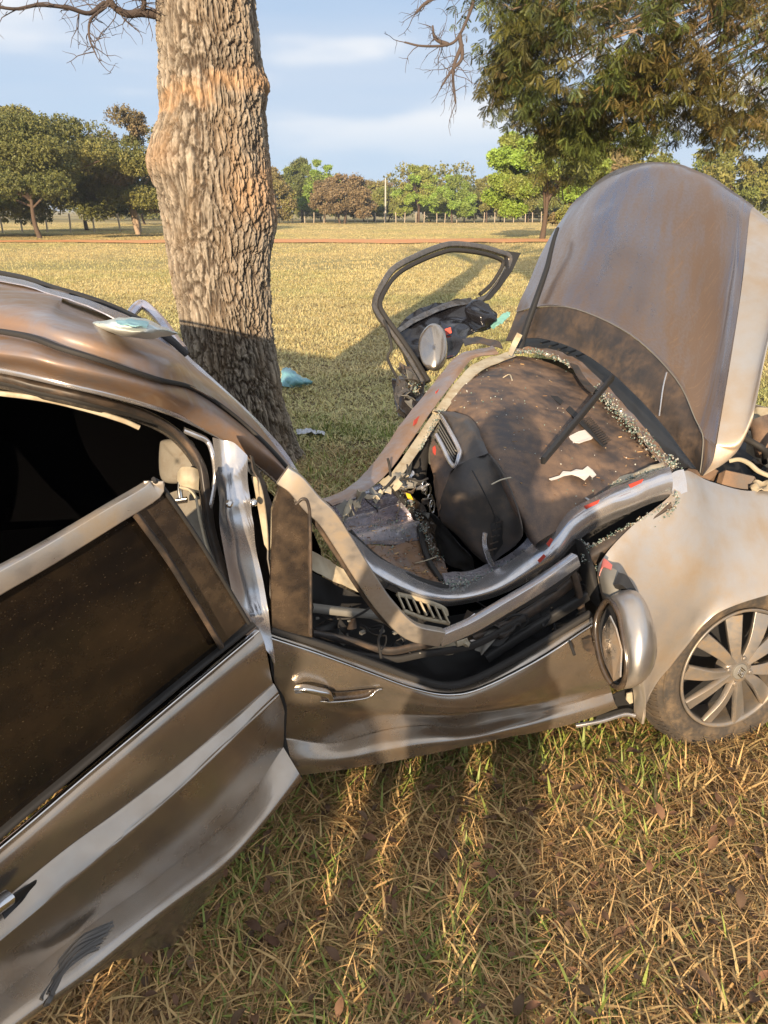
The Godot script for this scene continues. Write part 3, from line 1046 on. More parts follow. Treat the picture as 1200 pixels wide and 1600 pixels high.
# ---------- the wrecked car ----------
const TOCAM := Vector3(0.27, 0.0, 0.963)      # out of the near flank, front half
const FWD := Vector3(0.962, 0.0, -0.272)      # towards the car's nose

func wreck() -> void:
	rng.seed = 77
	var car := thing("wrecked_car", "crushed silver grey sedan wrapped around with its hood standing open and rear door hanging open", "car")
	roof_and_rails(car)
	cabin(car)
	rear_door(car)
	front_door(car)
	roof_fold(car)
	dashboard(car)
	cowl(car)
	hood(car)
	fender(car)
	front_wheel(car)
	near_mirror(car)
	far_door(car)
	engine_bay(car)


func roof_and_rails(car: Node3D) -> void:
	sheet_part("roof", [[Vector3(-6.020,1.360,-7.196),Vector3(-1.392,1.395,-2.603),Vector3(-0.915,1.360,-2.210),Vector3(-0.560,1.300,-1.853),Vector3(-0.477,1.220,-1.876),Vector3(-0.355,1.100,-1.883),Vector3(-0.213,0.930,-1.827)],
		[Vector3(-2.446,1.385,-2.876),Vector3(-0.902,1.415,-1.666),Vector3(-0.606,1.400,-1.446),Vector3(-0.463,1.325,-1.500),Vector3(-0.443,1.235,-1.713),Vector3(-0.355,1.110,-1.820),Vector3(-0.216,0.930,-1.812)],
		[Vector3(-1.711,1.355,-1.973),Vector3(-0.807,1.388,-1.470),Vector3(-0.567,1.367,-1.333),Vector3(-0.449,1.300,-1.419),Vector3(-0.429,1.230,-1.627),Vector3(-0.358,1.115,-1.777),Vector3(-0.222,0.930,-1.798)]], M.roof_paint, car, 6, 6, 0.002, 5.0)
	bar_part("roof_channel", [Vector3(-1.666,1.357,-1.918),Vector3(-0.790,1.389,-1.438),Vector3(-0.561,1.366,-1.320),Vector3(-0.452,1.295,-1.425),Vector3(-0.432,1.220,-1.652),Vector3(-0.356,1.110,-1.778),Vector3(-0.263,1.005,-1.784),Vector3(-0.202,0.910,-1.793)], 0.013, 0.010, Vector3.UP, M.rubber, car)
	bar_part("roof_edge_seal", [Vector3(-3.603,1.378,-4.857),Vector3(-1.543,1.395,-2.896),Vector3(-0.970,1.382,-2.261),Vector3(-0.756,1.350,-2.097),Vector3(-0.579,1.300,-1.944),Vector3(-0.516,1.250,-1.927)], 0.022, 0.016, Vector3.UP, M.rubber, car)
	sheet_part("far_roof_rail", [[Vector3(-3.500,1.370,-4.712),Vector3(-1.443,1.400,-2.704),Vector3(-0.904,1.392,-2.105),Vector3(-0.723,1.358,-2.002),Vector3(-0.596,1.290,-2.009),Vector3(-0.527,1.220,-2.015),Vector3(-0.424,1.130,-1.989),Vector3(-0.337,1.050,-1.962),Vector3(-0.273,0.980,-1.938),Vector3(-0.216,0.900,-1.898)],
		[Vector3(-3.222,1.375,-4.333),Vector3(-1.350,1.405,-2.528),Vector3(-0.869,1.396,-2.015),Vector3(-0.675,1.368,-1.844),Vector3(-0.560,1.300,-1.843),Vector3(-0.493,1.220,-1.876),Vector3(-0.417,1.140,-1.889),Vector3(-0.344,1.060,-1.901),Vector3(-0.282,0.980,-1.892),Vector3(-0.217,0.910,-1.841)],
		[Vector3(-3.043,1.375,-4.087),Vector3(-1.278,1.408,-2.390),Vector3(-0.836,1.400,-1.929),Vector3(-0.651,1.374,-1.761),Vector3(-0.550,1.300,-1.787),Vector3(-0.474,1.220,-1.783),Vector3(-0.414,1.145,-1.827),Vector3(-0.350,1.065,-1.859),Vector3(-0.290,0.985,-1.855),Vector3(-0.222,0.910,-1.822)]], M.fold_paint, car, 5, 3, 0.002, 10.0)
	bar_part("far_quarter_frame", curve([Vector3(-0.956,1.231,-2.823),Vector3(-0.951,1.251,-2.885),Vector3(-0.943,1.259,-2.943),Vector3(-0.892,1.242,-2.882),Vector3(-0.822,1.218,-2.763),Vector3(-0.756,1.188,-2.643),Vector3(-0.675,1.164,-2.471)], 6), 0.035, 0.03, Vector3(0.3, 0.6, 0.7), M.fold_paint, car, 1)
	sheet_part("roof_rail", [[Vector3(-1.682,1.350,-1.936),Vector3(-0.799,1.383,-1.454),Vector3(-0.571,1.360,-1.340),Vector3(-0.456,1.290,-1.437),Vector3(-0.431,1.210,-1.663),Vector3(-0.358,1.105,-1.778),Vector3(-0.270,1.010,-1.780),Vector3(-0.202,0.905,-1.792)],
		[Vector3(-1.471,1.340,-1.676),Vector3(-0.737,1.369,-1.328),Vector3(-0.550,1.345,-1.281),Vector3(-0.451,1.275,-1.413),Vector3(-0.414,1.185,-1.619),Vector3(-0.339,1.085,-1.728),Vector3(-0.259,0.985,-1.772),Vector3(-0.192,0.890,-1.789)],
		[Vector3(-1.478,1.300,-1.667),Vector3(-0.768,1.335,-1.374),Vector3(-0.577,1.307,-1.336),Vector3(-0.472,1.240,-1.451),Vector3(-0.435,1.160,-1.612),Vector3(-0.361,1.065,-1.718),Vector3(-0.280,0.955,-1.792),Vector3(-0.204,0.865,-1.797)],
		[Vector3(-1.496,1.280,-1.681),Vector3(-0.788,1.320,-1.407),Vector3(-0.590,1.293,-1.361),Vector3(-0.483,1.225,-1.474),Vector3(-0.444,1.145,-1.629),Vector3(-0.371,1.050,-1.734),Vector3(-0.291,0.940,-1.809),Vector3(-0.216,0.850,-1.806)]], M.roof_paint, car, 7, 5, 0.0015, 5.0)
	bar_part("rail_edge", [Vector3(-1.055,1.310,-1.510),Vector3(-0.780,1.325,-1.394),Vector3(-0.584,1.298,-1.349),Vector3(-0.479,1.230,-1.464),Vector3(-0.440,1.150,-1.627),Vector3(-0.368,1.055,-1.734),Vector3(-0.285,0.945,-1.805),Vector3(-0.212,0.855,-1.803)], 0.012, 0.012, Vector3.UP, M.bare, car)
	for k in 3:
		var dy := 0.012 * k
		var pts := []
		for p in [Vector3(-1.212,1.280,-1.533),Vector3(-0.808,1.300,-1.437),Vector3(-0.677,1.280,-1.419),Vector3(-0.584,1.255,-1.427),Vector3(-0.516,1.200,-1.522),Vector3(-0.468,1.135,-1.595),Vector3(-0.427,1.060,-1.610),Vector3(-0.415,0.990,-1.594),Vector3(-0.407,0.900,-1.576),Vector3(-0.375,0.800,-1.540),Vector3(-0.324,0.700,-1.489)]: pts.append(p + Vector3(-dy * 0.6, -dy, -dy * 1.4))
		bar_part("door_opening_seal", pts, 0.02, 0.016, Vector3(0.4, 1, 0.2), [M.dark_dusty, M.rubber, M.frame_dark][k], car)
	bar_part("headliner_edge", [Vector3(-0.823,1.265,-1.450),Vector3(-0.696,1.250,-1.448),Vector3(-0.615,1.225,-1.463),Vector3(-0.548,1.195,-1.484),Vector3(-0.517,1.175,-1.496)], 0.010, 0.011, Vector3.UP, M.cream, car)
	# the pillar between the doors
	sheet_part("center_pillar", [[Vector3(-0.385,1.128,-1.579),Vector3(-0.357,1.129,-1.556),Vector3(-0.332,1.123,-1.556),Vector3(-0.306,1.092,-1.560)],
		[Vector3(-0.380,1.058,-1.556),Vector3(-0.353,1.056,-1.532),Vector3(-0.327,1.051,-1.533),Vector3(-0.303,1.020,-1.537)],
		[Vector3(-0.378,0.973,-1.537),Vector3(-0.346,0.977,-1.508),Vector3(-0.316,0.962,-1.513),Vector3(-0.293,0.911,-1.516)],
		[Vector3(-0.365,0.863,-1.513),Vector3(-0.337,0.864,-1.492),Vector3(-0.304,0.848,-1.494),Vector3(-0.275,0.792,-1.492)],
		[Vector3(-0.348,0.751,-1.489),Vector3(-0.318,0.753,-1.472),Vector3(-0.290,0.729,-1.469),Vector3(-0.263,0.677,-1.469)],
		[Vector3(-0.331,0.679,-1.480),Vector3(-0.304,0.676,-1.458),Vector3(-0.275,0.655,-1.449),Vector3(-0.257,0.604,-1.460)]], M.bare, car, 8, 7, -0.006, 7.0)
	bar_part("pillar_lip", [Vector3(-0.458,1.135,-1.616),Vector3(-0.434,1.120,-1.626),Vector3(-0.412,1.100,-1.641),Vector3(-0.399,1.070,-1.627),Vector3(-0.397,1.020,-1.621),Vector3(-0.405,0.970,-1.596),Vector3(-0.409,0.955,-1.593)], 0.012, 0.02, TOCAM, M.bare, car)
	sheet_part("pillar_side", [[Vector3(-0.304,1.091,-1.564),Vector3(-0.293,1.044,-1.566),Vector3(-0.286,0.996,-1.557),Vector3(-0.272,0.886,-1.534),Vector3(-0.259,0.686,-1.483)],
		[Vector3(-0.319,1.048,-1.665),Vector3(-0.294,1.003,-1.668),Vector3(-0.280,0.949,-1.657),Vector3(-0.265,0.840,-1.634),Vector3(-0.256,0.627,-1.578)]], M.dark_dusty, car, 5, 4, 0.01, 14.0)
	sheet_part("belt_strap_cover", [[Vector3(-0.303,1.035,-1.584),Vector3(-0.294,0.999,-1.570),Vector3(-0.282,0.938,-1.544),Vector3(-0.275,0.886,-1.534)],
		[Vector3(-0.286,1.035,-1.574),Vector3(-0.274,0.998,-1.553),Vector3(-0.266,0.935,-1.532),Vector3(-0.266,0.873,-1.528)]], M.cream, car, 4, 3)
	for p in [Vector3(-0.339,1.006,-1.486),Vector3(-0.291,0.996,-1.519)]:
		var m := MB.new()
		m.lathe([Vector2(0.001, -0.004), Vector2(0.008, -0.004), Vector2(0.008, 0.006), Vector2(0.004, 0.009), Vector2(0.0, 0.009)], Transform3D(basis_y(TOCAM), p), 12)
		part("pillar_bolt", m, M.chrome, car)
	# crumpled near rail and windscreen pillar, from the pillar through the dip up to the fender
	sheet_part("crushed_rail", [[Vector3(-0.232,0.940,-1.780),Vector3(-0.143,0.909,-1.673),Vector3(-0.082,0.833,-1.710),Vector3(-0.024,0.758,-1.737),Vector3(0.055,0.696,-1.770),Vector3(0.178,0.633,-1.805),Vector3(0.292,0.650,-1.837),Vector3(0.386,0.710,-1.853),Vector3(0.448,0.765,-1.871),Vector3(0.511,0.816,-1.899),Vector3(0.610,0.855,-1.937),Vector3(0.713,0.887,-1.966),Vector3(0.823,0.915,-1.997)],
		[Vector3(-0.224,0.930,-1.760),Vector3(-0.139,0.892,-1.653),Vector3(-0.084,0.825,-1.674),Vector3(-0.020,0.747,-1.697),Vector3(0.061,0.697,-1.709),Vector3(0.174,0.636,-1.752),Vector3(0.292,0.649,-1.785),Vector3(0.390,0.707,-1.802),Vector3(0.453,0.766,-1.810),Vector3(0.511,0.823,-1.826),Vector3(0.599,0.869,-1.851),Vector3(0.698,0.896,-1.889),Vector3(0.810,0.911,-1.942)],
		[Vector3(-0.221,0.910,-1.757),Vector3(-0.138,0.875,-1.632),Vector3(-0.087,0.803,-1.667),Vector3(-0.017,0.726,-1.682),Vector3(0.070,0.673,-1.691),Vector3(0.177,0.619,-1.742),Vector3(0.297,0.639,-1.760),Vector3(0.402,0.689,-1.785),Vector3(0.466,0.739,-1.792),Vector3(0.526,0.792,-1.820),Vector3(0.616,0.834,-1.845),Vector3(0.720,0.860,-1.885),Vector3(0.813,0.872,-1.932)],
		[Vector3(-0.223,0.885,-1.766),Vector3(-0.144,0.841,-1.662),Vector3(-0.092,0.767,-1.697),Vector3(-0.014,0.684,-1.719),Vector3(0.079,0.628,-1.730),Vector3(0.188,0.584,-1.776),Vector3(0.315,0.600,-1.802),Vector3(0.423,0.650,-1.822),Vector3(0.488,0.697,-1.830),Vector3(0.546,0.752,-1.857),Vector3(0.642,0.791,-1.884),Vector3(0.745,0.821,-1.923),Vector3(0.827,0.835,-1.957)]], M.bare, car, 9, 6, -0.004, 4.0)
	# torn red tape marks on the rails
	for q in [[Vector3(0.532,0.872,-1.801),Vector3(0.575,0.886,-1.813),Vector3(0.571,0.876,-1.812),Vector3(0.538,0.863,-1.802)], [Vector3(0.659,0.916,-1.847),Vector3(0.701,0.928,-1.859),Vector3(0.697,0.918,-1.858),Vector3(0.666,0.906,-1.849)], [Vector3(0.435,0.774,-1.773),Vector3(0.446,0.791,-1.776),Vector3(0.452,0.785,-1.778),Vector3(0.443,0.764,-1.776)], [Vector3(0.411,0.733,-1.756),Vector3(0.428,0.750,-1.761),Vector3(0.434,0.743,-1.763),Vector3(0.417,0.726,-1.758)]]:
		plate_part("red_tape", q, 0.003, M.red, car, TOCAM)


func cabin(car: Node3D) -> void:
	# dark shell of the cabin: floor, far side, rear bulkhead
	var A: Array = [Vector3(-2.0, 0.2, -1.25), Vector3(-0.35, 0.2, -1.62), Vector3(0.75, 0.2, -1.98)]
	var B: Array = [Vector3(-2.2, 0.2, -2.6), Vector3(-0.5, 0.2, -2.35), Vector3(0.6, 0.2, -3.2)]
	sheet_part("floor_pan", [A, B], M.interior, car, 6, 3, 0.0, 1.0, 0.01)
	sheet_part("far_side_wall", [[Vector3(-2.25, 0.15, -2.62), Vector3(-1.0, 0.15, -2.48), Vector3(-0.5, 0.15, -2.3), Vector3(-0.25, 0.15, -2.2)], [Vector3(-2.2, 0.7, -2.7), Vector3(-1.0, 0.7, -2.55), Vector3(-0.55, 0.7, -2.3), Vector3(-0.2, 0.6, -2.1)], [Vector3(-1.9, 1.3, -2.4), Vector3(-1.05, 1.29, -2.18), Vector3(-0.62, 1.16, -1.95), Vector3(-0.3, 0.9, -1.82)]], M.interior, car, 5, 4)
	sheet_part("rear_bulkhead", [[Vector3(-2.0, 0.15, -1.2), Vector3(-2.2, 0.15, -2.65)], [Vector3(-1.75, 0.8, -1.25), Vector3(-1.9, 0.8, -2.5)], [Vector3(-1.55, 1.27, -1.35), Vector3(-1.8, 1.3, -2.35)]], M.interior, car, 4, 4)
	sheet_part("rear_pillar", [[Vector3(-1.546,1.240,-1.725),Vector3(-1.318,1.270,-1.615),Vector3(-1.177,1.280,-1.580)],
		[Vector3(-1.520,0.950,-1.573),Vector3(-1.379,0.980,-1.539),Vector3(-1.278,1.000,-1.528)],
		[Vector3(-1.287,0.700,-1.187),Vector3(-1.168,0.700,-1.148),Vector3(-1.093,0.700,-1.129)]], M.roof_paint, car, 4, 5)
	# rear seat
	var m := MB.new()
	m.box(Vector3(-1.15, 0.45, -1.9), Vector3(0.7, 0.2, 1.0), Basis(Vector3.UP, 0.2), 0.3)
	part("rear_seat", m, M.interior, car)
	# headrest and seat back, pale fabric
	var hr := MB.new()
	var ring := func(c: Array): return c
	hr.grid(skin([
		ring.call([Vector3(-0.556,1.049,-1.807),Vector3(-0.513,1.055,-1.787),Vector3(-0.488,1.043,-1.782),Vector3(-0.488,0.980,-1.767),Vector3(-0.504,0.961,-1.770),Vector3(-0.555,0.951,-1.788),Vector3(-0.575,0.963,-1.804),Vector3(-0.575,1.025,-1.829)]),
		ring.call([Vector3(-0.545,1.074,-1.741),Vector3(-0.489,1.085,-1.713),Vector3(-0.461,1.073,-1.708),Vector3(-0.457,1.006,-1.691),Vector3(-0.473,0.983,-1.692),Vector3(-0.535,0.971,-1.709),Vector3(-0.564,0.984,-1.736),Vector3(-0.565,1.049,-1.763)]),
		ring.call([Vector3(-0.528,1.074,-1.703),Vector3(-0.484,1.083,-1.680),Vector3(-0.461,1.073,-1.676),Vector3(-0.459,1.021,-1.665),Vector3(-0.471,1.003,-1.663),Vector3(-0.519,0.994,-1.681),Vector3(-0.542,1.003,-1.701),Vector3(-0.544,1.055,-1.723)]),
		ring.call([Vector3(-0.499,1.040,-1.678),Vector3(-0.499,1.040,-1.678),Vector3(-0.499,1.040,-1.678),Vector3(-0.499,1.040,-1.678),Vector3(-0.499,1.040,-1.678),Vector3(-0.499,1.040,-1.678),Vector3(-0.499,1.040,-1.678),Vector3(-0.499,1.040,-1.678)])], 4, 3, 0.0, 1.0, 1, true), true)
	part("headrest", hr, M.seat, car)
	sheet_part("headrest_shell", [[Vector3(-0.485,1.030,-1.625),Vector3(-0.470,1.047,-1.611),Vector3(-0.446,1.047,-1.611),Vector3(-0.431,1.037,-1.618)],
		[Vector3(-0.483,1.013,-1.608),Vector3(-0.466,1.028,-1.587),Vector3(-0.442,1.028,-1.587),Vector3(-0.430,1.017,-1.598)],
		[Vector3(-0.477,0.995,-1.606),Vector3(-0.464,0.998,-1.591),Vector3(-0.446,0.995,-1.589),Vector3(-0.435,0.987,-1.602)]], M.cream, car, 4, 4)
	bar_part("headrest_post", [Vector3(-0.477,1.013,-1.608),Vector3(-0.479,0.992,-1.605),Vector3(-0.477,0.968,-1.600)], 0.012, 0.012, TOCAM, M.chrome, car, 3)
	bar_part("headrest_collar", [Vector3(-0.486,0.969,-1.595),Vector3(-0.462,0.972,-1.596)], 0.014, 0.012, TOCAM, M.chrome, car, 2)
	bar_part("belt_webbing", [Vector3(-0.470,1.006,-1.594),Vector3(-0.451,1.002,-1.587),Vector3(-0.435,0.985,-1.574),Vector3(-0.426,0.941,-1.556),Vector3(-0.414,0.882,-1.543),Vector3(-0.399,0.841,-1.526)], 0.006, 0.022, TOCAM, M.cream, car)
	sheet_part("seat_back", [[Vector3(-0.544,0.939,-1.718),Vector3(-0.494,0.966,-1.675),Vector3(-0.452,0.956,-1.660),Vector3(-0.428,0.920,-1.645)],
		[Vector3(-0.545,0.861,-1.664),Vector3(-0.485,0.892,-1.612),Vector3(-0.441,0.889,-1.600),Vector3(-0.406,0.861,-1.588)],
		[Vector3(-0.533,0.767,-1.603),Vector3(-0.472,0.809,-1.556),Vector3(-0.424,0.813,-1.547),Vector3(-0.386,0.799,-1.541)],
		[Vector3(-0.520,0.651,-1.555),Vector3(-0.460,0.691,-1.518),Vector3(-0.411,0.710,-1.515),Vector3(-0.366,0.710,-1.515)]], M.seat, car, 5, 5, 0.006, 16.0)


func rear_door(car: Node3D) -> void:
	var p := sheet_part("rear_door", [[Vector3(-0.290,0.702,-1.458),Vector3(-0.373,0.685,-1.329),Vector3(-0.460,0.665,-1.193),Vector3(-0.543,0.646,-1.064),Vector3(-0.607,0.629,-0.964),Vector3(-0.676,0.613,-0.858),Vector3(-0.730,0.600,-0.774)],
		[Vector3(-0.277,0.670,-1.440),Vector3(-0.358,0.663,-1.315),Vector3(-0.445,0.648,-1.179),Vector3(-0.528,0.630,-1.050),Vector3(-0.594,0.616,-0.948),Vector3(-0.665,0.602,-0.837),Vector3(-0.719,0.591,-0.753)],
		[Vector3(-0.268,0.562,-1.452),Vector3(-0.359,0.550,-1.306),Vector3(-0.442,0.542,-1.180),Vector3(-0.517,0.543,-1.067),Vector3(-0.579,0.549,-0.968),Vector3(-0.657,0.540,-0.851),Vector3(-0.721,0.541,-0.751)],
		[Vector3(-0.265,0.556,-1.454),Vector3(-0.356,0.544,-1.308),Vector3(-0.440,0.535,-1.182),Vector3(-0.515,0.535,-1.069),Vector3(-0.577,0.542,-0.969),Vector3(-0.656,0.533,-0.852),Vector3(-0.721,0.535,-0.751)],
		[Vector3(-0.254,0.532,-1.448),Vector3(-0.333,0.524,-1.306),Vector3(-0.416,0.511,-1.169),Vector3(-0.488,0.506,-1.057),Vector3(-0.555,0.505,-0.953),Vector3(-0.635,0.503,-0.829),Vector3(-0.703,0.505,-0.722)],
		[Vector3(-0.253,0.526,-1.449),Vector3(-0.331,0.517,-1.309),Vector3(-0.415,0.502,-1.171),Vector3(-0.487,0.497,-1.059),Vector3(-0.554,0.496,-0.955),Vector3(-0.634,0.496,-0.830),Vector3(-0.703,0.498,-0.723)],
		[Vector3(-0.251,0.435,-1.496),Vector3(-0.331,0.395,-1.361),Vector3(-0.413,0.367,-1.226),Vector3(-0.489,0.369,-1.100),Vector3(-0.563,0.380,-0.982),Vector3(-0.647,0.405,-0.847),Vector3(-0.719,0.433,-0.735)],
		[Vector3(-0.263,0.330,-1.507),Vector3(-0.342,0.256,-1.395),Vector3(-0.405,0.244,-1.294),Vector3(-0.495,0.285,-1.138),Vector3(-0.571,0.322,-1.006),Vector3(-0.654,0.346,-0.870),Vector3(-0.732,0.367,-0.748)],
		[Vector3(-0.260,0.320,-1.509),Vector3(-0.340,0.248,-1.397),Vector3(-0.403,0.237,-1.295),Vector3(-0.494,0.278,-1.139),Vector3(-0.570,0.315,-1.006),Vector3(-0.652,0.340,-0.870),Vector3(-0.732,0.359,-0.748)],
		[Vector3(-0.220,0.267,-1.475),Vector3(-0.293,0.243,-1.354),Vector3(-0.367,0.234,-1.230),Vector3(-0.468,0.276,-1.063),Vector3(-0.543,0.307,-0.931),Vector3(-0.625,0.334,-0.814),Vector3(-0.704,0.338,-0.704)],
		[Vector3(-0.214,0.234,-1.490),Vector3(-0.290,0.219,-1.366),Vector3(-0.367,0.206,-1.240),Vector3(-0.471,0.249,-1.069),Vector3(-0.549,0.278,-0.936),Vector3(-0.632,0.308,-0.818),Vector3(-0.713,0.308,-0.708)]], M.door_paint, car, 7, 4, 0.0025, 4.0, 0.004, "dusty rear door panel hanging open with a scraped lower edge")
	bar_part("chrome_strip", [Vector3(-0.289,0.713,-1.437),Vector3(-0.369,0.694,-1.313),Vector3(-0.455,0.674,-1.179),Vector3(-0.537,0.655,-1.052),Vector3(-0.600,0.639,-0.953),Vector3(-0.668,0.623,-0.848)], 0.006, 0.014, TOCAM, M.chrome, p, 4)
	bar_part("belt_seal", [Vector3(-0.301,0.734,-1.433),Vector3(-0.380,0.718,-1.311),Vector3(-0.464,0.697,-1.179),Vector3(-0.546,0.675,-1.053),Vector3(-0.609,0.659,-0.955),Vector3(-0.670,0.641,-0.859)], 0.012, 0.03, TOCAM, M.rubber, p, 4)
	sheet_part("torn_skin", [[Vector3(-0.366,0.203,-1.247),Vector3(-0.420,0.222,-1.160),Vector3(-0.474,0.242,-1.075),Vector3(-0.517,0.254,-1.004),Vector3(-0.554,0.268,-0.945)],
		[Vector3(-0.394,0.144,-1.241),Vector3(-0.429,0.149,-1.190),Vector3(-0.470,0.162,-1.123),Vector3(-0.518,0.213,-1.029),Vector3(-0.559,0.258,-0.947)],
		[Vector3(-0.425,0.131,-1.229),Vector3(-0.447,0.071,-1.214),Vector3(-0.480,0.070,-1.154),Vector3(-0.531,0.194,-1.028),Vector3(-0.566,0.254,-0.945)]], M.door_paint, p, 5, 5, 0.01, 14.0)
	# scraped patch near the lower rear corner
	bar_part("scrape_mark", [Vector3(-0.530,0.313,-1.016),Vector3(-0.569,0.324,-0.979),Vector3(-0.587,0.329,-0.929),Vector3(-0.588,0.329,-0.914)], [0.005, 0.005], 0.001, Vector3(0.75, 0.5, 0.45), M.scrape, p, 4, 0.5)
	bar_part("scrape_mark", [Vector3(-0.532,0.315,-1.007),Vector3(-0.573,0.324,-0.977),Vector3(-0.592,0.329,-0.930),Vector3(-0.593,0.329,-0.916)], [0.006, 0.008], 0.001, Vector3(0.75, 0.5, 0.45), M.scrape, p, 4, 0.5)
	bar_part("scrape_mark", [Vector3(-0.526,0.312,-1.009),Vector3(-0.567,0.325,-0.975),Vector3(-0.587,0.327,-0.928),Vector3(-0.588,0.327,-0.913)], [0.005, 0.011], 0.001, Vector3(0.75, 0.5, 0.45), M.scrape, p, 4, 0.5)
	bar_part("scrape_mark", [Vector3(-0.530,0.314,-1.001),Vector3(-0.569,0.323,-0.970),Vector3(-0.588,0.327,-0.924),Vector3(-0.588,0.328,-0.909)], [0.005, 0.009], 0.001, Vector3(0.75, 0.5, 0.45), M.scrape, p, 4, 0.5)
	bar_part("scrape_mark", [Vector3(-0.536,0.316,-1.004),Vector3(-0.570,0.323,-0.965),Vector3(-0.582,0.326,-0.912),Vector3(-0.582,0.327,-0.896)], [0.005, 0.011], 0.001, Vector3(0.75, 0.5, 0.45), M.scrape, p, 4, 0.5)
	bar_part("scrape_mark", [Vector3(-0.530,0.314,-0.990),Vector3(-0.569,0.323,-0.951),Vector3(-0.588,0.329,-0.899),Vector3(-0.588,0.330,-0.884)], [0.004, 0.011], 0.001, Vector3(0.75, 0.5, 0.45), M.scrape, p, 4, 0.5)
	bar_part("scrape_mark", [Vector3(-0.532,0.315,-0.996),Vector3(-0.576,0.325,-0.956),Vector3(-0.597,0.330,-0.903),Vector3(-0.598,0.330,-0.888)], [0.006, 0.007], 0.001, Vector3(0.75, 0.5, 0.45), M.scrape, p, 4, 0.5)
	bar_part("scrape_mark", [Vector3(-0.536,0.314,-0.988),Vector3(-0.574,0.326,-0.948),Vector3(-0.590,0.328,-0.896),Vector3(-0.590,0.329,-0.881)], [0.003, 0.009], 0.001, Vector3(0.75, 0.5, 0.45), M.scrape, p, 4, 0.5)
	bar_part("scrape_mark", [Vector3(-0.535,0.314,-0.976),Vector3(-0.570,0.324,-0.935),Vector3(-0.583,0.329,-0.880),Vector3(-0.584,0.329,-0.866)], [0.005, 0.012], 0.001, Vector3(0.75, 0.5, 0.45), M.scrape, p, 4, 0.5)
	bar_part("scrape_mark", [Vector3(-0.539,0.316,-0.981),Vector3(-0.571,0.324,-0.934),Vector3(-0.581,0.329,-0.874),Vector3(-0.581,0.329,-0.860)], [0.006, 0.009], 0.001, Vector3(0.75, 0.5, 0.45), M.scrape, p, 4, 0.5)
	bar_part("scrape_mark", [Vector3(-0.540,0.316,-0.976),Vector3(-0.573,0.324,-0.933),Vector3(-0.584,0.329,-0.877),Vector3(-0.585,0.329,-0.862)], [0.003, 0.005], 0.001, Vector3(0.75, 0.5, 0.45), M.scrape, p, 4, 0.5)
	bar_part("scrape_mark", [Vector3(-0.536,0.315,-0.962),Vector3(-0.577,0.325,-0.921),Vector3(-0.595,0.333,-0.865),Vector3(-0.596,0.333,-0.851)], [0.004, 0.005], 0.001, Vector3(0.75, 0.5, 0.45), M.scrape, p, 4, 0.5)
	bar_part("scrape_mark", [Vector3(-0.545,0.317,-0.960),Vector3(-0.577,0.326,-0.924),Vector3(-0.589,0.331,-0.875),Vector3(-0.589,0.332,-0.861)], [0.004, 0.004], 0.001, Vector3(0.75, 0.5, 0.45), M.scrape, p, 4, 0.5)
	bar_part("scrape_mark", [Vector3(-0.543,0.317,-0.961),Vector3(-0.573,0.325,-0.914),Vector3(-0.584,0.325,-0.856),Vector3(-0.589,0.317,-0.849)], [0.004, 0.012], 0.001, Vector3(0.75, 0.5, 0.45), M.scrape, p, 4, 0.5)
	bar_part("scrape_mark", [Vector3(-0.549,0.318,-0.960),Vector3(-0.583,0.327,-0.919),Vector3(-0.594,0.331,-0.864),Vector3(-0.594,0.333,-0.850)], [0.003, 0.007], 0.001, Vector3(0.75, 0.5, 0.45), M.scrape, p, 4, 0.5)
	var f := bar_part("window_frame", [Vector3(-0.416,1.147,-1.243),Vector3(-0.420,1.133,-1.233),Vector3(-0.463,1.119,-1.163),Vector3(-0.505,1.105,-1.097),Vector3(-0.544,1.093,-1.036),Vector3(-0.580,1.084,-0.981),Vector3(-0.612,1.075,-0.930),Vector3(-0.661,1.068,-0.855)], 0.036, 0.026, TOCAM, M.frame_silver, p, 4, 0.22)
	plate_part("frame_applique", [Vector3(-0.416,1.148,-1.232),Vector3(-0.406,1.130,-1.248),Vector3(-0.373,1.020,-1.299),Vector3(-0.304,0.755,-1.406),Vector3(-0.347,0.738,-1.344),Vector3(-0.367,0.821,-1.312),Vector3(-0.397,0.956,-1.266),Vector3(-0.424,1.054,-1.223),Vector3(-0.436,1.098,-1.204),Vector3(-0.449,1.123,-1.184),Vector3(-0.439,1.135,-1.199)], 0.014, M.gloss_black, f)
	bar_part("window_channel", [Vector3(-0.451,1.119,-1.174),Vector3(-0.441,1.109,-1.189),Vector3(-0.429,1.069,-1.208),Vector3(-0.408,0.993,-1.241),Vector3(-0.382,0.886,-1.281),Vector3(-0.348,0.738,-1.335)], 0.012, 0.018, TOCAM, M.dark_dusty, f)
	bar_part("frame_edge", [Vector3(-0.413,1.153,-1.233),Vector3(-0.403,1.132,-1.248),Vector3(-0.371,1.023,-1.299),Vector3(-0.338,0.899,-1.350),Vector3(-0.301,0.754,-1.407)], 0.008, 0.014, TOCAM, M.rubber, f)
	plate_part("window_glass", [Vector3(-0.456,1.108,-1.192),Vector3(-0.447,1.094,-1.207),Vector3(-0.436,1.054,-1.223),Vector3(-0.412,0.970,-1.260),Vector3(-0.388,0.868,-1.297),Vector3(-0.353,0.720,-1.353),Vector3(-0.465,0.695,-1.179),Vector3(-0.568,0.666,-1.018),Vector3(-0.670,0.639,-0.859),Vector3(-0.703,0.632,-0.808),Vector3(-0.650,1.052,-0.890),Vector3(-0.619,1.062,-0.938),Vector3(-0.586,1.071,-0.989),Vector3(-0.511,1.090,-1.106)], 0.004, M.tint_glass, p)
	# handle at the picture's left edge
	var h := bar_part("door_handle", [Vector3(-0.597,0.589,-0.842),Vector3(-0.608,0.595,-0.816),Vector3(-0.626,0.599,-0.778),Vector3(-0.655,0.582,-0.761)], 0.02, 0.026, TOCAM, M.chrome, p)
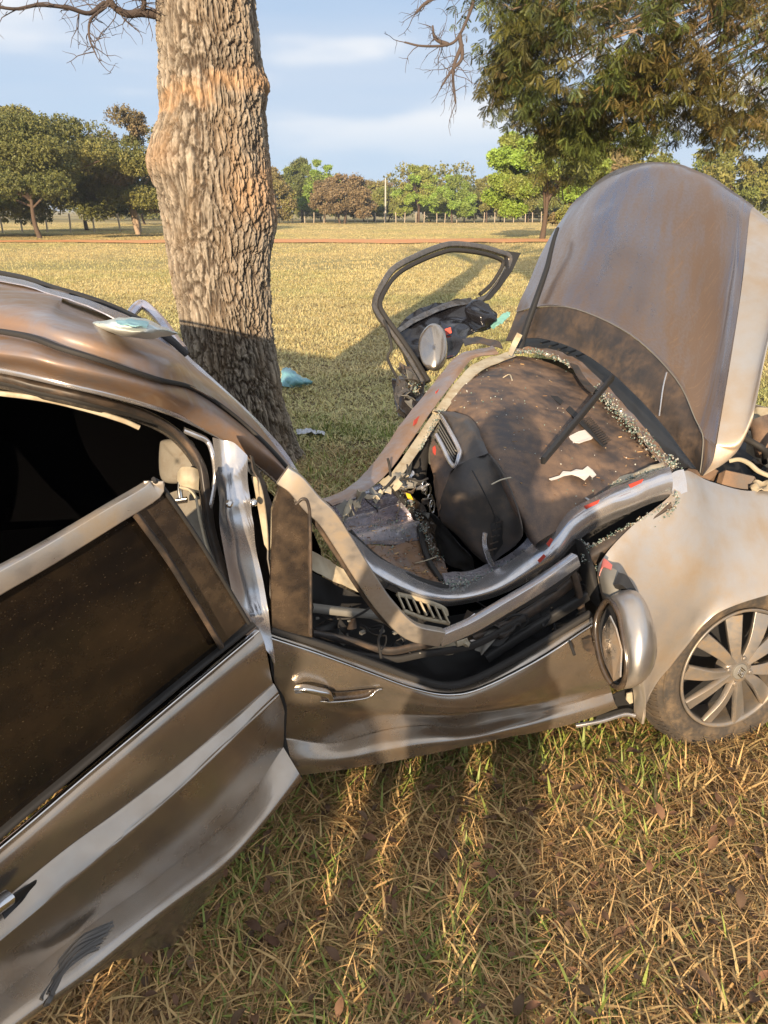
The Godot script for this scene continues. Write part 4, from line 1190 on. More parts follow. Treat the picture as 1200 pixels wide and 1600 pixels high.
	sheet_part("handle_recess", [[Vector3(-0.585,0.560,-0.900),Vector3(-0.600,0.567,-0.874),Vector3(-0.618,0.569,-0.846)],
		[Vector3(-0.588,0.551,-0.898),Vector3(-0.605,0.542,-0.880),Vector3(-0.623,0.544,-0.852)],
		[Vector3(-0.592,0.548,-0.890),Vector3(-0.602,0.537,-0.875),Vector3(-0.619,0.532,-0.848)]], M.black, h, 3, 3)


func front_door(car: Node3D) -> void:
	var p := sheet_part("front_door", [[Vector3(-0.264,0.683,-1.487),Vector3(-0.156,0.621,-1.518),Vector3(-0.032,0.537,-1.563),Vector3(0.084,0.460,-1.601),Vector3(0.177,0.412,-1.633),Vector3(0.260,0.422,-1.656),Vector3(0.408,0.494,-1.688),Vector3(0.571,0.568,-1.744)],
		[Vector3(-0.264,0.672,-1.470),Vector3(-0.155,0.605,-1.501),Vector3(-0.032,0.517,-1.546),Vector3(0.083,0.439,-1.585),Vector3(0.180,0.396,-1.616),Vector3(0.262,0.404,-1.636),Vector3(0.411,0.471,-1.667),Vector3(0.574,0.539,-1.724)],
		[Vector3(-0.263,0.586,-1.472),Vector3(-0.157,0.530,-1.502),Vector3(-0.033,0.468,-1.546),Vector3(0.084,0.413,-1.583),Vector3(0.189,0.371,-1.615),Vector3(0.278,0.365,-1.635),Vector3(0.428,0.408,-1.667),Vector3(0.608,0.446,-1.734)],
		[Vector3(-0.263,0.543,-1.474),Vector3(-0.151,0.486,-1.510),Vector3(-0.025,0.435,-1.550),Vector3(0.093,0.390,-1.585),Vector3(0.193,0.359,-1.616),Vector3(0.286,0.346,-1.640),Vector3(0.438,0.373,-1.675),Vector3(0.627,0.397,-1.745)],
		[Vector3(-0.243,0.480,-1.488),Vector3(-0.138,0.422,-1.523),Vector3(-0.013,0.388,-1.561),Vector3(0.102,0.355,-1.596),Vector3(0.200,0.328,-1.626),Vector3(0.300,0.322,-1.652),Vector3(0.452,0.330,-1.693),Vector3(0.645,0.347,-1.760)],
		[Vector3(-0.253,0.351,-1.517),Vector3(-0.136,0.295,-1.564),Vector3(0.000,0.299,-1.611),Vector3(0.115,0.283,-1.650),Vector3(0.217,0.254,-1.681),Vector3(0.331,0.254,-1.717),Vector3(0.475,0.261,-1.749),Vector3(0.673,0.283,-1.799)],
		[Vector3(-0.251,0.338,-1.517),Vector3(-0.135,0.287,-1.564),Vector3(0.003,0.288,-1.611),Vector3(0.117,0.272,-1.649),Vector3(0.221,0.242,-1.681),Vector3(0.335,0.243,-1.717),Vector3(0.478,0.252,-1.749),Vector3(0.676,0.273,-1.800)],
		[Vector3(-0.239,0.274,-1.505),Vector3(-0.115,0.265,-1.535),Vector3(0.010,0.266,-1.570),Vector3(0.126,0.258,-1.608),Vector3(0.247,0.241,-1.647),Vector3(0.350,0.235,-1.687),Vector3(0.486,0.233,-1.730),Vector3(0.685,0.246,-1.792)],
		[Vector3(-0.219,0.224,-1.514),Vector3(-0.103,0.219,-1.543),Vector3(0.017,0.215,-1.576),Vector3(0.142,0.212,-1.616),Vector3(0.262,0.207,-1.656),Vector3(0.368,0.201,-1.696),Vector3(0.507,0.193,-1.742),Vector3(0.700,0.221,-1.801)]], M.door_paint, car, 8, 5, 0.004, 5.0, 0.004, "buckled front door with its belt line bent into a shallow V")
	bar_part("chrome_strip", [Vector3(-0.263,0.676,-1.466),Vector3(-0.154,0.611,-1.497),Vector3(-0.032,0.526,-1.541),Vector3(0.075,0.454,-1.578),Vector3(0.170,0.411,-1.610),Vector3(0.261,0.415,-1.633),Vector3(0.409,0.482,-1.662),Vector3(0.564,0.560,-1.716)], 0.006, 0.012, TOCAM, M.chrome, p, 5)
	bar_part("belt_seal", [Vector3(-0.265,0.690,-1.482),Vector3(-0.155,0.630,-1.513),Vector3(-0.032,0.548,-1.558),Vector3(0.083,0.471,-1.596),Vector3(0.171,0.428,-1.626),Vector3(0.255,0.437,-1.650),Vector3(0.405,0.510,-1.682),Vector3(0.562,0.585,-1.736)], 0.016, 0.018, TOCAM, M.rubber, p, 5)
	bar_part("door_edge_gap", [Vector3(-0.267,0.672,-1.492),Vector3(-0.266,0.567,-1.487),Vector3(-0.248,0.469,-1.497),Vector3(-0.257,0.331,-1.515),Vector3(-0.223,0.214,-1.520)], 0.012, 0.02, TOCAM, M.rubber, p, 5)
	# handle
	sheet_part("handle_recess", [[Vector3(-0.162,0.504,-1.494),Vector3(-0.111,0.491,-1.509),Vector3(-0.061,0.483,-1.525),Vector3(-0.016,0.477,-1.542)],
		[Vector3(-0.158,0.487,-1.499),Vector3(-0.112,0.471,-1.513),Vector3(-0.065,0.465,-1.528),Vector3(-0.023,0.465,-1.542)],
		[Vector3(-0.153,0.475,-1.499),Vector3(-0.112,0.460,-1.512),Vector3(-0.068,0.455,-1.526),Vector3(-0.033,0.456,-1.538)]], M.gloss_black, p, 3, 3)
	bar_part("handle_edge", [Vector3(-0.158,0.476,-1.493),Vector3(-0.128,0.467,-1.502),Vector3(-0.080,0.460,-1.518),Vector3(-0.040,0.459,-1.531),Vector3(-0.019,0.474,-1.538),Vector3(-0.006,0.475,-1.544)], 0.006, 0.006, TOCAM, M.chrome, p, 4)
	bar_part("door_handle", [Vector3(-0.213,0.525,-1.476),Vector3(-0.189,0.531,-1.470),Vector3(-0.159,0.518,-1.477),Vector3(-0.138,0.504,-1.487),Vector3(-0.132,0.483,-1.499)], 0.016, 0.022, TOCAM, M.chrome, p, 4)
	# window frame, kinked down to the belt line
	var f := bar_part("window_frame", [Vector3(-0.220,1.070,-1.495),Vector3(-0.193,1.048,-1.497),Vector3(-0.161,1.002,-1.503),Vector3(-0.129,0.964,-1.510),Vector3(-0.098,0.906,-1.519),Vector3(-0.051,0.813,-1.532),Vector3(0.000,0.719,-1.547),Vector3(0.064,0.636,-1.567),Vector3(0.143,0.595,-1.597)], 0.046, 0.026, TOCAM, M.frame_silver, p, 5, 0.22)
	bar_part("frame_inner_edge", [Vector3(-0.209,1.026,-1.508),Vector3(-0.178,0.989,-1.517),Vector3(-0.146,0.928,-1.526),Vector3(-0.102,0.843,-1.539),Vector3(-0.049,0.741,-1.553),Vector3(0.006,0.657,-1.569),Vector3(0.081,0.599,-1.590),Vector3(0.145,0.573,-1.613)], 0.012, 0.018, TOCAM, M.dark_dusty, f, 5)
	bar_part("frame_front_run", [Vector3(0.140,0.590,-1.597),Vector3(0.176,0.602,-1.605),Vector3(0.232,0.623,-1.618),Vector3(0.312,0.662,-1.643),Vector3(0.380,0.693,-1.668),Vector3(0.443,0.722,-1.697),Vector3(0.505,0.750,-1.731)], 0.036, 0.026, TOCAM, M.bare, f, 5, 0.22)
	bar_part("frame_front_seal", [Vector3(0.148,0.572,-1.609),Vector3(0.240,0.595,-1.633),Vector3(0.325,0.634,-1.659),Vector3(0.399,0.664,-1.685),Vector3(0.463,0.695,-1.714),Vector3(0.514,0.725,-1.744)], 0.016, 0.016, TOCAM, M.rubber, f, 5)
	sheet_part("frame_stub", [[Vector3(0.141,0.605,-1.618),Vector3(0.181,0.609,-1.624),Vector3(0.234,0.639,-1.644)],
		[Vector3(0.147,0.599,-1.609),Vector3(0.189,0.599,-1.615),Vector3(0.237,0.629,-1.634)],
		[Vector3(0.155,0.581,-1.616),Vector3(0.195,0.583,-1.622),Vector3(0.245,0.613,-1.642)]], M.bare, f, 4, 4, 0.006, 30.0)
	plate_part("frame_applique", [Vector3(-0.220,1.066,-1.493),Vector3(-0.206,1.055,-1.495),Vector3(-0.183,1.023,-1.499),Vector3(-0.165,0.991,-1.504),Vector3(-0.162,0.963,-1.505),Vector3(-0.172,0.653,-1.504),Vector3(-0.262,0.692,-1.479),Vector3(-0.257,0.831,-1.480),Vector3(-0.246,0.987,-1.483)], 0.02, M.gloss_black, f, TOCAM)
	bar_part("window_channel", [Vector3(-0.194,1.005,-1.492),Vector3(-0.179,1.017,-1.492),Vector3(-0.168,1.004,-1.495),Vector3(-0.166,0.936,-1.495),Vector3(-0.175,0.670,-1.495)], 0.008, 0.02, TOCAM, M.dark_dusty, f)
	# inside of the door and what shows between belt and frame
	sheet_part("inner_panel", [[Vector3(-0.203,0.721,-1.728),Vector3(-0.071,0.618,-1.776),Vector3(0.073,0.527,-1.827),Vector3(0.226,0.502,-1.870),Vector3(0.378,0.548,-1.903),Vector3(0.557,0.670,-1.912)],
		[Vector3(-0.197,0.562,-1.668),Vector3(-0.070,0.500,-1.703),Vector3(0.072,0.432,-1.744),Vector3(0.222,0.381,-1.786),Vector3(0.391,0.444,-1.823),Vector3(0.570,0.560,-1.843)],
		[Vector3(-0.174,0.606,-1.539),Vector3(-0.049,0.534,-1.579),Vector3(0.085,0.449,-1.622),Vector3(0.181,0.401,-1.655),Vector3(0.280,0.420,-1.680),Vector3(0.566,0.564,-1.758)]], M.black, p, 5, 5, 0.02, 12.0)
	bar_part("inner_bar", [Vector3(-0.183,0.662,-1.630),Vector3(-0.091,0.634,-1.656),Vector3(0.008,0.613,-1.674),Vector3(0.086,0.581,-1.695)], 0.02, 0.026, TOCAM, M.grey_plastic, p)
	bar_part("inner_bar", [Vector3(-0.179,0.624,-1.569),Vector3(-0.097,0.591,-1.592),Vector3(-0.017,0.549,-1.615),Vector3(0.027,0.539,-1.622),Vector3(0.084,0.539,-1.643),Vector3(0.153,0.542,-1.662)], 0.02, 0.016, TOCAM, M.dark_dusty, p)
	bar_part("inner_bar", [Vector3(-0.174,0.607,-1.549),Vector3(-0.081,0.556,-1.581),Vector3(0.020,0.518,-1.615),Vector3(0.101,0.515,-1.643),Vector3(0.242,0.514,-1.688),Vector3(0.383,0.576,-1.727)], 0.02, 0.014, TOCAM, M.rubber, p)
	bar_part("inner_bar", [Vector3(0.246,0.510,-1.720),Vector3(0.354,0.548,-1.750),Vector3(0.464,0.599,-1.792),Vector3(0.547,0.652,-1.826)], 0.03, 0.02, TOCAM, M.dark_dusty, p)
	bar_part("inner_bar", [Vector3(0.284,0.451,-1.720),Vector3(0.392,0.511,-1.751),Vector3(0.482,0.557,-1.776),Vector3(0.569,0.604,-1.801)], 0.03, 0.02, TOCAM, M.black, p)
	for q in [Vector3(-0.170,0.636,-1.623),Vector3(-0.091,0.615,-1.645),Vector3(-0.005,0.582,-1.649),Vector3(0.030,0.572,-1.659),Vector3(-0.056,0.587,-1.634),Vector3(0.069,0.589,-1.722)]:
		var m := MB.new()
		m.box(q, Vector3(0.012, 0.006, 0.007) * rng.randf_range(0.6, 1.3), Basis(Vector3.UP, rng.randf()), 0.1)
		part("clip", m, M.chrome if rng.randf() < 0.5 else M.grey_plastic, p)
	# cream pillar trim and its ribs, sprung loose
	sheet_part("loose_trim", [[Vector3(-0.187,0.809,-1.670),Vector3(-0.139,0.770,-1.684),Vector3(-0.083,0.721,-1.700),Vector3(-0.017,0.660,-1.718)],
		[Vector3(-0.186,0.770,-1.639),Vector3(-0.138,0.732,-1.653),Vector3(-0.083,0.696,-1.669),Vector3(-0.014,0.645,-1.699)]], M.cream, p, 5, 4, 0.006, 30.0)
	for i in 7:
		var a: Vector3 = Vector3(0.037,0.664,-1.692)
		var b: Vector3 = Vector3(0.155,0.613,-1.715)
		var c: Vector3 = Vector3(0.053,0.637,-1.666)
		var d: Vector3 = Vector3(0.172,0.579,-1.699)
		var k := i / 6.0
		bar_part("trim_rib", [a.lerp(b, k), c.lerp(d, k)], 0.006, 0.02, TOCAM, M.cream, p, 1)
	bar_part("rib_edge", [Vector3(0.034,0.669,-1.691),Vector3(0.093,0.647,-1.703),Vector3(0.158,0.612,-1.716),Vector3(0.169,0.590,-1.714)], 0.012, 0.01, TOCAM, M.cream, p)
	bar_part("rib_edge", [Vector3(0.050,0.634,-1.665),Vector3(0.108,0.601,-1.681),Vector3(0.175,0.574,-1.700)], 0.01, 0.01, TOCAM, M.cream, p)
	sheet_part("loose_trim", [[Vector3(0.068,0.521,-1.670),Vector3(0.138,0.513,-1.690),Vector3(0.209,0.516,-1.710)],
		[Vector3(0.094,0.503,-1.667),Vector3(0.156,0.492,-1.684),Vector3(0.205,0.507,-1.698)],
		[Vector3(0.157,0.477,-1.695),Vector3(0.186,0.475,-1.703),Vector3(0.214,0.503,-1.711)]], M.cream, p, 3, 3, 0.01, 20.0)
	bar_part("trim_stub", [Vector3(0.192,0.531,-1.673),Vector3(0.220,0.534,-1.681),Vector3(0.215,0.525,-1.670)], 0.02, 0.024, TOCAM, M.cream, p, 2)
	bar_part("regulator_rail", [Vector3(0.236,0.510,-1.707),Vector3(0.272,0.511,-1.717)], 0.01, 0.014, TOCAM, M.white_dust, p, 2)
	sheet_part("torn_paper", [[Vector3(-0.193,0.644,-1.773),Vector3(-0.158,0.650,-1.782),Vector3(-0.124,0.633,-1.792)],
		[Vector3(-0.184,0.636,-1.744),Vector3(-0.154,0.633,-1.763),Vector3(-0.126,0.627,-1.760)],
		[Vector3(-0.175,0.613,-1.757),Vector3(-0.154,0.613,-1.763),Vector3(-0.138,0.603,-1.767)]], M.cream, p, 3, 3, 0.01, 40.0)
	# dark corner piece and quarter glass rest below the windscreen pillar
	sheet_part("corner_sail", [[Vector3(0.524,0.764,-1.830),Vector3(0.543,0.761,-1.804),Vector3(0.583,0.686,-1.805)],
		[Vector3(0.543,0.692,-1.825),Vector3(0.566,0.665,-1.800),Vector3(0.603,0.590,-1.790)],
		[Vector3(0.564,0.594,-1.820),Vector3(0.585,0.581,-1.805),Vector3(0.624,0.535,-1.795)]], M.black, p, 4, 4)
	bar_part("corner_seal", [Vector3(0.505,0.709,-1.783),Vector3(0.525,0.661,-1.788),Vector3(0.544,0.608,-1.794),Vector3(0.555,0.562,-1.797)], 0.02, 0.018, TOCAM, M.dark_dusty, p)
	sheet_part("quarter_panel_edge", [[Vector3(0.570,0.727,-1.843),Vector3(0.643,0.764,-1.863),Vector3(0.740,0.803,-1.901),Vector3(0.814,0.841,-1.932)],
		[Vector3(0.574,0.709,-1.823),Vector3(0.649,0.746,-1.844),Vector3(0.742,0.792,-1.881),Vector3(0.811,0.830,-1.911)],
		[Vector3(0.593,0.677,-1.839),Vector3(0.669,0.719,-1.860),Vector3(0.757,0.770,-1.895),Vector3(0.823,0.813,-1.924)]], M.dark_dusty, p, 5, 4)
	sheet_part("pillar_base_panel", [[Vector3(0.511,0.688,-1.961),Vector3(0.606,0.748,-1.988),Vector3(0.738,0.790,-2.036),Vector3(0.875,0.827,-2.074)],
		[Vector3(0.533,0.594,-1.936),Vector3(0.632,0.623,-1.964),Vector3(0.764,0.685,-2.012),Vector3(0.892,0.754,-2.048)],
		[Vector3(0.568,0.402,-1.925),Vector3(0.689,0.450,-1.959),Vector3(0.814,0.514,-2.005),Vector3(0.927,0.630,-2.037)]], M.black, p, 4, 4)  # added dark sheet that fills the open gap by the pillar base
	sheet_part("lower_bracket", [[Vector3(0.676,0.206,-1.852),Vector3(0.717,0.231,-1.863),Vector3(0.775,0.238,-1.880)],
		[Vector3(0.658,0.130,-1.857),Vector3(0.723,0.130,-1.875),Vector3(0.789,0.130,-1.894)]], M.black, p, 3, 3)
	bar_part("sill_edge", [Vector3(0.583,0.152,-1.805),Vector3(0.659,0.170,-1.805),Vector3(0.732,0.178,-1.826),Vector3(0.766,0.174,-1.825)], 0.012, 0.012, TOCAM, M.bare, p, 3)
	cables("loose_cable", Vector3(-0.165,0.634,-1.645), Vector3(0.175,0.495,-1.710), 7, 0.035, M.rubber, p)
	cables("loose_cable", Vector3(0.214,0.461,-1.732), Vector3(0.547,0.585,-1.836), 8, 0.04, M.rubber, p)
	for k in 14: chip("inner_scrap", (Vector3(0.230,0.499,-1.736)).lerp(Vector3(0.551,0.621,-1.827), rng.randf()) + rdir() * 0.04, 0.035, 0.02, [M.black, M.dark_dusty, M.grey_plastic, M.black][k % 4], p)
	for k in 10: chip("inner_scrap", (Vector3(-0.166,0.605,-1.645)).lerp(Vector3(0.104,0.504,-1.690), rng.randf()) + rdir() * 0.025, 0.03, 0.015, [M.black, M.dark_dusty, M.grey_plastic, M.black][k % 4], p)
	shards(p, [Vector3(0.535,0.760,-1.822),Vector3(0.560,0.747,-1.824),Vector3(0.547,0.725,-1.805),Vector3(0.565,0.695,-1.810)], 50, 0.012, 0.008)
	shards(p, [Vector3(0.563,0.733,-1.830),Vector3(0.621,0.764,-1.847),Vector3(0.715,0.801,-1.878),Vector3(0.798,0.839,-1.907)], 90, 0.008, 0.007)
	shards(p, [Vector3(0.583,0.677,-1.815),Vector3(0.640,0.713,-1.831),Vector3(0.736,0.764,-1.874),Vector3(0.818,0.828,-1.907),Vector3(0.822,0.864,-1.924)], 150, 0.010, 0.008)


# crumbs of safety glass along a line
func shards(parent: Node, pts: Array, n: int, spread: float, size: float) -> void:
	var cv := curve(pts, 6)
	var m := MB.new()
	for i in n * 2:
		var q := rng.randi_range(0, cv.size() - 2)
		var o: Vector3 = cv[q].lerp(cv[q + 1], rng.randf()) + rdir() * spread * rng.randf()
		var s := size * rng.randf_range(0.2, 0.62)
		m.tint = GLASS[rng.randi() % 5]
		m.box(o, Vector3(s, s * rng.randf_range(0.4, 0.8), s * rng.randf_range(0.6, 1.1)), basis_y(rdir(), rng.randf() * 6.0), 0.1)
	part("broken_glass", m, M.shard, parent).set_meta("kind", "stuff")


# one bent scrap of plastic or sheet metal
func chip(called: String, at: Vector3, w: float, l: float, m: Material, parent: Node) -> void:
	var bs := basis_y(Vector3(0.1, 0.9, 0.4) + rdir() * 0.9, rng.randf() * 3.0)
	w *= rng.randf_range(0.5, 1.4)
	l *= rng.randf_range(0.5, 1.4)
	var rows := []
	for u in 3:
		var r := []
		for v in 3: r.append(at + bs * Vector3((u - 1) * w + rng.randf_range(-0.25, 0.25) * w, rng.randf_range(-0.25, 0.25) * w, (v - 1) * l + rng.randf_range(-0.3, 0.3) * l))
		rows.append(r)
	sheet_part(called, rows, m, parent, 3, 3)


const GLASS := [Color(0.16, 0.22, 0.195), Color(0.26, 0.30, 0.275), Color(0.08, 0.13, 0.115), Color(0.42, 0.42, 0.39), Color(0.22, 0.17, 0.11)]

func litter(parent: Node, rows: Array, n: int, glass := false) -> void:
	var P := skin(rows, 6, 6)
	var m := MB.new()
	for i in n:
		var a := rng.randi_range(0, P.size() - 2)
		var b := rng.randi_range(0, P[0].size() - 2)
		var o: Vector3 = P[a][b].lerp(P[a + 1][b + 1], rng.randf()) + Vector3(0, rng.randf_range(0.002, 0.010), 0)
		if glass:
			m.tint = GLASS[rng.randi() % 5] * 1.4
			m.box(o - Vector3(0, 0.004, 0), Vector3(1, 0.6, 0.8) * rng.randf_range(0.0012, 0.0042), basis_y(rdir(), rng.randf() * 6.0), 0.1)
			continue
		m.tint = jit([Color(0.26, 0.15, 0.08), Color(0.38, 0.25, 0.12), Color(0.16, 0.09, 0.05)][rng.randi() % 3], 0.3)
		var d := rdir() * rng.randf_range(0.003, 0.012)
		var w := d.cross(rdir()).normalized() * rng.randf_range(0.0008, 0.0022)
		d.y *= 0.3
		m.quad(o - d - w, o - d + w, o + d + w, o + d - w)
	part("glass_crumbs" if glass else "leaf_litter", m, M.shard if glass else M.wood, parent).set_meta("kind", "stuff")


func cables(called: String, a: Vector3, b: Vector3, n: int, spread: float, m: Material, parent: Node) -> void:
	for i in n:
		var p := a.lerp(b, rng.randf())
		var pts := [p]
		var d := (b - a).normalized() * (1.0 if rng.randf() < 0.5 else -1.0) + rdir() * 0.8
		for k in 5:
			d = (d.normalized() + rdir() * 0.7).normalized()
			p += d * spread
			pts.append(p)
		var w := rng.randf_range(0.003, 0.009)
		bar_part(called, pts, w, w, Vector3(0.1, 1, 0.3), m, parent, 4, 1.0)


func roof_fold(car: Node3D) -> void:
	var upper: Array = [[Vector3(-0.164,0.870,-1.830),Vector3(-0.099,0.855,-1.926),Vector3(-0.032,0.845,-2.042),Vector3(0.036,0.850,-2.137)],
		[Vector3(-0.148,0.860,-1.818),Vector3(-0.089,0.845,-1.893),Vector3(-0.019,0.835,-2.009),Vector3(0.051,0.835,-2.109)],
		[Vector3(-0.134,0.820,-1.851),Vector3(-0.078,0.790,-1.966),Vector3(0.000,0.765,-2.115),Vector3(0.075,0.775,-2.167)],
		[Vector3(-0.115,0.835,-1.798),Vector3(-0.061,0.805,-1.905),Vector3(0.019,0.785,-2.023),Vector3(0.088,0.785,-2.075)],
		[Vector3(-0.096,0.800,-1.818),Vector3(-0.041,0.755,-1.948),Vector3(0.036,0.715,-2.100),Vector3(0.104,0.720,-2.120)],
		[Vector3(-0.085,0.805,-1.781),Vector3(-0.025,0.765,-1.898),Vector3(0.050,0.735,-2.004),Vector3(0.109,0.730,-2.045)],
		[Vector3(-0.065,0.785,-1.784),Vector3(-0.004,0.745,-1.872),Vector3(0.069,0.705,-1.996),Vector3(0.121,0.695,-2.037)],
		[Vector3(-0.052,0.765,-1.795),Vector3(0.007,0.715,-1.893),Vector3(0.077,0.680,-1.995),Vector3(0.124,0.680,-2.014)]]
	var o := sheet_part("folded_roof", upper, M.fold_paint, car, 10, 6, -0.006, 3.5)
	var lower: Array = [[Vector3(-0.048,0.765,-1.790),Vector3(0.011,0.715,-1.893),Vector3(0.077,0.682,-1.986),Vector3(0.133,0.672,-2.031)],
		[Vector3(-0.017,0.730,-1.795),Vector3(0.055,0.680,-1.890),Vector3(0.113,0.660,-1.949),Vector3(0.155,0.650,-1.996)],
		[Vector3(0.021,0.700,-1.793),Vector3(0.087,0.660,-1.857),Vector3(0.149,0.635,-1.898),Vector3(0.179,0.630,-1.950)],
		[Vector3(0.070,0.675,-1.792),Vector3(0.122,0.640,-1.825),Vector3(0.172,0.625,-1.830),Vector3(0.187,0.620,-1.867)]]
	sheet_part("folded_roof", lower, M.roof_paint, car, 6, 6, 0.008, 9.0)
	bar_part("fold_seal", [Vector3(0.023,0.840,-2.028),Vector3(0.058,0.790,-2.052),Vector3(0.094,0.735,-2.063),Vector3(0.112,0.690,-2.011),Vector3(0.118,0.675,-1.961),Vector3(0.133,0.655,-1.899),Vector3(0.163,0.630,-1.836)], 0.016, 0.016, Vector3.UP, M.rubber, o)
	bar_part("fold_seal", [Vector3(-0.092,0.810,-1.770),Vector3(-0.065,0.775,-1.773),Vector3(-0.014,0.725,-1.774),Vector3(0.052,0.690,-1.759),Vector3(0.119,0.655,-1.774),Vector3(0.174,0.630,-1.798)], 0.022, 0.02, Vector3.UP, M.rubber, o)
	# torn front edge of the roof skin
	sheet_part("torn_edge", [[Vector3(0.031,0.830,-2.055),Vector3(0.067,0.775,-2.079),Vector3(0.099,0.725,-2.077),Vector3(0.120,0.680,-2.014),Vector3(0.142,0.650,-1.909)],
		[Vector3(0.062,0.820,-2.071),Vector3(0.095,0.770,-2.113),Vector3(0.131,0.715,-2.080),Vector3(0.140,0.685,-2.022),Vector3(0.158,0.660,-1.940)],
		[Vector3(0.078,0.790,-2.089),Vector3(0.119,0.745,-2.090),Vector3(0.155,0.700,-2.085),Vector3(0.155,0.675,-2.011),Vector3(0.172,0.645,-1.919)]], M.gloss_black, o, 4, 4, 0.015, 30.0)
	shards(o, [Vector3(0.038,0.835,-2.052),Vector3(0.077,0.785,-2.049),Vector3(0.106,0.740,-2.021),Vector3(0.130,0.690,-1.978),Vector3(0.168,0.650,-1.909)], 90, 0.022, 0.007)
	shards(o, [Vector3(-0.028,0.765,-1.925),Vector3(0.019,0.745,-1.934),Vector3(0.060,0.715,-1.969)], 60, 0.035, 0.006)
	litter(o, lower, 170)
	litter(o, upper.slice(3), 60)
	litter(o, upper, 120, true)
	litter(o, lower, 60, true)
	# stalk of straw lying on it
	bar_part("straw", [Vector3(0.088,0.665,-1.879),Vector3(0.120,0.665,-1.896),Vector3(0.152,0.670,-1.911)], 0.003, 0.003, Vector3.UP, M.cream, o, 3)
	# near lip with glass along the dip, running up inside the pillar
	sheet_part("inner_lip", [[Vector3(0.165,0.640,-1.864),Vector3(0.224,0.625,-1.909),Vector3(0.303,0.630,-1.941),Vector3(0.381,0.660,-1.966),Vector3(0.432,0.700,-1.988),Vector3(0.457,0.745,-2.019),Vector3(0.470,0.770,-2.019)],
		[Vector3(0.169,0.635,-1.827),Vector3(0.227,0.620,-1.863),Vector3(0.308,0.625,-1.893),Vector3(0.399,0.650,-1.935),Vector3(0.449,0.690,-1.956),Vector3(0.473,0.730,-1.977),Vector3(0.492,0.760,-1.974)],
		[Vector3(0.178,0.630,-1.798),Vector3(0.239,0.615,-1.834),Vector3(0.317,0.620,-1.871),Vector3(0.407,0.645,-1.911),Vector3(0.458,0.685,-1.922),Vector3(0.489,0.720,-1.944),Vector3(0.517,0.755,-1.948)]], M.fold_paint, car, 10, 6, -0.005, 7.0)
	shards(car, [Vector3(0.168,0.645,-1.793),Vector3(0.233,0.635,-1.819),Vector3(0.310,0.640,-1.856),Vector3(0.378,0.660,-1.889),Vector3(0.423,0.700,-1.899)], 260, 0.022, 0.0075)
	shards(car, [Vector3(0.461,0.770,-1.937),Vector3(0.543,0.800,-1.986),Vector3(0.622,0.830,-2.012),Vector3(0.724,0.870,-2.023),Vector3(0.829,0.900,-2.040)], 160, 0.012, 0.009)
	sheet_part("windscreen_edge", [[Vector3(0.465,0.765,-1.991),Vector3(0.544,0.800,-2.037),Vector3(0.632,0.835,-2.052),Vector3(0.746,0.875,-2.066),Vector3(0.832,0.905,-2.072)],
		[Vector3(0.465,0.765,-1.953),Vector3(0.540,0.800,-1.986),Vector3(0.625,0.835,-1.999),Vector3(0.734,0.875,-2.015),Vector3(0.823,0.905,-2.025)]], M.cream, car, 5, 3, 0.008, 30.0)
	plate_part("glass_flake", [Vector3(0.543,0.825,-1.963),Vector3(0.558,0.840,-1.955),Vector3(0.581,0.840,-1.945),Vector3(0.596,0.830,-1.940),Vector3(0.580,0.820,-1.946),Vector3(0.550,0.820,-1.946)], 0.003, M.shard, car)
	# far rail: silver bar sweeping up to the far windscreen corner
	var fr: Array = [[Vector3(-0.174,0.875,-1.846),Vector3(-0.107,0.880,-1.911),Vector3(-0.035,0.885,-2.107),Vector3(0.047,0.935,-2.341),Vector3(0.136,0.990,-2.542),Vector3(0.228,1.040,-2.765),Vector3(0.309,1.075,-2.918),Vector3(0.451,1.080,-3.066)],
		[Vector3(-0.150,0.880,-1.814),Vector3(-0.084,0.885,-1.878),Vector3(-0.008,0.895,-2.043),Vector3(0.073,0.945,-2.247),Vector3(0.157,1.000,-2.445),Vector3(0.246,1.050,-2.646),Vector3(0.326,1.080,-2.836),Vector3(0.447,1.085,-2.947)],
		[Vector3(-0.137,0.870,-1.812),Vector3(-0.070,0.875,-1.875),Vector3(0.008,0.885,-2.026),Vector3(0.088,0.935,-2.210),Vector3(0.173,0.990,-2.414),Vector3(0.264,1.040,-2.627),Vector3(0.346,1.070,-2.837),Vector3(0.456,1.075,-2.918)]]
	var rail := sheet_part("far_windscreen_pillar", fr, M.roof_paint, car, 7, 5, 0.004, 8.0, 0.004)
	sheet_part("pillar_trim", [[Vector3(-0.019,0.865,-2.015),Vector3(0.023,0.880,-2.051),Vector3(0.102,0.930,-2.240),Vector3(0.188,0.985,-2.452),Vector3(0.275,1.035,-2.651),Vector3(0.358,1.060,-2.812),Vector3(0.516,1.075,-2.975)],
		[Vector3(0.004,0.855,-1.988),Vector3(0.045,0.870,-2.023),Vector3(0.130,0.920,-2.231),Vector3(0.212,0.975,-2.421),Vector3(0.300,1.025,-2.611),Vector3(0.387,1.050,-2.763),Vector3(0.523,1.065,-2.917)]], M.cream, rail, 5, 4, 0.005, 14.0)
	for q in [[Vector3(0.284,1.062,-2.787),Vector3(0.308,1.065,-2.808),Vector3(0.288,1.055,-2.751),Vector3(0.273,1.052,-2.731)], [Vector3(0.180,1.020,-2.496),Vector3(0.207,1.025,-2.560),Vector3(0.195,1.015,-2.517),Vector3(0.180,1.012,-2.489)], [Vector3(0.098,0.972,-2.297),Vector3(0.117,0.975,-2.343),Vector3(0.107,0.962,-2.300),Vector3(0.095,0.960,-2.274)]]:
		plate_part("red_tape", q, 0.003, M.red, rail, Vector3(0, 1, 0.3))
	shards(rail, [Vector3(0.107,0.925,-2.116),Vector3(0.146,0.960,-2.239),Vector3(0.192,0.985,-2.382)], 60, 0.012, 0.007)
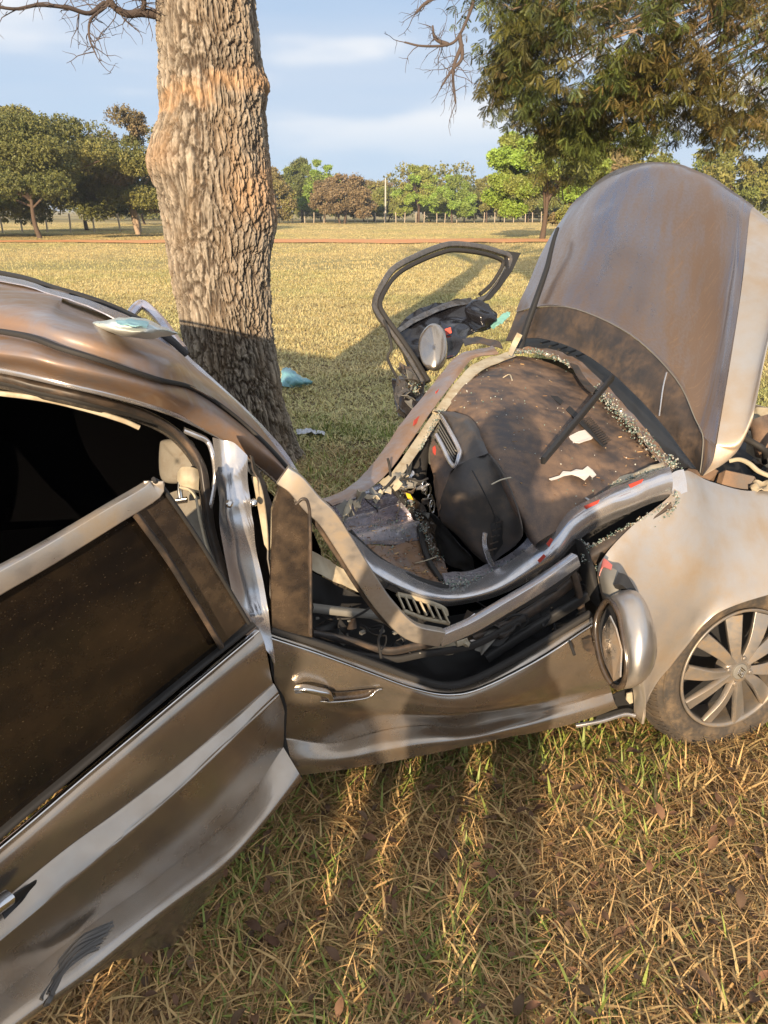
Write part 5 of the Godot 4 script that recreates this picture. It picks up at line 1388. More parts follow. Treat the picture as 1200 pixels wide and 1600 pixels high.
	# broken trim pieces where the rail dips
	for i in 14:
		var a: Vector3 = Vector3(-0.122,0.860,-1.782)
		var b: Vector3 = Vector3(0.076,0.870,-2.040)
		chip("trim_fragment", a.lerp(b, (i + 0.5) / 14.0) + rdir() * 0.014, 0.022, 0.011, M.cream if i % 3 else M.grey_plastic, rail)
	cables("cable", Vector3(-0.098,0.840,-1.886), Vector3(0.093,0.880,-2.012), 6, 0.025, M.rubber, rail)
	for k in 12: chip("trim_fragment", (Vector3(0.076,0.870,-2.040)).lerp(Vector3(0.128,0.740,-2.082), rng.randf()) + rdir() * 0.025, 0.018, 0.009, [M.grey_plastic, M.bare, M.dark_dusty][k % 3], rail)
	bar_part("cable", [Vector3(-0.027,0.840,-1.910),Vector3(-0.004,0.860,-1.944),Vector3(0.022,0.875,-1.987),Vector3(0.038,0.880,-2.029)], 0.008, 0.008, Vector3.UP, M.rubber, rail)


func dashboard(car: Node3D) -> void:
	var top: Array = [[Vector3(0.318,1.030,-2.674),Vector3(0.527,1.045,-3.026),Vector3(0.712,1.010,-2.990),Vector3(0.801,0.965,-2.666),Vector3(0.838,0.915,-2.320),Vector3(0.836,0.880,-2.051)],
		[Vector3(0.265,1.015,-2.533),Vector3(0.406,1.030,-2.631),Vector3(0.542,1.000,-2.519),Vector3(0.625,0.945,-2.306),Vector3(0.691,0.880,-2.110),Vector3(0.739,0.840,-2.017)],
		[Vector3(0.225,0.985,-2.470),Vector3(0.316,1.000,-2.358),Vector3(0.402,0.975,-2.200),Vector3(0.474,0.915,-2.042),Vector3(0.524,0.845,-1.922),Vector3(0.561,0.800,-1.908)],
		[Vector3(0.199,0.955,-2.472),Vector3(0.259,0.965,-2.359),Vector3(0.305,0.945,-2.084),Vector3(0.349,0.885,-1.893),Vector3(0.391,0.815,-1.832),Vector3(0.420,0.770,-1.800)],
		[Vector3(0.207,0.900,-2.618),Vector3(0.258,0.910,-2.462),Vector3(0.304,0.890,-2.180),Vector3(0.350,0.830,-1.986),Vector3(0.391,0.760,-1.914),Vector3(0.426,0.720,-1.866)]]
	var d := sheet_part("dashboard", top, M.dash, car, 8, 7, 0.004, 6.0, 0.006)
	litter(d, top.slice(0, 4), 260, true)
	litter(d, top.slice(0, 4), 90)
	sheet_part("defroster_vent", [[Vector3(0.540,1.016,-2.763),Vector3(0.588,1.004,-2.663),Vector3(0.628,0.982,-2.518)],
		[Vector3(0.522,1.016,-2.717),Vector3(0.570,1.003,-2.615),Vector3(0.608,0.981,-2.468)]], M.black, d, 3, 2, 0.0, 1.0, 0.002)
	sheet_part("defroster_vent", [[Vector3(0.642,0.974,-2.478),Vector3(0.672,0.952,-2.343),Vector3(0.705,0.922,-2.211)],
		[Vector3(0.619,0.972,-2.433),Vector3(0.644,0.951,-2.300),Vector3(0.679,0.921,-2.174)]], M.black, d, 3, 2, 0.0, 1.0, 0.002)
	for i in 14:
		var a: Vector3 = Vector3(0.673,0.962,-2.354)
		var b: Vector3 = Vector3(0.703,0.928,-2.205)
		var c: Vector3 = a.lerp(b, i / 13.0)
		bar_part("vent_slat", [c + Vector3(-0.018, -0.001, 0.012), c + Vector3(0.012, 0.003, -0.010)], 0.003, 0.004, Vector3.UP, M.dark_dusty, d, 1)
	# raised pods with the centre vents and the glove box
	sheet_part("vent_hood", [[Vector3(0.148,0.965,-2.434),Vector3(0.201,0.985,-2.366),Vector3(0.256,0.995,-2.279),Vector3(0.282,0.990,-2.205),Vector3(0.290,0.975,-2.103),Vector3(0.297,0.960,-1.988)],
		[Vector3(0.164,0.970,-2.415),Vector3(0.204,0.985,-2.316),Vector3(0.244,0.990,-2.220),Vector3(0.261,0.985,-2.137),Vector3(0.270,0.972,-2.061),Vector3(0.276,0.955,-1.980)],
		[Vector3(0.187,0.965,-2.425),Vector3(0.204,0.962,-2.307),Vector3(0.215,0.955,-2.198),Vector3(0.223,0.945,-2.110),Vector3(0.223,0.935,-2.066),Vector3(0.216,0.915,-2.019)]], M.console, d, 5, 5, 0.003, 20.0)
	var fr := bar_part("vent_frame", [Vector3(0.185,0.972,-2.399),Vector3(0.202,0.965,-2.236),Vector3(0.223,0.945,-2.084),Vector3(0.221,0.935,-2.042),Vector3(0.210,0.905,-2.031),Vector3(0.198,0.905,-2.072),Vector3(0.182,0.925,-2.161),Vector3(0.166,0.940,-2.235)], 0.014, 0.012, Vector3(-0.7, 0.5, 0.5), M.bare, d, 4)
	plate_part("vent_opening", [Vector3(0.190,0.955,-2.396),Vector3(0.221,0.930,-2.119),Vector3(0.208,0.900,-2.075),Vector3(0.174,0.925,-2.286)], 0.01, M.black, fr, Vector3(-0.6, 0.4, 0.6))
	for i in 4:
		var k := (i + 0.5) / 4.0
		var a: Vector3 = Vector3(0.184,0.953,-2.371)
		var b: Vector3 = Vector3(0.172,0.932,-2.248)
		var c: Vector3 = Vector3(0.217,0.936,-2.100)
		var e: Vector3 = Vector3(0.205,0.908,-2.063)
		bar_part("vent_slat", [a.lerp(b, k), c.lerp(e, k)], 0.004, 0.008, Vector3(-0.6, 0.5, 0.4), M.grey_plastic, fr, 1)
	var g := sheet_part("glove_box", [[Vector3(0.212,0.925,-1.984),Vector3(0.252,0.945,-1.987),Vector3(0.295,0.958,-1.989),Vector3(0.302,0.955,-1.957)],
		[Vector3(0.189,0.885,-1.998),Vector3(0.249,0.915,-1.952),Vector3(0.322,0.925,-1.956),Vector3(0.333,0.915,-1.909)],
		[Vector3(0.172,0.835,-1.999),Vector3(0.242,0.865,-1.910),Vector3(0.347,0.875,-1.935),Vector3(0.359,0.855,-1.849)],
		[Vector3(0.164,0.775,-2.022),Vector3(0.230,0.790,-1.922),Vector3(0.354,0.820,-1.912),Vector3(0.374,0.800,-1.818)],
		[Vector3(0.173,0.735,-2.023),Vector3(0.246,0.715,-1.937),Vector3(0.347,0.745,-1.902),Vector3(0.378,0.760,-1.839)],
		[Vector3(0.206,0.690,-2.068),Vector3(0.300,0.630,-1.950),Vector3(0.347,0.660,-1.940),Vector3(0.379,0.710,-1.904)]], M.console, d, 6, 6, 0.003, 9.0)
	bar_part("lid_groove", [Vector3(0.248,0.925,-1.939),Vector3(0.266,0.900,-1.878),Vector3(0.294,0.845,-1.874),Vector3(0.311,0.800,-1.880),Vector3(0.318,0.745,-1.880)], 0.004, 0.004, Vector3.UP, M.black, g)
	sheet_part("side_vent", [[Vector3(0.319,0.800,-1.908),Vector3(0.334,0.775,-1.902),Vector3(0.343,0.710,-1.913)],
		[Vector3(0.303,0.770,-1.913),Vector3(0.311,0.725,-1.902),Vector3(0.319,0.670,-1.911)]], M.black, g, 4, 4)
	for i in 5:
		var a: Vector3 = Vector3(0.322,0.785,-1.888)
		var b: Vector3 = Vector3(0.311,0.700,-1.891)
		var c: Vector3 = a.lerp(b, i / 4.0)
		bar_part("vent_slat", [c + Vector3(-0.014, 0.002, 0.008), c + Vector3(0.012, 0.004, -0.006)], 0.003, 0.004, Vector3.UP, M.dark_dusty, g, 1)
	bar_part("vent_trim", [Vector3(0.290,0.745,-1.916),Vector3(0.290,0.710,-1.913),Vector3(0.305,0.665,-1.913),Vector3(0.318,0.640,-1.913)], 0.016, 0.008, Vector3(-0.3, 0.5, 0.8), M.bare, g)
	# centre stack
	sheet_part("center_stack", [[Vector3(0.157,0.920,-2.274),Vector3(0.180,0.905,-2.185),Vector3(0.204,0.885,-2.083),Vector3(0.199,0.870,-2.068)],
		[Vector3(0.145,0.880,-2.191),Vector3(0.164,0.865,-2.112),Vector3(0.188,0.850,-2.056),Vector3(0.178,0.840,-2.028)],
		[Vector3(0.152,0.840,-2.153),Vector3(0.160,0.810,-2.092),Vector3(0.169,0.790,-2.036),Vector3(0.163,0.780,-2.010)],
		[Vector3(0.156,0.810,-2.148),Vector3(0.162,0.775,-2.100),Vector3(0.164,0.750,-2.057),Vector3(0.163,0.740,-2.041)]], M.dash, d, 4, 4, 0.006, 30.0)
	sheet_part("stack_post", [[Vector3(0.150,0.950,-2.465),Vector3(0.176,0.955,-2.446),Vector3(0.187,0.950,-2.415)],
		[Vector3(0.145,0.905,-2.392),Vector3(0.161,0.910,-2.337),Vector3(0.172,0.910,-2.307)],
		[Vector3(0.140,0.860,-2.320),Vector3(0.149,0.865,-2.256),Vector3(0.157,0.865,-2.256)],
		[Vector3(0.143,0.835,-2.281),Vector3(0.150,0.835,-2.255),Vector3(0.156,0.838,-2.259)]], M.grey_plastic, d, 4, 4)
	bar_part("post_cap", [Vector3(0.147,0.965,-2.417),Vector3(0.164,0.972,-2.416),Vector3(0.181,0.968,-2.397)], 0.02, 0.014, Vector3.UP, M.cream, d)
	plate_part("red_marker", [Vector3(0.154,0.905,-2.218),Vector3(0.162,0.910,-2.223),Vector3(0.165,0.900,-2.201),Vector3(0.160,0.890,-2.180),Vector3(0.153,0.897,-2.197)], 0.004, M.red, d, Vector3(-0.5, 0.6, 0.6))
	for q in [Vector3(0.126,0.800,-2.135),Vector3(0.138,0.790,-2.139),Vector3(0.143,0.765,-2.110),Vector3(0.149,0.750,-2.099)]:
		var m := MB.new()
		var ring := []
		for i in 17:
			var a := TAU * i / 16.0
			ring.append(q + Vector3(-0.25, 0.1, 0.2).normalized() * cos(a) * 0.011 + Vector3.UP * sin(a) * 0.022)
		m.bar(ring, 0.006, 0.006, Vector3(1, 0.1, 0.5), 1.0, 8, false)
		part("knob_ring", m, M.chrome, d)
	bar_part("air_duct", [Vector3(0.123,0.900,-2.341),Vector3(0.114,0.865,-2.304),Vector3(0.104,0.820,-2.241),Vector3(0.095,0.765,-2.211)], 0.075, 0.06, Vector3(-0.5, 0.3, 0.8), M.rubber, d, 5, 1.0)
	bar_part("duct_strip", [Vector3(0.087,0.860,-2.252),Vector3(0.078,0.810,-2.207),Vector3(0.069,0.790,-2.185)], 0.018, 0.012, Vector3(-0.5, 0.3, 0.8), M.cream, d)
	plate_part("yellow_connector", [Vector3(0.065,0.820,-2.038),Vector3(0.078,0.818,-2.033),Vector3(0.085,0.810,-2.016),Vector3(0.069,0.810,-2.027)], 0.01, M.yellow, d, Vector3(-0.3, 0.8, 0.5))
	sheet_part("column_shroud", [[Vector3(0.120,0.730,-2.106),Vector3(0.158,0.730,-2.075),Vector3(0.196,0.690,-2.049),Vector3(0.264,0.620,-2.013)],
		[Vector3(0.138,0.660,-2.116),Vector3(0.179,0.660,-2.067),Vector3(0.222,0.630,-2.047),Vector3(0.278,0.570,-2.026)],
		[Vector3(0.163,0.580,-2.096),Vector3(0.210,0.570,-2.048),Vector3(0.240,0.560,-2.045),Vector3(0.291,0.530,-2.038)]], M.black, d, 5, 5, 0.012, 14.0)
	sheet_part("foot_well", [[Vector3(0.000,0.620,-2.939),Vector3(0.223,0.640,-3.055),Vector3(0.442,0.620,-2.629),Vector3(0.550,0.600,-2.305)],
		[Vector3(0.000,0.450,-2.416),Vector3(0.208,0.420,-2.372),Vector3(0.357,0.420,-2.272),Vector3(0.564,0.450,-2.311)]], M.interior, d, 4, 4)
	# streaks of white powder
	plate_part("powder_patch", [Vector3(0.566,0.932,-2.206),Vector3(0.592,0.940,-2.235),Vector3(0.624,0.944,-2.265),Vector3(0.654,0.944,-2.287),Vector3(0.679,0.940,-2.286),Vector3(0.678,0.934,-2.255),Vector3(0.656,0.930,-2.226),Vector3(0.631,0.930,-2.206),Vector3(0.611,0.928,-2.192),Vector3(0.596,0.929,-2.195),Vector3(0.575,0.926,-2.171),Vector3(0.570,0.929,-2.188)], 0.002, M.white_dust, d, Vector3.UP)
	plate_part("powder_patch", [Vector3(0.466,0.899,-1.943),Vector3(0.501,0.899,-1.970),Vector3(0.518,0.902,-2.000),Vector3(0.541,0.899,-2.003),Vector3(0.563,0.898,-2.028),Vector3(0.582,0.896,-2.028),Vector3(0.604,0.898,-2.057),Vector3(0.617,0.890,-2.046),Vector3(0.621,0.884,-2.017),Vector3(0.605,0.883,-1.998),Vector3(0.601,0.886,-2.012),Vector3(0.578,0.882,-1.979),Vector3(0.563,0.888,-1.995),Vector3(0.544,0.894,-1.995),Vector3(0.518,0.896,-1.978),Vector3(0.490,0.896,-1.951),Vector3(0.472,0.897,-1.938)], 0.002, M.white_dust, d, Vector3.UP)
	bar_part("straw", [Vector3(0.282,0.935,-1.799),Vector3(0.308,0.940,-1.819),Vector3(0.341,0.935,-1.853)], 0.0035, 0.003, Vector3.UP, M.cream, d, 3)
	bar_part("twig", [Vector3(0.434,1.035,-2.651),Vector3(0.454,1.050,-2.635),Vector3(0.456,1.040,-2.584)], 0.004, 0.004, Vector3.UP, M.cream, d, 3)
	# the wiper lying across the dash
	var w := bar_part("wiper_blade", [Vector3(0.442,0.955,-1.934),Vector3(0.526,0.985,-2.070),Vector3(0.634,1.020,-2.247),Vector3(0.811,1.050,-2.581)], 0.014, 0.022, Vector3.UP, M.black, d, 3, 0.4)
	bar_part("wiper_rubber", [Vector3(0.452,0.942,-1.962),Vector3(0.537,0.972,-2.093),Vector3(0.647,1.006,-2.277),Vector3(0.817,1.036,-2.603)], 0.006, 0.012, Vector3.UP, M.dark_dusty, w, 3)
	sheet_part("wiper_arm", [[Vector3(0.728,1.045,-2.864),Vector3(0.711,1.030,-2.674),Vector3(0.709,1.020,-2.551),Vector3(0.716,1.015,-2.475)],
		[Vector3(0.752,1.040,-2.838),Vector3(0.740,1.030,-2.697),Vector3(0.743,1.020,-2.612),Vector3(0.748,1.015,-2.553)]], M.dark_dusty, w, 3, 3)


func cowl(car: Node3D) -> void:
	var c := sheet_part("cowl", [[Vector3(0.521,1.060,-3.060),Vector3(0.638,1.055,-3.119),Vector3(0.761,1.035,-3.081),Vector3(0.824,1.000,-2.839),Vector3(0.854,0.950,-2.474),Vector3(0.863,0.910,-2.196),Vector3(0.873,0.885,-2.072)],
		[Vector3(0.589,1.050,-3.309),Vector3(0.728,1.040,-3.370),Vector3(0.862,1.015,-3.251),Vector3(0.923,0.975,-2.957),Vector3(0.952,0.920,-2.588),Vector3(0.949,0.885,-2.310),Vector3(0.947,0.860,-2.144)],
		[Vector3(0.678,1.030,-3.576),Vector3(0.868,1.000,-3.725),Vector3(1.007,0.970,-3.570),Vector3(1.059,0.925,-3.167),Vector3(1.074,0.870,-2.750),Vector3(1.050,0.840,-2.419),Vector3(1.013,0.830,-2.212)]], M.black, car, 6, 5, 0.006, 18.0)
	sheet_part("windscreen_base", [[Vector3(0.517,1.065,-2.973),Vector3(0.621,1.060,-3.001),Vector3(0.713,1.040,-2.916),Vector3(0.770,1.000,-2.681),Vector3(0.806,0.945,-2.352),Vector3(0.822,0.905,-2.109),Vector3(0.833,0.885,-2.015)],
		[Vector3(0.521,1.070,-3.033),Vector3(0.634,1.068,-3.074),Vector3(0.757,1.045,-3.041),Vector3(0.821,1.005,-2.792),Vector3(0.852,0.950,-2.431),Vector3(0.866,0.910,-2.183),Vector3(0.875,0.890,-2.069)]], M.roof_paint, c, 6, 4, 0.008, 30.0)
	shards(c, [Vector3(0.524,1.078,-2.929),Vector3(0.612,1.075,-2.960),Vector3(0.671,1.060,-2.945),Vector3(0.726,1.040,-2.864)], 130, 0.014, 0.010)
	shards(c, [Vector3(0.767,1.005,-2.627),Vector3(0.777,0.985,-2.452),Vector3(0.806,0.950,-2.319),Vector3(0.821,0.930,-2.199),Vector3(0.846,0.900,-2.087),Vector3(0.863,0.900,-2.051)], 320, 0.03, 0.010)
	for i in 5:
		var a: Vector3 = Vector3(0.702,1.060,-3.249)
		var b: Vector3 = Vector3(0.825,1.030,-3.108)
		bar_part("cowl_rib", [a.lerp(b, i / 4.0) + Vector3(-0.02, 0.004, 0.03), a.lerp(b, i / 4.0) + Vector3(0.03, 0.004, -0.03)], 0.008, 0.008, Vector3.UP, M.rubber, c, 1)
	sheet_part("corner_bracket", [[Vector3(0.365,1.041,-3.469),Vector3(0.434,1.052,-3.474),Vector3(0.535,1.040,-3.404)],
		[Vector3(0.371,1.024,-3.397),Vector3(0.441,1.032,-3.401),Vector3(0.537,1.021,-3.331)]], M.dark_dusty, c, 4, 3, 0.008, 30.0)
	sheet_part("corner_bracket", [[Vector3(0.478,1.090,-2.834),Vector3(0.499,1.120,-2.888),Vector3(0.516,1.160,-2.883)],
		[Vector3(0.494,1.080,-2.836),Vector3(0.520,1.110,-2.889),Vector3(0.537,1.150,-2.885)]], M.cream, c, 3, 3)


func hood(car: Node3D) -> void:
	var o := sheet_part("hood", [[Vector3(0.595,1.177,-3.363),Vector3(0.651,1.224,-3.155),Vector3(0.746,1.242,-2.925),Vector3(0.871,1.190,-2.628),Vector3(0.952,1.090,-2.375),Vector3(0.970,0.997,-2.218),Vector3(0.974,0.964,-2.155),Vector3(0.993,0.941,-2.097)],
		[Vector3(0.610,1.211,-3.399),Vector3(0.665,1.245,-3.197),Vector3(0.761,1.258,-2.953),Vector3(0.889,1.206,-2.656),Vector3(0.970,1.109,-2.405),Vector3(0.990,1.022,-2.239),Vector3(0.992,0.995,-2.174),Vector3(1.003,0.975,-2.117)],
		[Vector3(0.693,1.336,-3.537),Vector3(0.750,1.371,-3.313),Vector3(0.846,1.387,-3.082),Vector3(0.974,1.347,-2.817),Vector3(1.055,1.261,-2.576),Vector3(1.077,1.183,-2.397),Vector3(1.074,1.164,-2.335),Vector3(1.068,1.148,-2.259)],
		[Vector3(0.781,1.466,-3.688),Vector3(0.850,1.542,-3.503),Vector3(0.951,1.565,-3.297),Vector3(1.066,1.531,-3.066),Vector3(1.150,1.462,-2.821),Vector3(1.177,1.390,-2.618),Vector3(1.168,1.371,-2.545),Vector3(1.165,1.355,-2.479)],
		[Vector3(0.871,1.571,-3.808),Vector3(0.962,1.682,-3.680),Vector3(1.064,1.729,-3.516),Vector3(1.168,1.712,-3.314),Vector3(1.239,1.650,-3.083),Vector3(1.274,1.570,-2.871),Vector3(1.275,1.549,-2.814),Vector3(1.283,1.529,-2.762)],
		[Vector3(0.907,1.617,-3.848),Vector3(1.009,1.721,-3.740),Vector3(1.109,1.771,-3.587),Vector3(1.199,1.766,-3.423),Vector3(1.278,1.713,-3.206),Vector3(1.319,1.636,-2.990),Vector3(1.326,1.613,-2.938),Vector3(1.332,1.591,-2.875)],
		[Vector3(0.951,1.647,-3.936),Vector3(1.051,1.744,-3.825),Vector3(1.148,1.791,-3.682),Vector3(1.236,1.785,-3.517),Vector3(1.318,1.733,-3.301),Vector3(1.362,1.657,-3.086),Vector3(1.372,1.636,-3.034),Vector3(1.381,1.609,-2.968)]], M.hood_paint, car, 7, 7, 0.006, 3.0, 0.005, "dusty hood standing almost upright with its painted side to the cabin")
	sheet_part("hood_rear_edge", [[Vector3(0.595,1.177,-3.361),Vector3(0.650,1.224,-3.153),Vector3(0.745,1.242,-2.923),Vector3(0.870,1.190,-2.626),Vector3(0.951,1.090,-2.373),Vector3(0.969,0.997,-2.216),Vector3(0.973,0.962,-2.153)],
		[Vector3(0.564,1.131,-3.290),Vector3(0.642,1.178,-3.104),Vector3(0.740,1.180,-2.878),Vector3(0.847,1.132,-2.598),Vector3(0.929,1.032,-2.351),Vector3(0.958,0.935,-2.181),Vector3(0.968,0.909,-2.122)],
		[Vector3(0.532,1.069,-3.243),Vector3(0.629,1.111,-3.066),Vector3(0.731,1.107,-2.848),Vector3(0.819,1.057,-2.589),Vector3(0.903,0.962,-2.344),Vector3(0.954,0.877,-2.168),Vector3(0.964,0.855,-2.110)]], M.dark_dusty, o, 7, 4, 0.006, 8.0, 0.004, "darker bent down rear edge of the hood")  # same paint as the hood; its downward-facing shade is put into the colour
	sheet_part("hood_flank", [[Vector3(0.965,0.856,-2.089),Vector3(1.005,0.886,-2.086),Vector3(1.021,0.899,-2.091)],
		[Vector3(0.984,0.900,-2.086),Vector3(1.035,0.913,-2.086),Vector3(1.056,0.953,-2.097)],
		[Vector3(0.993,0.941,-2.097),Vector3(1.049,0.940,-2.086),Vector3(1.081,0.995,-2.103)],
		[Vector3(1.003,0.975,-2.117),Vector3(1.060,0.982,-2.093),Vector3(1.099,1.062,-2.120)],
		[Vector3(1.068,1.148,-2.259),Vector3(1.122,1.132,-2.198),Vector3(1.154,1.208,-2.224)],
		[Vector3(1.165,1.355,-2.479),Vector3(1.224,1.332,-2.410),Vector3(1.266,1.371,-2.421)],
		[Vector3(1.283,1.529,-2.762),Vector3(1.337,1.486,-2.679),Vector3(1.392,1.471,-2.651)],
		[Vector3(1.332,1.591,-2.875),Vector3(1.362,1.534,-2.742),Vector3(1.396,1.487,-2.658)],
		[Vector3(1.381,1.609,-2.968),Vector3(1.409,1.540,-2.821),Vector3(1.428,1.472,-2.706)]], M.fender_paint, o, 5, 6)
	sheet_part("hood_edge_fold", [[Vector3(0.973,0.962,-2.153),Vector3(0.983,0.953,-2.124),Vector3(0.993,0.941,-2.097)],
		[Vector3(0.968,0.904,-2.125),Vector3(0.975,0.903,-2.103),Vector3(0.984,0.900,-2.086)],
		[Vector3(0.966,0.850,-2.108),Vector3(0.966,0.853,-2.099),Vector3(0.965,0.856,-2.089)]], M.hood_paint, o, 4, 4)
	bar_part("edge_line", [Vector3(0.594,1.181,-3.354),Vector3(0.649,1.227,-3.146),Vector3(0.743,1.245,-2.915),Vector3(0.868,1.194,-2.618),Vector3(0.948,1.094,-2.366),Vector3(0.966,1.001,-2.209),Vector3(0.970,0.966,-2.146),Vector3(0.966,0.910,-2.117),Vector3(0.964,0.860,-2.107)], 0.003, 0.003, TOCAM, M.grey_plastic, o, 5)
	bar_part("wiper_arm", [Vector3(0.769,1.524,-3.474),Vector3(0.745,1.486,-3.415),Vector3(0.721,1.426,-3.358),Vector3(0.696,1.367,-3.290),Vector3(0.640,1.257,-3.180),Vector3(0.593,1.146,-3.112),Vector3(0.560,1.066,-3.058)], [0.012, 0.024], [0.016, 0.03], TOCAM, M.black, o, 4)
	bar_part("dent_line", [Vector3(0.906,1.138,-2.568),Vector3(0.896,1.108,-2.539),Vector3(0.881,1.064,-2.494)], 0.004, 0.006, TOCAM, M.bare, o, 3)
	bar_part("dent_line", [Vector3(0.936,1.103,-2.413),Vector3(0.920,1.060,-2.384),Vector3(0.903,0.975,-2.338)], 0.004, 0.006, TOCAM, M.bare, o, 3)


func fender(car: Node3D) -> void:
	var a: Array = [Vector3(0.765,0.176,-1.835),Vector3(0.741,0.284,-1.829),Vector3(0.647,0.511,-1.802),Vector3(0.590,0.663,-1.796),Vector3(0.607,0.722,-1.811),Vector3(0.691,0.786,-1.867),Vector3(0.808,0.849,-1.931),Vector3(0.866,0.902,-1.999),Vector3(0.990,0.839,-2.086),Vector3(1.143,0.784,-2.150),Vector3(1.339,0.774,-2.205),Vector3(1.563,0.772,-2.269)]
	var b: Array = [Vector3(0.776,0.159,-1.838),Vector3(0.788,0.226,-1.831),Vector3(0.804,0.273,-1.831),Vector3(0.821,0.315,-1.831),Vector3(0.842,0.347,-1.836),Vector3(0.865,0.383,-1.843),Vector3(0.896,0.426,-1.852),Vector3(0.927,0.476,-1.855),Vector3(0.976,0.519,-1.864),Vector3(1.077,0.545,-1.892),Vector3(1.224,0.557,-1.934),Vector3(1.438,0.533,-1.994)]
	var o := sheet_part("front_fender", blend(a, b, [0.0, 0.08, 0.25, 0.5, 0.75, 0.9, 0.97, 1.0, 1.01], [0.0, 0.016, 0.032, 0.042, 0.034, 0.02, 0.014, 0.010, -0.02], TOCAM), M.fender_paint, car, 6, 4, 0.004, 4.0, 0.004, "sunlit dusty front fender in front of the buckled door")
	# folded corner beside the pillar
	sheet_part("fender_corner", [[Vector3(0.817,0.899,-1.975),Vector3(0.838,0.907,-1.986),Vector3(0.860,0.912,-1.987)],
		[Vector3(0.815,0.872,-1.953),Vector3(0.835,0.885,-1.959),Vector3(0.863,0.890,-1.967)],
		[Vector3(0.815,0.837,-1.933),Vector3(0.837,0.850,-1.939),Vector3(0.864,0.859,-1.946)]], M.bare, o, 3, 3)
	sheet_part("wheel_housing", [[Vector3(0.778,0.159,-1.901),Vector3(0.808,0.304,-1.899),Vector3(0.889,0.444,-1.912),Vector3(1.001,0.520,-1.933),Vector3(1.174,0.544,-1.982),Vector3(1.488,0.513,-2.071)],
		[Vector3(0.918,-0.017,-2.170),Vector3(0.955,0.125,-2.201),Vector3(1.057,0.265,-2.230),Vector3(1.197,0.332,-2.269),Vector3(1.375,0.357,-2.319),Vector3(1.715,0.319,-2.416)]], M.black, o, 5, 4)
	plate_part("housing_wall", [Vector3(0.868,-0.030,-2.114),Vector3(0.891,0.172,-2.131),Vector3(1.004,0.305,-2.163),Vector3(1.163,0.379,-2.207),Vector3(1.694,0.362,-2.358),Vector3(1.949,-0.401,-2.430),Vector3(0.955,-0.170,-2.149)], 0.01, M.black, o, TOCAM)
	plate_part("fender_bracket", [Vector3(0.737,0.245,-1.838),Vector3(0.754,0.246,-1.843),Vector3(0.762,0.206,-1.845),Vector3(0.751,0.204,-1.842),Vector3(0.738,0.221,-1.838)], 0.004, M.cream, o, TOCAM)


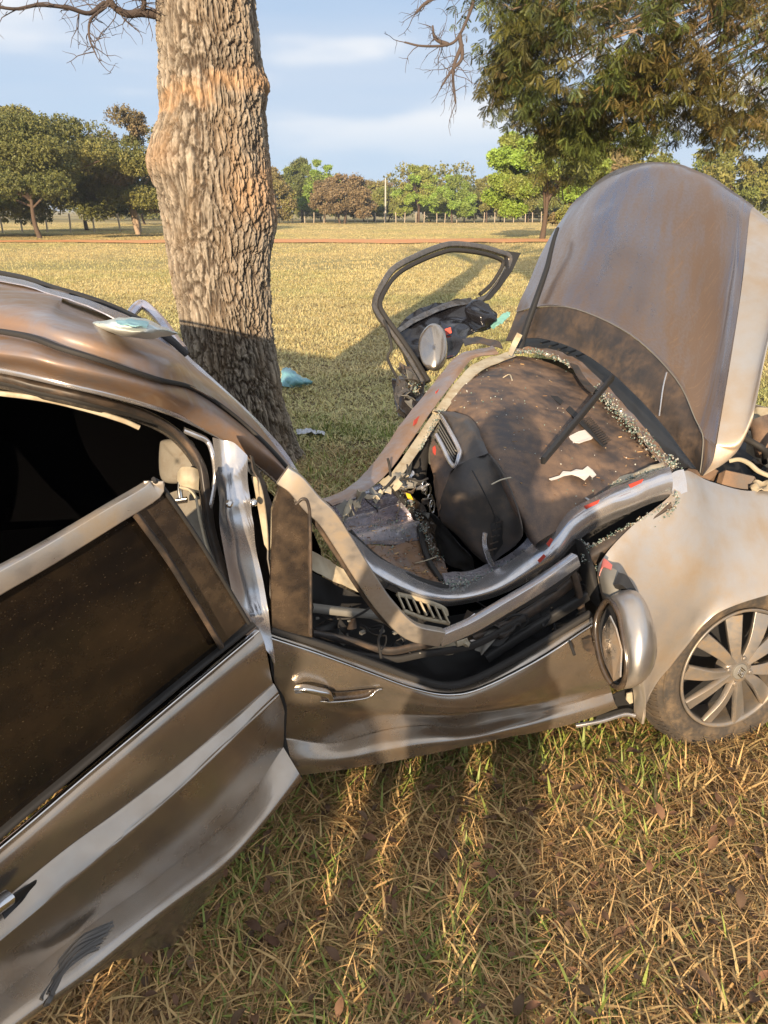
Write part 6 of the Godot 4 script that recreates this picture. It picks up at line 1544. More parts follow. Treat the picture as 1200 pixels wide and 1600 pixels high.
func front_wheel(car: Node3D) -> void:
	var ctr: Vector3 = Vector3(1.107,0.266,-1.937)
	var ax := Vector3(0.30, 0.07, 0.95).normalized()
	var xf := Transform3D(basis_y(ax, 0.35), ctr)
	var w := Node3D.new()
	w.name = "front_wheel"
	car.add_child(w, true)
	w.transform = xf
	var I := Transform3D.IDENTITY
	var t := MB.new()
	t.lathe([Vector2(0.19, -0.17), Vector2(0.27, -0.17), Vector2(0.296, -0.15), Vector2(0.301, -0.09), Vector2(0.301, -0.06), Vector2(0.294, -0.02), Vector2(0.280, -0.002), Vector2(0.262, 0.006), Vector2(0.24, 0.009), Vector2(0.222, 0.006), Vector2(0.212, 0.001), Vector2(0.207, -0.006), Vector2(0.19, -0.03)].duplicate(), I, 96)
	for i in 80:
		var a := TAU * i / 80.0
		var d := Vector3(cos(a), 0, sin(a))
		var e := Vector3(cos(a + 0.045), 0, sin(a + 0.045))
		t.bar([d * 0.288 + Vector3(0, -0.006, 0), d * 0.2995 + Vector3(0, -0.032, 0), e * 0.305 + Vector3(0, -0.085, 0)], 0.014, 0.008, d, 0.5, 6)
	for r in [0.232, 0.268]:
		t.lathe([Vector2(r - 0.003, 0.004), Vector2(r + 0.001, 0.0105), Vector2(r + 0.004, 0.004)], I, 72)
	part("tyre", t, M.tyre, w)
	var r := MB.new()
	r.lathe([Vector2(0.188, -0.14), Vector2(0.190, -0.03), Vector2(0.194, -0.004), Vector2(0.199, 0.004), Vector2(0.206, 0.006), Vector2(0.208, 0.0), Vector2(0.203, -0.01)], I, 72)
	for i in 10:
		# ten blades in pairs, twisted
		var a := TAU * (i / 2) / 5.0 + (0.20 if i % 2 else -0.20)
		var b := TAU * (i / 2) / 5.0 + (0.36 if i % 2 else -0.30)
		var p0 := Vector3(cos(a) * 0.035, 0.004, sin(a) * 0.035)
		var p1 := Vector3(cos(lerpf(a, b, 0.5)) * 0.11, 0.006, sin(lerpf(a, b, 0.5)) * 0.11)
		var p2 := Vector3(cos(b) * 0.193, -0.006, sin(b) * 0.193)
		r.bar(curve([p0, p1, p2], 5), [0.024, 0.056], [0.02, 0.014], Vector3(sin(b) * 0.3, 1, -cos(b) * 0.3), 0.2, 12)
	r.lathe([Vector2(0.055, -0.03), Vector2(0.055, 0.004), Vector2(0.046, 0.012), Vector2(0.034, 0.014), Vector2(0.0, 0.014)], I, 40)
	part("rim", r, M.alloy, w)
	var cap := MB.new()
	cap.lathe([Vector2(0.027, 0.012), Vector2(0.027, 0.018), Vector2(0.024, 0.020), Vector2(0.0, 0.021)], I, 32)
	part("hub_cap", cap, M.grey_plastic, w)
	var em := MB.new()
	for q in [[0.021, 0.014], [0.010, 0.0065]]:
		var p := [Vector3(-q[1], 0.022, 0), Vector3(0, 0.022, -q[0]), Vector3(q[1], 0.022, 0), Vector3(0, 0.022, q[0])]
		for k in 4: em.bar([p[k], p[(k + 1) % 4]], 0.004, 0.004, Vector3.UP, 0.5, 6)
	part("hub_emblem", em, M.chrome, w)
	for k in 4:
		var a := TAU * k / 4.0 + 0.5
		var b := MB.new()
		b.lathe([Vector2(0.009, 0.0), Vector2(0.009, 0.016), Vector2(0.006, 0.019), Vector2(0, 0.019)], Transform3D(Basis(), Vector3(cos(a) * 0.044, 0, sin(a) * 0.044)), 6)
		part("wheel_bolt", b, M.alloy, w)
	var dk := MB.new()
	dk.lathe([Vector2(0.19, -0.10), Vector2(0.05, -0.09), Vector2(0.0, -0.09)], I, 40)
	part("brake_drum", dk, M.black, w)


func near_mirror(car: Node3D) -> void:
	var rows: Array = [[Vector3(0.568,0.682,-1.633),Vector3(0.577,0.683,-1.569),Vector3(0.581,0.635,-1.522),Vector3(0.587,0.573,-1.491),Vector3(0.580,0.521,-1.491),Vector3(0.564,0.510,-1.530),Vector3(0.550,0.546,-1.588),Vector3(0.546,0.618,-1.634)],
		[Vector3(0.580,0.694,-1.638),Vector3(0.586,0.708,-1.568),Vector3(0.590,0.652,-1.507),Vector3(0.595,0.582,-1.475),Vector3(0.591,0.521,-1.486),Vector3(0.580,0.496,-1.535),Vector3(0.569,0.533,-1.604),Vector3(0.565,0.619,-1.651)],
		[Vector3(0.614,0.701,-1.652),Vector3(0.620,0.720,-1.573),Vector3(0.620,0.666,-1.502),Vector3(0.621,0.585,-1.472),Vector3(0.616,0.526,-1.487),Vector3(0.625,0.487,-1.563),Vector3(0.628,0.513,-1.639),Vector3(0.618,0.616,-1.682)],
		[Vector3(0.650,0.688,-1.663),Vector3(0.653,0.693,-1.595),Vector3(0.653,0.649,-1.528),Vector3(0.654,0.583,-1.501),Vector3(0.650,0.528,-1.516),Vector3(0.660,0.499,-1.585),Vector3(0.672,0.518,-1.663),Vector3(0.661,0.602,-1.692)],
		[Vector3(0.672,0.653,-1.665),Vector3(0.677,0.649,-1.620),Vector3(0.682,0.613,-1.572),Vector3(0.682,0.570,-1.554),Vector3(0.677,0.531,-1.560),Vector3(0.678,0.521,-1.599),Vector3(0.686,0.533,-1.658),Vector3(0.677,0.595,-1.678)],
		[Vector3(0.678,0.608,-1.624),Vector3(0.678,0.611,-1.615),Vector3(0.681,0.595,-1.597),Vector3(0.681,0.577,-1.590),Vector3(0.679,0.565,-1.590),Vector3(0.680,0.563,-1.606),Vector3(0.684,0.567,-1.629),Vector3(0.678,0.591,-1.628)]]
	var m := MB.new()
	m.grid(skin(rows, 6, 5, 0.0, 1.0, 1, true), true)
	var o := part("side_mirror", m, M.paint, car, "silver side mirror hanging twisted at the front door")
	var ring := curve(rows[0], 6, true)
	var b := MB.new()
	b.bar(ring, 0.014, 0.014, TOCAM, 0.6, 8, false)
	part("mirror_rim", b, M.gloss_black, o)
	var inner := []
	var c := Vector3.ZERO
	for p in ring: c += p
	c /= ring.size()
	for p in ring.slice(0, ring.size() - 1): inner.append(p.lerp(c, 0.10) + FWD * 0.008)
	var s := MB.new()
	s.plate(inner, 0.01, Vector3(-0.9, 0, 0.4))
	part("mirror_recess", s, M.black, o)
	var gl := []
	for p in [Vector3(0.555,0.677,-1.566),Vector3(0.562,0.661,-1.533),Vector3(0.572,0.619,-1.504),Vector3(0.569,0.558,-1.479),Vector3(0.561,0.534,-1.496),Vector3(0.557,0.546,-1.555),Vector3(0.554,0.580,-1.591),Vector3(0.555,0.611,-1.604)]: gl.append(p - FWD * 0.0)
	var g := MB.new()
	g.plate(gl, 0.004, Vector3(-0.9, 0, 0.4))
	part("mirror_glass", g, dusty(Color(0.55, 0.52, 0.48), Color(0.30, 0.21, 0.13), 0.55, 131, 0.08, 0.5, 1.0, 0.2, 0.3), o)
	sheet_part("mirror_arm", [[Vector3(0.588,0.737,-1.764),Vector3(0.592,0.736,-1.721),Vector3(0.612,0.730,-1.696),Vector3(0.642,0.702,-1.685)],
		[Vector3(0.571,0.709,-1.731),Vector3(0.576,0.716,-1.680),Vector3(0.599,0.714,-1.657),Vector3(0.638,0.691,-1.658)],
		[Vector3(0.575,0.668,-1.692),Vector3(0.579,0.678,-1.653),Vector3(0.596,0.691,-1.637),Vector3(0.629,0.686,-1.646)]], M.grey_plastic, o, 4, 4)
	sheet_part("arm_edge", [[Vector3(0.579,0.731,-1.746),Vector3(0.584,0.746,-1.746),Vector3(0.595,0.744,-1.713)],
		[Vector3(0.569,0.705,-1.724),Vector3(0.576,0.729,-1.728),Vector3(0.590,0.734,-1.703)]], mat(Color(0.45, 0.14, 0.13), 0.5), o, 3, 3)
	sheet_part("arm_knuckle", [[Vector3(0.602,0.739,-1.678),Vector3(0.622,0.735,-1.666),Vector3(0.648,0.697,-1.661)],
		[Vector3(0.583,0.718,-1.648),Vector3(0.602,0.723,-1.639),Vector3(0.640,0.686,-1.640)]], M.black, o, 4, 4, 0.0, 1.0, 0.02)
	plate_part("door_wedge", [Vector3(0.539,0.520,-1.704),Vector3(0.563,0.527,-1.706),Vector3(0.588,0.506,-1.713),Vector3(0.601,0.466,-1.716),Vector3(0.579,0.465,-1.712),Vector3(0.550,0.486,-1.706)], 0.02, M.dark_dusty, car, TOCAM)


func far_door(car: Node3D) -> void:
	var up := Vector3(0.15, 0.45, 0.88)
	var o := sheet_part("far_front_door", [[Vector3(0.057,1.049,-3.689),Vector3(0.132,1.099,-3.883),Vector3(0.246,1.127,-4.024),Vector3(0.357,1.141,-4.138),Vector3(0.479,1.145,-4.226),Vector3(0.591,1.113,-4.257)],
		[Vector3(0.076,1.012,-3.652),Vector3(0.163,1.046,-3.796),Vector3(0.269,1.066,-3.934),Vector3(0.384,1.080,-4.026),Vector3(0.497,1.089,-4.117),Vector3(0.625,1.068,-4.173)],
		[Vector3(0.093,0.968,-3.580),Vector3(0.196,0.994,-3.666),Vector3(0.300,1.010,-3.781),Vector3(0.408,1.022,-3.894),Vector3(0.494,1.029,-4.006),Vector3(0.605,1.015,-4.108)],
		[Vector3(0.122,0.905,-3.478),Vector3(0.208,0.909,-3.502),Vector3(0.292,0.928,-3.563),Vector3(0.368,0.967,-3.655),Vector3(0.426,0.995,-3.797),Vector3(0.496,1.010,-3.954)]], M.black_paint, car, 10, 9, -0.018, 3.5, 0.005, "mangled far front door bent out with only its window frame upright")
	bar_part("window_frame", [Vector3(0.186,0.847,-3.389),Vector3(0.122,0.947,-3.495),Vector3(0.049,1.042,-3.578),Vector3(-0.025,1.129,-3.646),Vector3(-0.044,1.183,-3.701),Vector3(-0.006,1.257,-3.808),Vector3(0.052,1.322,-3.932),Vector3(0.161,1.370,-4.060),Vector3(0.290,1.412,-4.185),Vector3(0.385,1.425,-4.256),Vector3(0.531,1.408,-4.357),Vector3(0.651,1.377,-4.430),Vector3(0.724,1.347,-4.462),Vector3(0.702,1.272,-4.431),Vector3(0.647,1.199,-4.379),Vector3(0.583,1.142,-4.312),Vector3(0.523,1.127,-4.262)], 0.032, 0.03, up, M.frame_dark, o, 6, 0.5)
	bar_part("frame_inner_seal", [Vector3(0.208,0.863,-3.374),Vector3(0.145,0.951,-3.475),Vector3(0.080,1.034,-3.553),Vector3(0.006,1.126,-3.624),Vector3(-0.019,1.180,-3.678),Vector3(0.019,1.251,-3.783),Vector3(0.078,1.305,-3.903),Vector3(0.174,1.347,-4.028),Vector3(0.295,1.384,-4.152),Vector3(0.383,1.397,-4.222),Vector3(0.529,1.379,-4.323),Vector3(0.634,1.351,-4.398),Vector3(0.682,1.322,-4.419),Vector3(0.660,1.268,-4.396),Vector3(0.606,1.202,-4.347),Vector3(0.542,1.159,-4.286)], 0.022, 0.022, up, M.rubber, o, 6)
	plate_part("frame_corner", [Vector3(0.698,1.383,-4.454),Vector3(0.794,1.370,-4.493),Vector3(0.739,1.272,-4.431),Vector3(0.659,1.181,-4.349),Vector3(0.602,1.131,-4.286),Vector3(0.563,1.127,-4.262),Vector3(0.650,1.209,-4.350),Vector3(0.706,1.294,-4.418)], 0.02, M.black, o)
	sheet_part("crumpled_skin", [[Vector3(0.480,1.140,-4.203),Vector3(0.535,1.138,-4.159),Vector3(0.602,1.089,-4.117)],
		[Vector3(0.446,1.104,-4.101),Vector3(0.522,1.086,-4.029),Vector3(0.617,1.049,-4.057)],
		[Vector3(0.477,1.050,-4.047),Vector3(0.535,1.023,-4.003),Vector3(0.571,1.001,-4.059)]], M.black_paint, o, 8, 8, -0.012, 5.0)
	sheet_part("crumpled_skin", [[Vector3(0.056,1.056,-3.649),Vector3(0.164,1.098,-3.839),Vector3(0.347,1.139,-4.094),Vector3(0.483,1.150,-4.207)],
		[Vector3(0.068,1.043,-3.611),Vector3(0.168,1.079,-3.788),Vector3(0.350,1.118,-4.042),Vector3(0.486,1.125,-4.153)]], M.frame_dark, o, 5, 3, 0.006, 9.0)
	var m := MB.new()
	m.grid(skin([[Vector3(0.185,1.053,-3.583),Vector3(0.227,1.085,-3.574),Vector3(0.276,1.073,-3.569),Vector3(0.295,1.003,-3.519),Vector3(0.285,0.934,-3.468),Vector3(0.242,0.908,-3.447),Vector3(0.194,0.934,-3.468),Vector3(0.172,0.994,-3.537)],
		[Vector3(0.176,1.057,-3.519),Vector3(0.222,1.106,-3.507),Vector3(0.276,1.089,-3.500),Vector3(0.295,1.015,-3.448),Vector3(0.282,0.942,-3.396),Vector3(0.237,0.911,-3.372),Vector3(0.184,0.936,-3.394),Vector3(0.163,0.999,-3.474)],
		[Vector3(0.203,1.043,-3.459),Vector3(0.226,1.073,-3.455),Vector3(0.261,1.062,-3.446),Vector3(0.272,1.015,-3.415),Vector3(0.262,0.968,-3.380),Vector3(0.235,0.948,-3.366),Vector3(0.206,0.962,-3.383),Vector3(0.193,1.003,-3.432)],
		[Vector3(0.232,1.015,-3.396),Vector3(0.232,1.015,-3.396),Vector3(0.232,1.015,-3.396),Vector3(0.232,1.015,-3.396),Vector3(0.232,1.015,-3.396),Vector3(0.232,1.015,-3.396),Vector3(0.232,1.015,-3.396),Vector3(0.232,1.015,-3.396)]], 5, 4, 0.0, 1.0, 1, true), true)
	part("side_mirror", m, M.door_paint, o)
	sheet_part("hanging_glass", [[Vector3(0.577,1.015,-4.108),Vector3(0.619,1.041,-4.118),Vector3(0.672,1.077,-4.155),Vector3(0.697,1.080,-4.157)],
		[Vector3(0.595,1.005,-4.082),Vector3(0.637,1.024,-4.090),Vector3(0.679,1.054,-4.124),Vector3(0.695,1.072,-4.142)]], mat(Color(0.16, 0.36, 0.34), 0.25), o, 4, 3, 0.02, 30.0)
	plate_part("red_tape", [Vector3(0.309,1.040,-3.794),Vector3(0.339,1.049,-3.797),Vector3(0.345,1.022,-3.786),Vector3(0.316,1.010,-3.781)], 0.003, M.red, o)
	# hinge side wreckage
	for q in [[Vector3(0.060,0.885,-3.383),Vector3(0.101,0.884,-3.361),Vector3(0.114,0.780,-3.178),Vector3(0.080,0.753,-3.167),Vector3(0.046,0.816,-3.268)], [Vector3(0.120,0.930,-3.424),Vector3(0.153,0.888,-3.341),Vector3(0.162,0.842,-3.257),Vector3(0.137,0.804,-3.198),Vector3(0.112,0.861,-3.330)]]:
		plate_part("hinge_plate", q, 0.02, M.frame_dark, o)
	for k in 16:
		var a: Vector3 = Vector3(0.065,0.893,-3.387)
		var b: Vector3 = Vector3(0.138,0.792,-3.075)
		chip("broken_bracket", a.lerp(b, rng.randf()) + rdir() * 0.05, 0.04, 0.025, [M.frame_dark, M.dark_dusty, M.grey_plastic][k % 3], o)
	bar_part("hinge_cable", [Vector3(0.000,1.113,-3.586),Vector3(0.036,1.007,-3.498),Vector3(0.018,0.951,-3.475),Vector3(0.060,0.879,-3.381)], 0.012, 0.012, up, M.rubber, o)
	shards(o, [Vector3(0.116,0.869,-3.290),Vector3(0.150,0.842,-3.257),Vector3(0.172,0.862,-3.244)], 60, 0.03, 0.014)
	sheet_part("lower_skin", [[Vector3(0.036,0.867,-3.441),Vector3(0.118,0.861,-3.330),Vector3(0.185,0.885,-3.275)],
		[Vector3(0.047,0.806,-3.308),Vector3(0.113,0.808,-3.179),Vector3(0.168,0.839,-3.148)],
		[Vector3(0.063,0.751,-3.176),Vector3(0.110,0.769,-3.054),Vector3(0.141,0.798,-3.023)]], M.black_paint, o, 5, 5, 0.015, 7.0)


func engine_bay(car: Node3D) -> void:
	var e := sheet_part("engine_bay", [[Vector3(0.95, 0.66, -2.15), Vector3(1.5, 0.66, -2.3), Vector3(2.0, 0.6, -2.45)], [Vector3(0.8, 0.7, -2.75), Vector3(1.4, 0.72, -2.9), Vector3(1.9, 0.66, -3.0)], [Vector3(0.65, 0.75, -3.3), Vector3(1.2, 0.8, -3.45), Vector3(1.75, 0.7, -3.6)]], M.black, car, 4, 4, 0.06, 8.0)
	for i in 34:
		var m := MB.new()
		var o := Vector3(rng.randf_range(1.0, 1.7), rng.randf_range(0.68, 0.80), 0)
		o.z = -2.12 - (o.x - 0.95) * 0.28 - rng.randf_range(0.04, 0.75)
		m.box(o, Vector3(rng.randf_range(0.04, 0.14), rng.randf_range(0.03, 0.08), rng.randf_range(0.03, 0.10)), Basis.from_euler(Vector3(rng.randf_range(-0.5, 0.5), rng.randf() * 3.0, rng.randf_range(-0.5, 0.5))), 0.25)
		part("engine_component", m, [M.black, M.dash, M.grey_plastic, M.dark_dusty, M.roof_paint][i % 5], e)
	for i in 8:
		var a := Vector3(rng.randf_range(1.0, 1.6), rng.randf_range(0.76, 0.84), -2.3 - rng.randf() * 0.5)
		bar_part("hose", [a, a + Vector3(0.08, 0.05, -0.08), a + Vector3(0.2, 0.02, rng.randf_range(-0.2, 0.1)), a + Vector3(0.3, -0.08, -0.05)], 0.022, 0.022, Vector3.UP, M.rubber, e, 5, 1.0)
	bar_part("washer_pipe", [Vector3(1.144,0.833,-2.301),Vector3(1.166,0.843,-2.284),Vector3(1.187,0.838,-2.260),Vector3(1.208,0.821,-2.232),Vector3(1.239,0.811,-2.206)], 0.014, 0.014, Vector3.UP, M.cream, e)
	sheet_part("torn_insulation", [[Vector3(1.167,0.790,-2.197),Vector3(1.198,0.797,-2.200),Vector3(1.260,0.801,-2.202)],
		[Vector3(1.163,0.782,-2.161),Vector3(1.188,0.789,-2.153),Vector3(1.238,0.796,-2.156)]], M.cream, e, 4, 4, 0.02, 40.0)
	sheet_part("far_inner_fender", [[Vector3(1.477,0.855,-2.884),Vector3(1.498,0.877,-2.839),Vector3(1.572,0.881,-2.786)],
		[Vector3(1.417,0.788,-2.748),Vector3(1.446,0.780,-2.691),Vector3(1.489,0.744,-2.568)],
		[Vector3(1.385,0.746,-2.677),Vector3(1.393,0.737,-2.587),Vector3(1.422,0.706,-2.465)]], M.cream, e, 4, 4, 0.01, 12.0)
	bar_part("strut_top", [Vector3(1.411,0.873,-2.675),Vector3(1.420,0.846,-2.653),Vector3(1.419,0.803,-2.614),Vector3(1.418,0.766,-2.577)], 0.09, 0.07, Vector3(0, 0.2, 1), M.dash, e, 4, 1.0)
	# nose of the car, beyond the picture's right edge
	sheet_part("front_bumper", [[Vector3(1.45, 0.25, -1.98), Vector3(1.95, 0.25, -2.3), Vector3(2.05, 0.25, -3.0), Vector3(1.75, 0.25, -3.6)], [Vector3(1.47, 0.5, -1.98), Vector3(2.0, 0.5, -2.3), Vector3(2.1, 0.5, -3.0), Vector3(1.8, 0.5, -3.62)], [Vector3(1.45, 0.72, -2.05), Vector3(1.9, 0.72, -2.35), Vector3(2.0, 0.72, -3.0), Vector3(1.72, 0.74, -3.55)]], M.fender_paint, car, 6, 4)
	sheet_part("far_fender", [[Vector3(0.5, 0.3, -3.45), Vector3(1.2, 0.35, -3.6), Vector3(1.75, 0.3, -3.6)], [Vector3(0.5, 0.7, -3.45), Vector3(1.2, 0.75, -3.6), Vector3(1.78, 0.7, -3.6)], [Vector3(0.55, 1.0, -3.3), Vector3(1.2, 0.9, -3.45), Vector3(1.72, 0.76, -3.5)]], M.fender_paint, car, 5, 4)


# ---------- loose things ----------
func loose_things() -> void:
	rng.seed = 55
	var base: Vector3 = Vector3(-0.490,1.374,-1.449)
	# plastic packet of gloves lying on the roof
	var t := thing("glove_packet", "clear plastic packet of blue gloves lying on the dusty car roof", "packet", base)
	var m := MB.new()
	var front: Array = [[Vector3(-0.618,1.378,-1.576),Vector3(-0.556,1.392,-1.477),Vector3(-0.504,1.397,-1.408),Vector3(-0.469,1.398,-1.385),Vector3(-0.444,1.396,-1.391),Vector3(-0.435,1.388,-1.429),Vector3(-0.441,1.372,-1.519),Vector3(-0.435,1.360,-1.564)],
		[Vector3(-0.610,1.374,-1.567),Vector3(-0.549,1.385,-1.466),Vector3(-0.493,1.393,-1.379),Vector3(-0.457,1.394,-1.350),Vector3(-0.439,1.390,-1.376),Vector3(-0.441,1.379,-1.448),Vector3(-0.446,1.366,-1.533),Vector3(-0.435,1.359,-1.562)],
		[Vector3(-0.573,1.367,-1.535),Vector3(-0.549,1.368,-1.504),Vector3(-0.522,1.368,-1.479),Vector3(-0.496,1.366,-1.468),Vector3(-0.478,1.360,-1.490),Vector3(-0.466,1.357,-1.517),Vector3(-0.458,1.355,-1.554),Vector3(-0.440,1.357,-1.566)]]
	var top: Array = [[Vector3(-0.631,1.378,-1.605),Vector3(-0.584,1.386,-1.576),Vector3(-0.546,1.394,-1.545),Vector3(-0.514,1.397,-1.532),Vector3(-0.483,1.395,-1.519),Vector3(-0.466,1.386,-1.529),Vector3(-0.460,1.370,-1.577),Vector3(-0.438,1.360,-1.573)],
		[Vector3(-0.617,1.380,-1.572),Vector3(-0.562,1.392,-1.504),Vector3(-0.507,1.403,-1.424),Vector3(-0.468,1.408,-1.388),Vector3(-0.446,1.404,-1.400),Vector3(-0.446,1.390,-1.465),Vector3(-0.448,1.373,-1.539),Vector3(-0.435,1.360,-1.564)],
		[Vector3(-0.618,1.378,-1.576),Vector3(-0.556,1.392,-1.477),Vector3(-0.504,1.397,-1.408),Vector3(-0.469,1.398,-1.385),Vector3(-0.444,1.396,-1.391),Vector3(-0.435,1.388,-1.429),Vector3(-0.441,1.372,-1.519),Vector3(-0.435,1.360,-1.564)]]
	for rows in [front, top]:
		for r in rows:
			for i in r.size(): r[i] -= base
	m.sheet(skin(front, 2, 2, 0.003, 60.0, 3), 0.002)
	var film := mat(Color(0.66, 0.70, 0.68), 0.3)
	part("wrapper", m, film, t)
	m = MB.new()
	m.sheet(skin(top, 2, 2, 0.004, 60.0, 5), 0.002)
	part("wrapper_top", m, mat(Color(0.58, 0.68, 0.70), 0.22), t)
	var g := MB.new()
	var gr: Array = [[Vector3(-0.528,1.400,-1.473),Vector3(-0.493,1.404,-1.461),Vector3(-0.460,1.400,-1.455)],
		[Vector3(-0.496,1.408,-1.388),Vector3(-0.463,1.412,-1.376),Vector3(-0.436,1.406,-1.386)],
		[Vector3(-0.473,1.410,-1.341),Vector3(-0.443,1.412,-1.319),Vector3(-0.425,1.407,-1.339)]]
	for r in gr:
		for i in r.size(): r[i] -= base
	g.sheet(skin(gr, 5, 5, 0.004, 40.0, 6), 0.002)
	part("glove", g, mat(Color(0.22, 0.42, 0.48), 0.5), t)
	var rows: Array
	# torn plastic bag in the grass
	base = Vector3(-0.866,0.000,-7.093)
	t = thing("plastic_bag", "pale blue plastic bag crumpled in the grass right of the tree trunk", "bag", base)
	rows = [[Vector3(-0.998,0.040,-6.970),Vector3(-0.889,0.030,-6.932),Vector3(-0.793,0.020,-7.004),Vector3(-0.704,0.020,-7.117)],
		[Vector3(-1.004,0.090,-7.085),Vector3(-0.885,0.110,-6.933),Vector3(-0.795,0.090,-6.940),Vector3(-0.700,0.040,-7.083)],
		[Vector3(-1.005,0.140,-7.208),Vector3(-0.965,0.160,-7.203),Vector3(-0.876,0.120,-7.121),Vector3(-0.698,0.050,-7.066)],
		[Vector3(-1.018,0.100,-7.503),Vector3(-0.954,0.080,-7.504),Vector3(-0.833,0.060,-7.286),Vector3(-0.715,0.020,-7.174)]]
	for r in rows:
		for i in r.size(): r[i] -= base
	m = MB.new()
	m.sheet(skin(rows, 6, 6, 0.02, 14.0, 9), 0.002)
	part("film", m, mat(Color(0.16, 0.36, 0.42), 0.25), t)
	# flat sheet of clear plastic
	base = Vector3(-0.575,0.000,-5.524)
	t = thing("plastic_sheet", "flat strip of clear plastic lying in the shaded grass", "plastic", base)
	rows = [[Vector3(-0.668,0.050,-5.386),Vector3(-0.594,0.060,-5.386),Vector3(-0.513,0.050,-5.404),Vector3(-0.445,0.050,-5.334)],
		[Vector3(-0.654,0.050,-5.300),Vector3(-0.576,0.055,-5.300),Vector3(-0.498,0.050,-5.283),Vector3(-0.446,0.050,-5.283)]]
	for r in rows:
		for i in r.size(): r[i] -= base
	m = MB.new()
	m.sheet(skin(rows, 5, 4, 0.02, 20.0, 9), 0.002)
	part("film", m, mat(Color(0.45, 0.47, 0.52), 0.2), t)


# ---------- people standing behind the camera: only their shadows show ----------
func bystanders() -> void:
	person("person", "person in dark clothes holding up a phone behind the car", Vector3(-0.16, 0, 0.42), 1.70, true, 3.3, 1.15)
	person("person", "person in dark clothes standing with arms down further back on the left", Vector3(-1.05, 0, 2.05), 1.62, false, 3.2, 1.1)


func person(called: String, label: String, at: Vector3, h: float, raised: bool, turn: float, stout: float) -> void:
	var s := h / 1.75
	var J := {
		"hip": [Vector3(0, 0.95, 0), 0.155], "waist": [Vector3(0, 1.10, 0), 0.145], "chest": [Vector3(0, 1.32, 0.0), 0.165], "neck": [Vector3(0, 1.49, 0), 0.06], "head": [Vector3(0, 1.60, 0.01), 0.095], "crown": [Vector3(0, 1.66, 0), 0.09],
		"sl": [Vector3(0.19, 1.41, 0), 0.065], "sr": [Vector3(-0.19, 1.41, 0), 0.065],
		"hl": [Vector3(0.10, 0.90, 0), 0.09], "hr": [Vector3(-0.10, 0.90, 0), 0.09], "kl": [Vector3(0.105, 0.50, 0.02), 0.062], "kr": [Vector3(-0.105, 0.50, 0.02), 0.062], "fl": [Vector3(0.105, 0.09, 0), 0.045], "fr": [Vector3(-0.105, 0.09, 0), 0.045], "tl": [Vector3(0.15, 0.05, 0.17), 0.04], "tr": [Vector3(-0.15, 0.05, 0.17), 0.04],
	}
	if raised:
		J.el = [Vector3(0.24, 1.17, 0.12), 0.048]; J.er = [Vector3(-0.24, 1.17, 0.12), 0.048]
		J.wl = [Vector3(0.07, 1.40, 0.28), 0.036]; J.wr = [Vector3(-0.07, 1.40, 0.28), 0.036]
	else:
		J.el = [Vector3(0.26, 1.13, -0.02), 0.048]; J.er = [Vector3(-0.26, 1.13, -0.02), 0.048]
		J.wl = [Vector3(0.27, 0.87, 0.06), 0.036]; J.wr = [Vector3(-0.27, 0.87, 0.06), 0.036]
	var bones := [["hip", "waist"], ["waist", "chest"], ["chest", "neck"], ["neck", "head"], ["head", "crown"], ["chest", "sl"], ["chest", "sr"], ["sl", "el"], ["el", "wl"], ["sr", "er"], ["er", "wr"], ["hip", "hl"], ["hip", "hr"], ["hl", "kl"], ["kl", "fl"], ["hr", "kr"], ["kr", "fr"], ["fl", "tl"], ["fr", "tr"]]
	var t := thing(called, label, "person", at)
	t.rotation.y = turn
	var m := MB.new()
	var B := []
	var wide := Vector3(stout, 1, stout)
	for b in bones: B.append([J[b[0]][0] * s * wide, J[b[1]][0] * s * wide, J[b[0]][1] * s * lerpf(1.0, stout, 0.7), J[b[1]][1] * s * lerpf(1.0, stout, 0.7)])
	for w in ["wl", "wr"]:
		var d: Vector3 = (J[w][0] - J["e" + w[1]][0]).normalized()
		var side := d.cross(Vector3(0, 0, 1) if not raised else Vector3.UP).normalized()
		for k in 5:
			var off := side * (k - 2) * 0.019
			var o: Vector3 = (J[w][0] * wide + d * 0.06 + off) * s
			B.append([(J[w][0] * wide + off * 0.4) * s, o, 0.022 * s, 0.014 * s])
			B.append([o, o + (d * ([0.045, 0.075, 0.085, 0.08, 0.06][k]) + off * 0.3 + Vector3(0, 0, 0.015)) * s, 0.011 * s, 0.009 * s])
	surface_net(m, B, 0.024)
	var body := part("body", m, mat(Color(0.05, 0.055, 0.075), 0.9), t)
	var hair := MB.new()
	hair.lathe([Vector2(0.10, -0.02), Vector2(0.108, 0.03), Vector2(0.09, 0.075), Vector2(0.05, 0.1), Vector2(0, 0.106)], Transform3D(Basis(), J.head[0] * s + Vector3(0, 0.02, -0.012)), 24)
	part("hair", hair, mat(Color(0.02, 0.015, 0.012), 0.8), body)


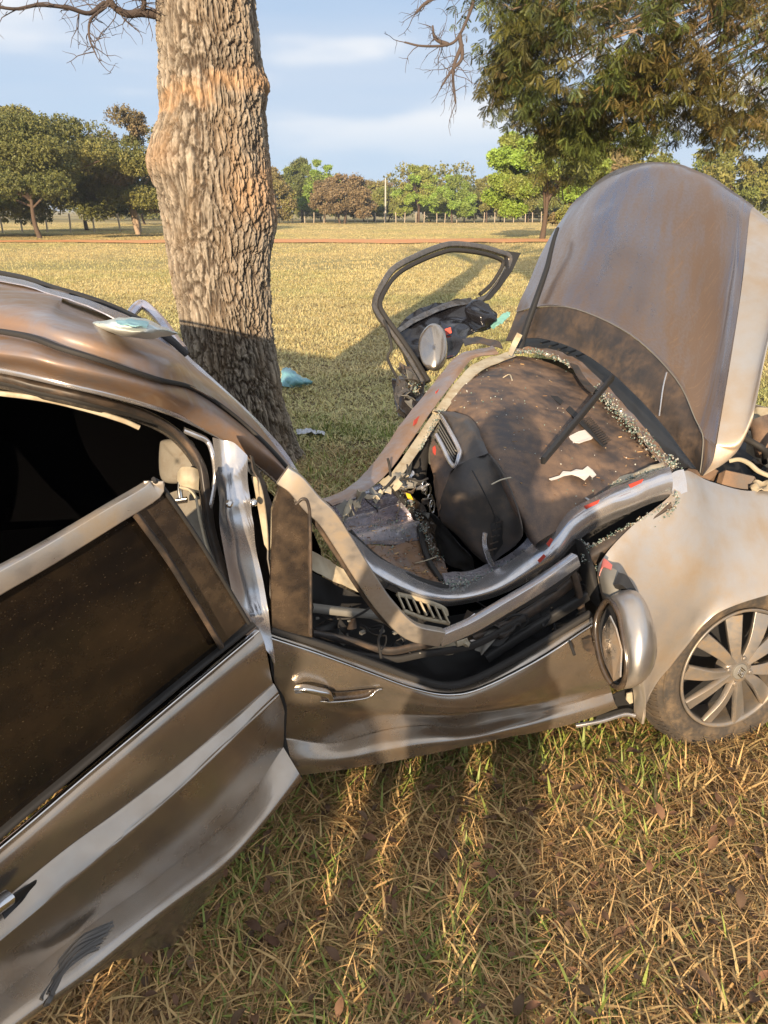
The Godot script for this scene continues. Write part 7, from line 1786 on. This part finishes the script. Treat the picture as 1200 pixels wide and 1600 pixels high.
func surface_net(m: MB, B: Array, cell: float) -> void:
	var field := {}
	for b in B:
		var r: float = maxf(b[2], b[3]) + cell * 2.5
		var lo: Vector3 = b[0].min(b[1]) - Vector3.ONE * r
		var hi: Vector3 = b[0].max(b[1]) + Vector3.ONE * r
		var ab: Vector3 = b[1] - b[0]
		var l2: float = maxf(ab.length_squared(), 1e-6)
		for x in range(floori(lo.x / cell), ceili(hi.x / cell) + 1):
			for y in range(floori(lo.y / cell), ceili(hi.y / cell) + 1):
				for z in range(floori(lo.z / cell), ceili(hi.z / cell) + 1):
					var p := Vector3(x, y, z) * cell
					var k: float = clampf((p - b[0]).dot(ab) / l2, 0, 1)
					var d: float = p.distance_to(b[0] + ab * k) - lerpf(b[2], b[3], k)
					var key := Vector3i(x, y, z)
					if field.has(key):
						var e: float = field[key]
						var q := maxf(0.03 - absf(d - e), 0.0) / 0.03
						field[key] = minf(d, e) - q * q * 0.03 * 0.25
					else: field[key] = d
	var at := {}
	var corner := []
	for i in 8: corner.append(Vector3i(i & 1, (i >> 1) & 1, i >> 2))
	for key in field:
		var vals := []
		var inside := 0
		for c in corner:
			var f: float = field.get(key + c, 1.0)
			vals.append(f)
			if f < 0: inside += 1
		if inside == 0 or inside == 8: continue
		var s := Vector3.ZERO
		var n := 0
		for i in 8:
			for ax in [1, 2, 4]:
				if i & ax: continue
				var j: int = i | ax
				if (vals[i] < 0) != (vals[j] < 0):
					var k: float = vals[i] / (vals[i] - vals[j])
					s += Vector3(corner[i]).lerp(Vector3(corner[j]), k)
					n += 1
		var gr := Vector3(vals[1] + vals[3] + vals[5] + vals[7] - vals[0] - vals[2] - vals[4] - vals[6], vals[2] + vals[3] + vals[6] + vals[7] - vals[0] - vals[1] - vals[4] - vals[5], vals[4] + vals[5] + vals[6] + vals[7] - vals[0] - vals[1] - vals[2] - vals[3])
		at[key] = m.v.size()
		m.v.append((Vector3(key) + s / n) * cell)
		m.n.append(gr.normalized())
		m.uv.append(Vector2.ZERO)
		m.c.append(Color.WHITE)
	var axes := [[Vector3i(1, 0, 0), Vector3i(0, 1, 0), Vector3i(0, 0, 1)], [Vector3i(0, 1, 0), Vector3i(0, 0, 1), Vector3i(1, 0, 0)], [Vector3i(0, 0, 1), Vector3i(1, 0, 0), Vector3i(0, 1, 0)]]
	for key in at:
		for a in axes:
			var f0: float = field.get(key, 1.0)
			var f1: float = field.get(key + a[0], 1.0)
			if (f0 < 0) == (f1 < 0): continue
			var k1: Vector3i = key - a[1]
			var k2: Vector3i = key - a[1] - a[2]
			var k3: Vector3i = key - a[2]
			if not (at.has(k1) and at.has(k2) and at.has(k3)): continue
			if f0 < 0: m.ix.append_array([at[key], at[k3], at[k2], at[key], at[k2], at[k1]])
			else: m.ix.append_array([at[key], at[k1], at[k2], at[key], at[k2], at[k3]])
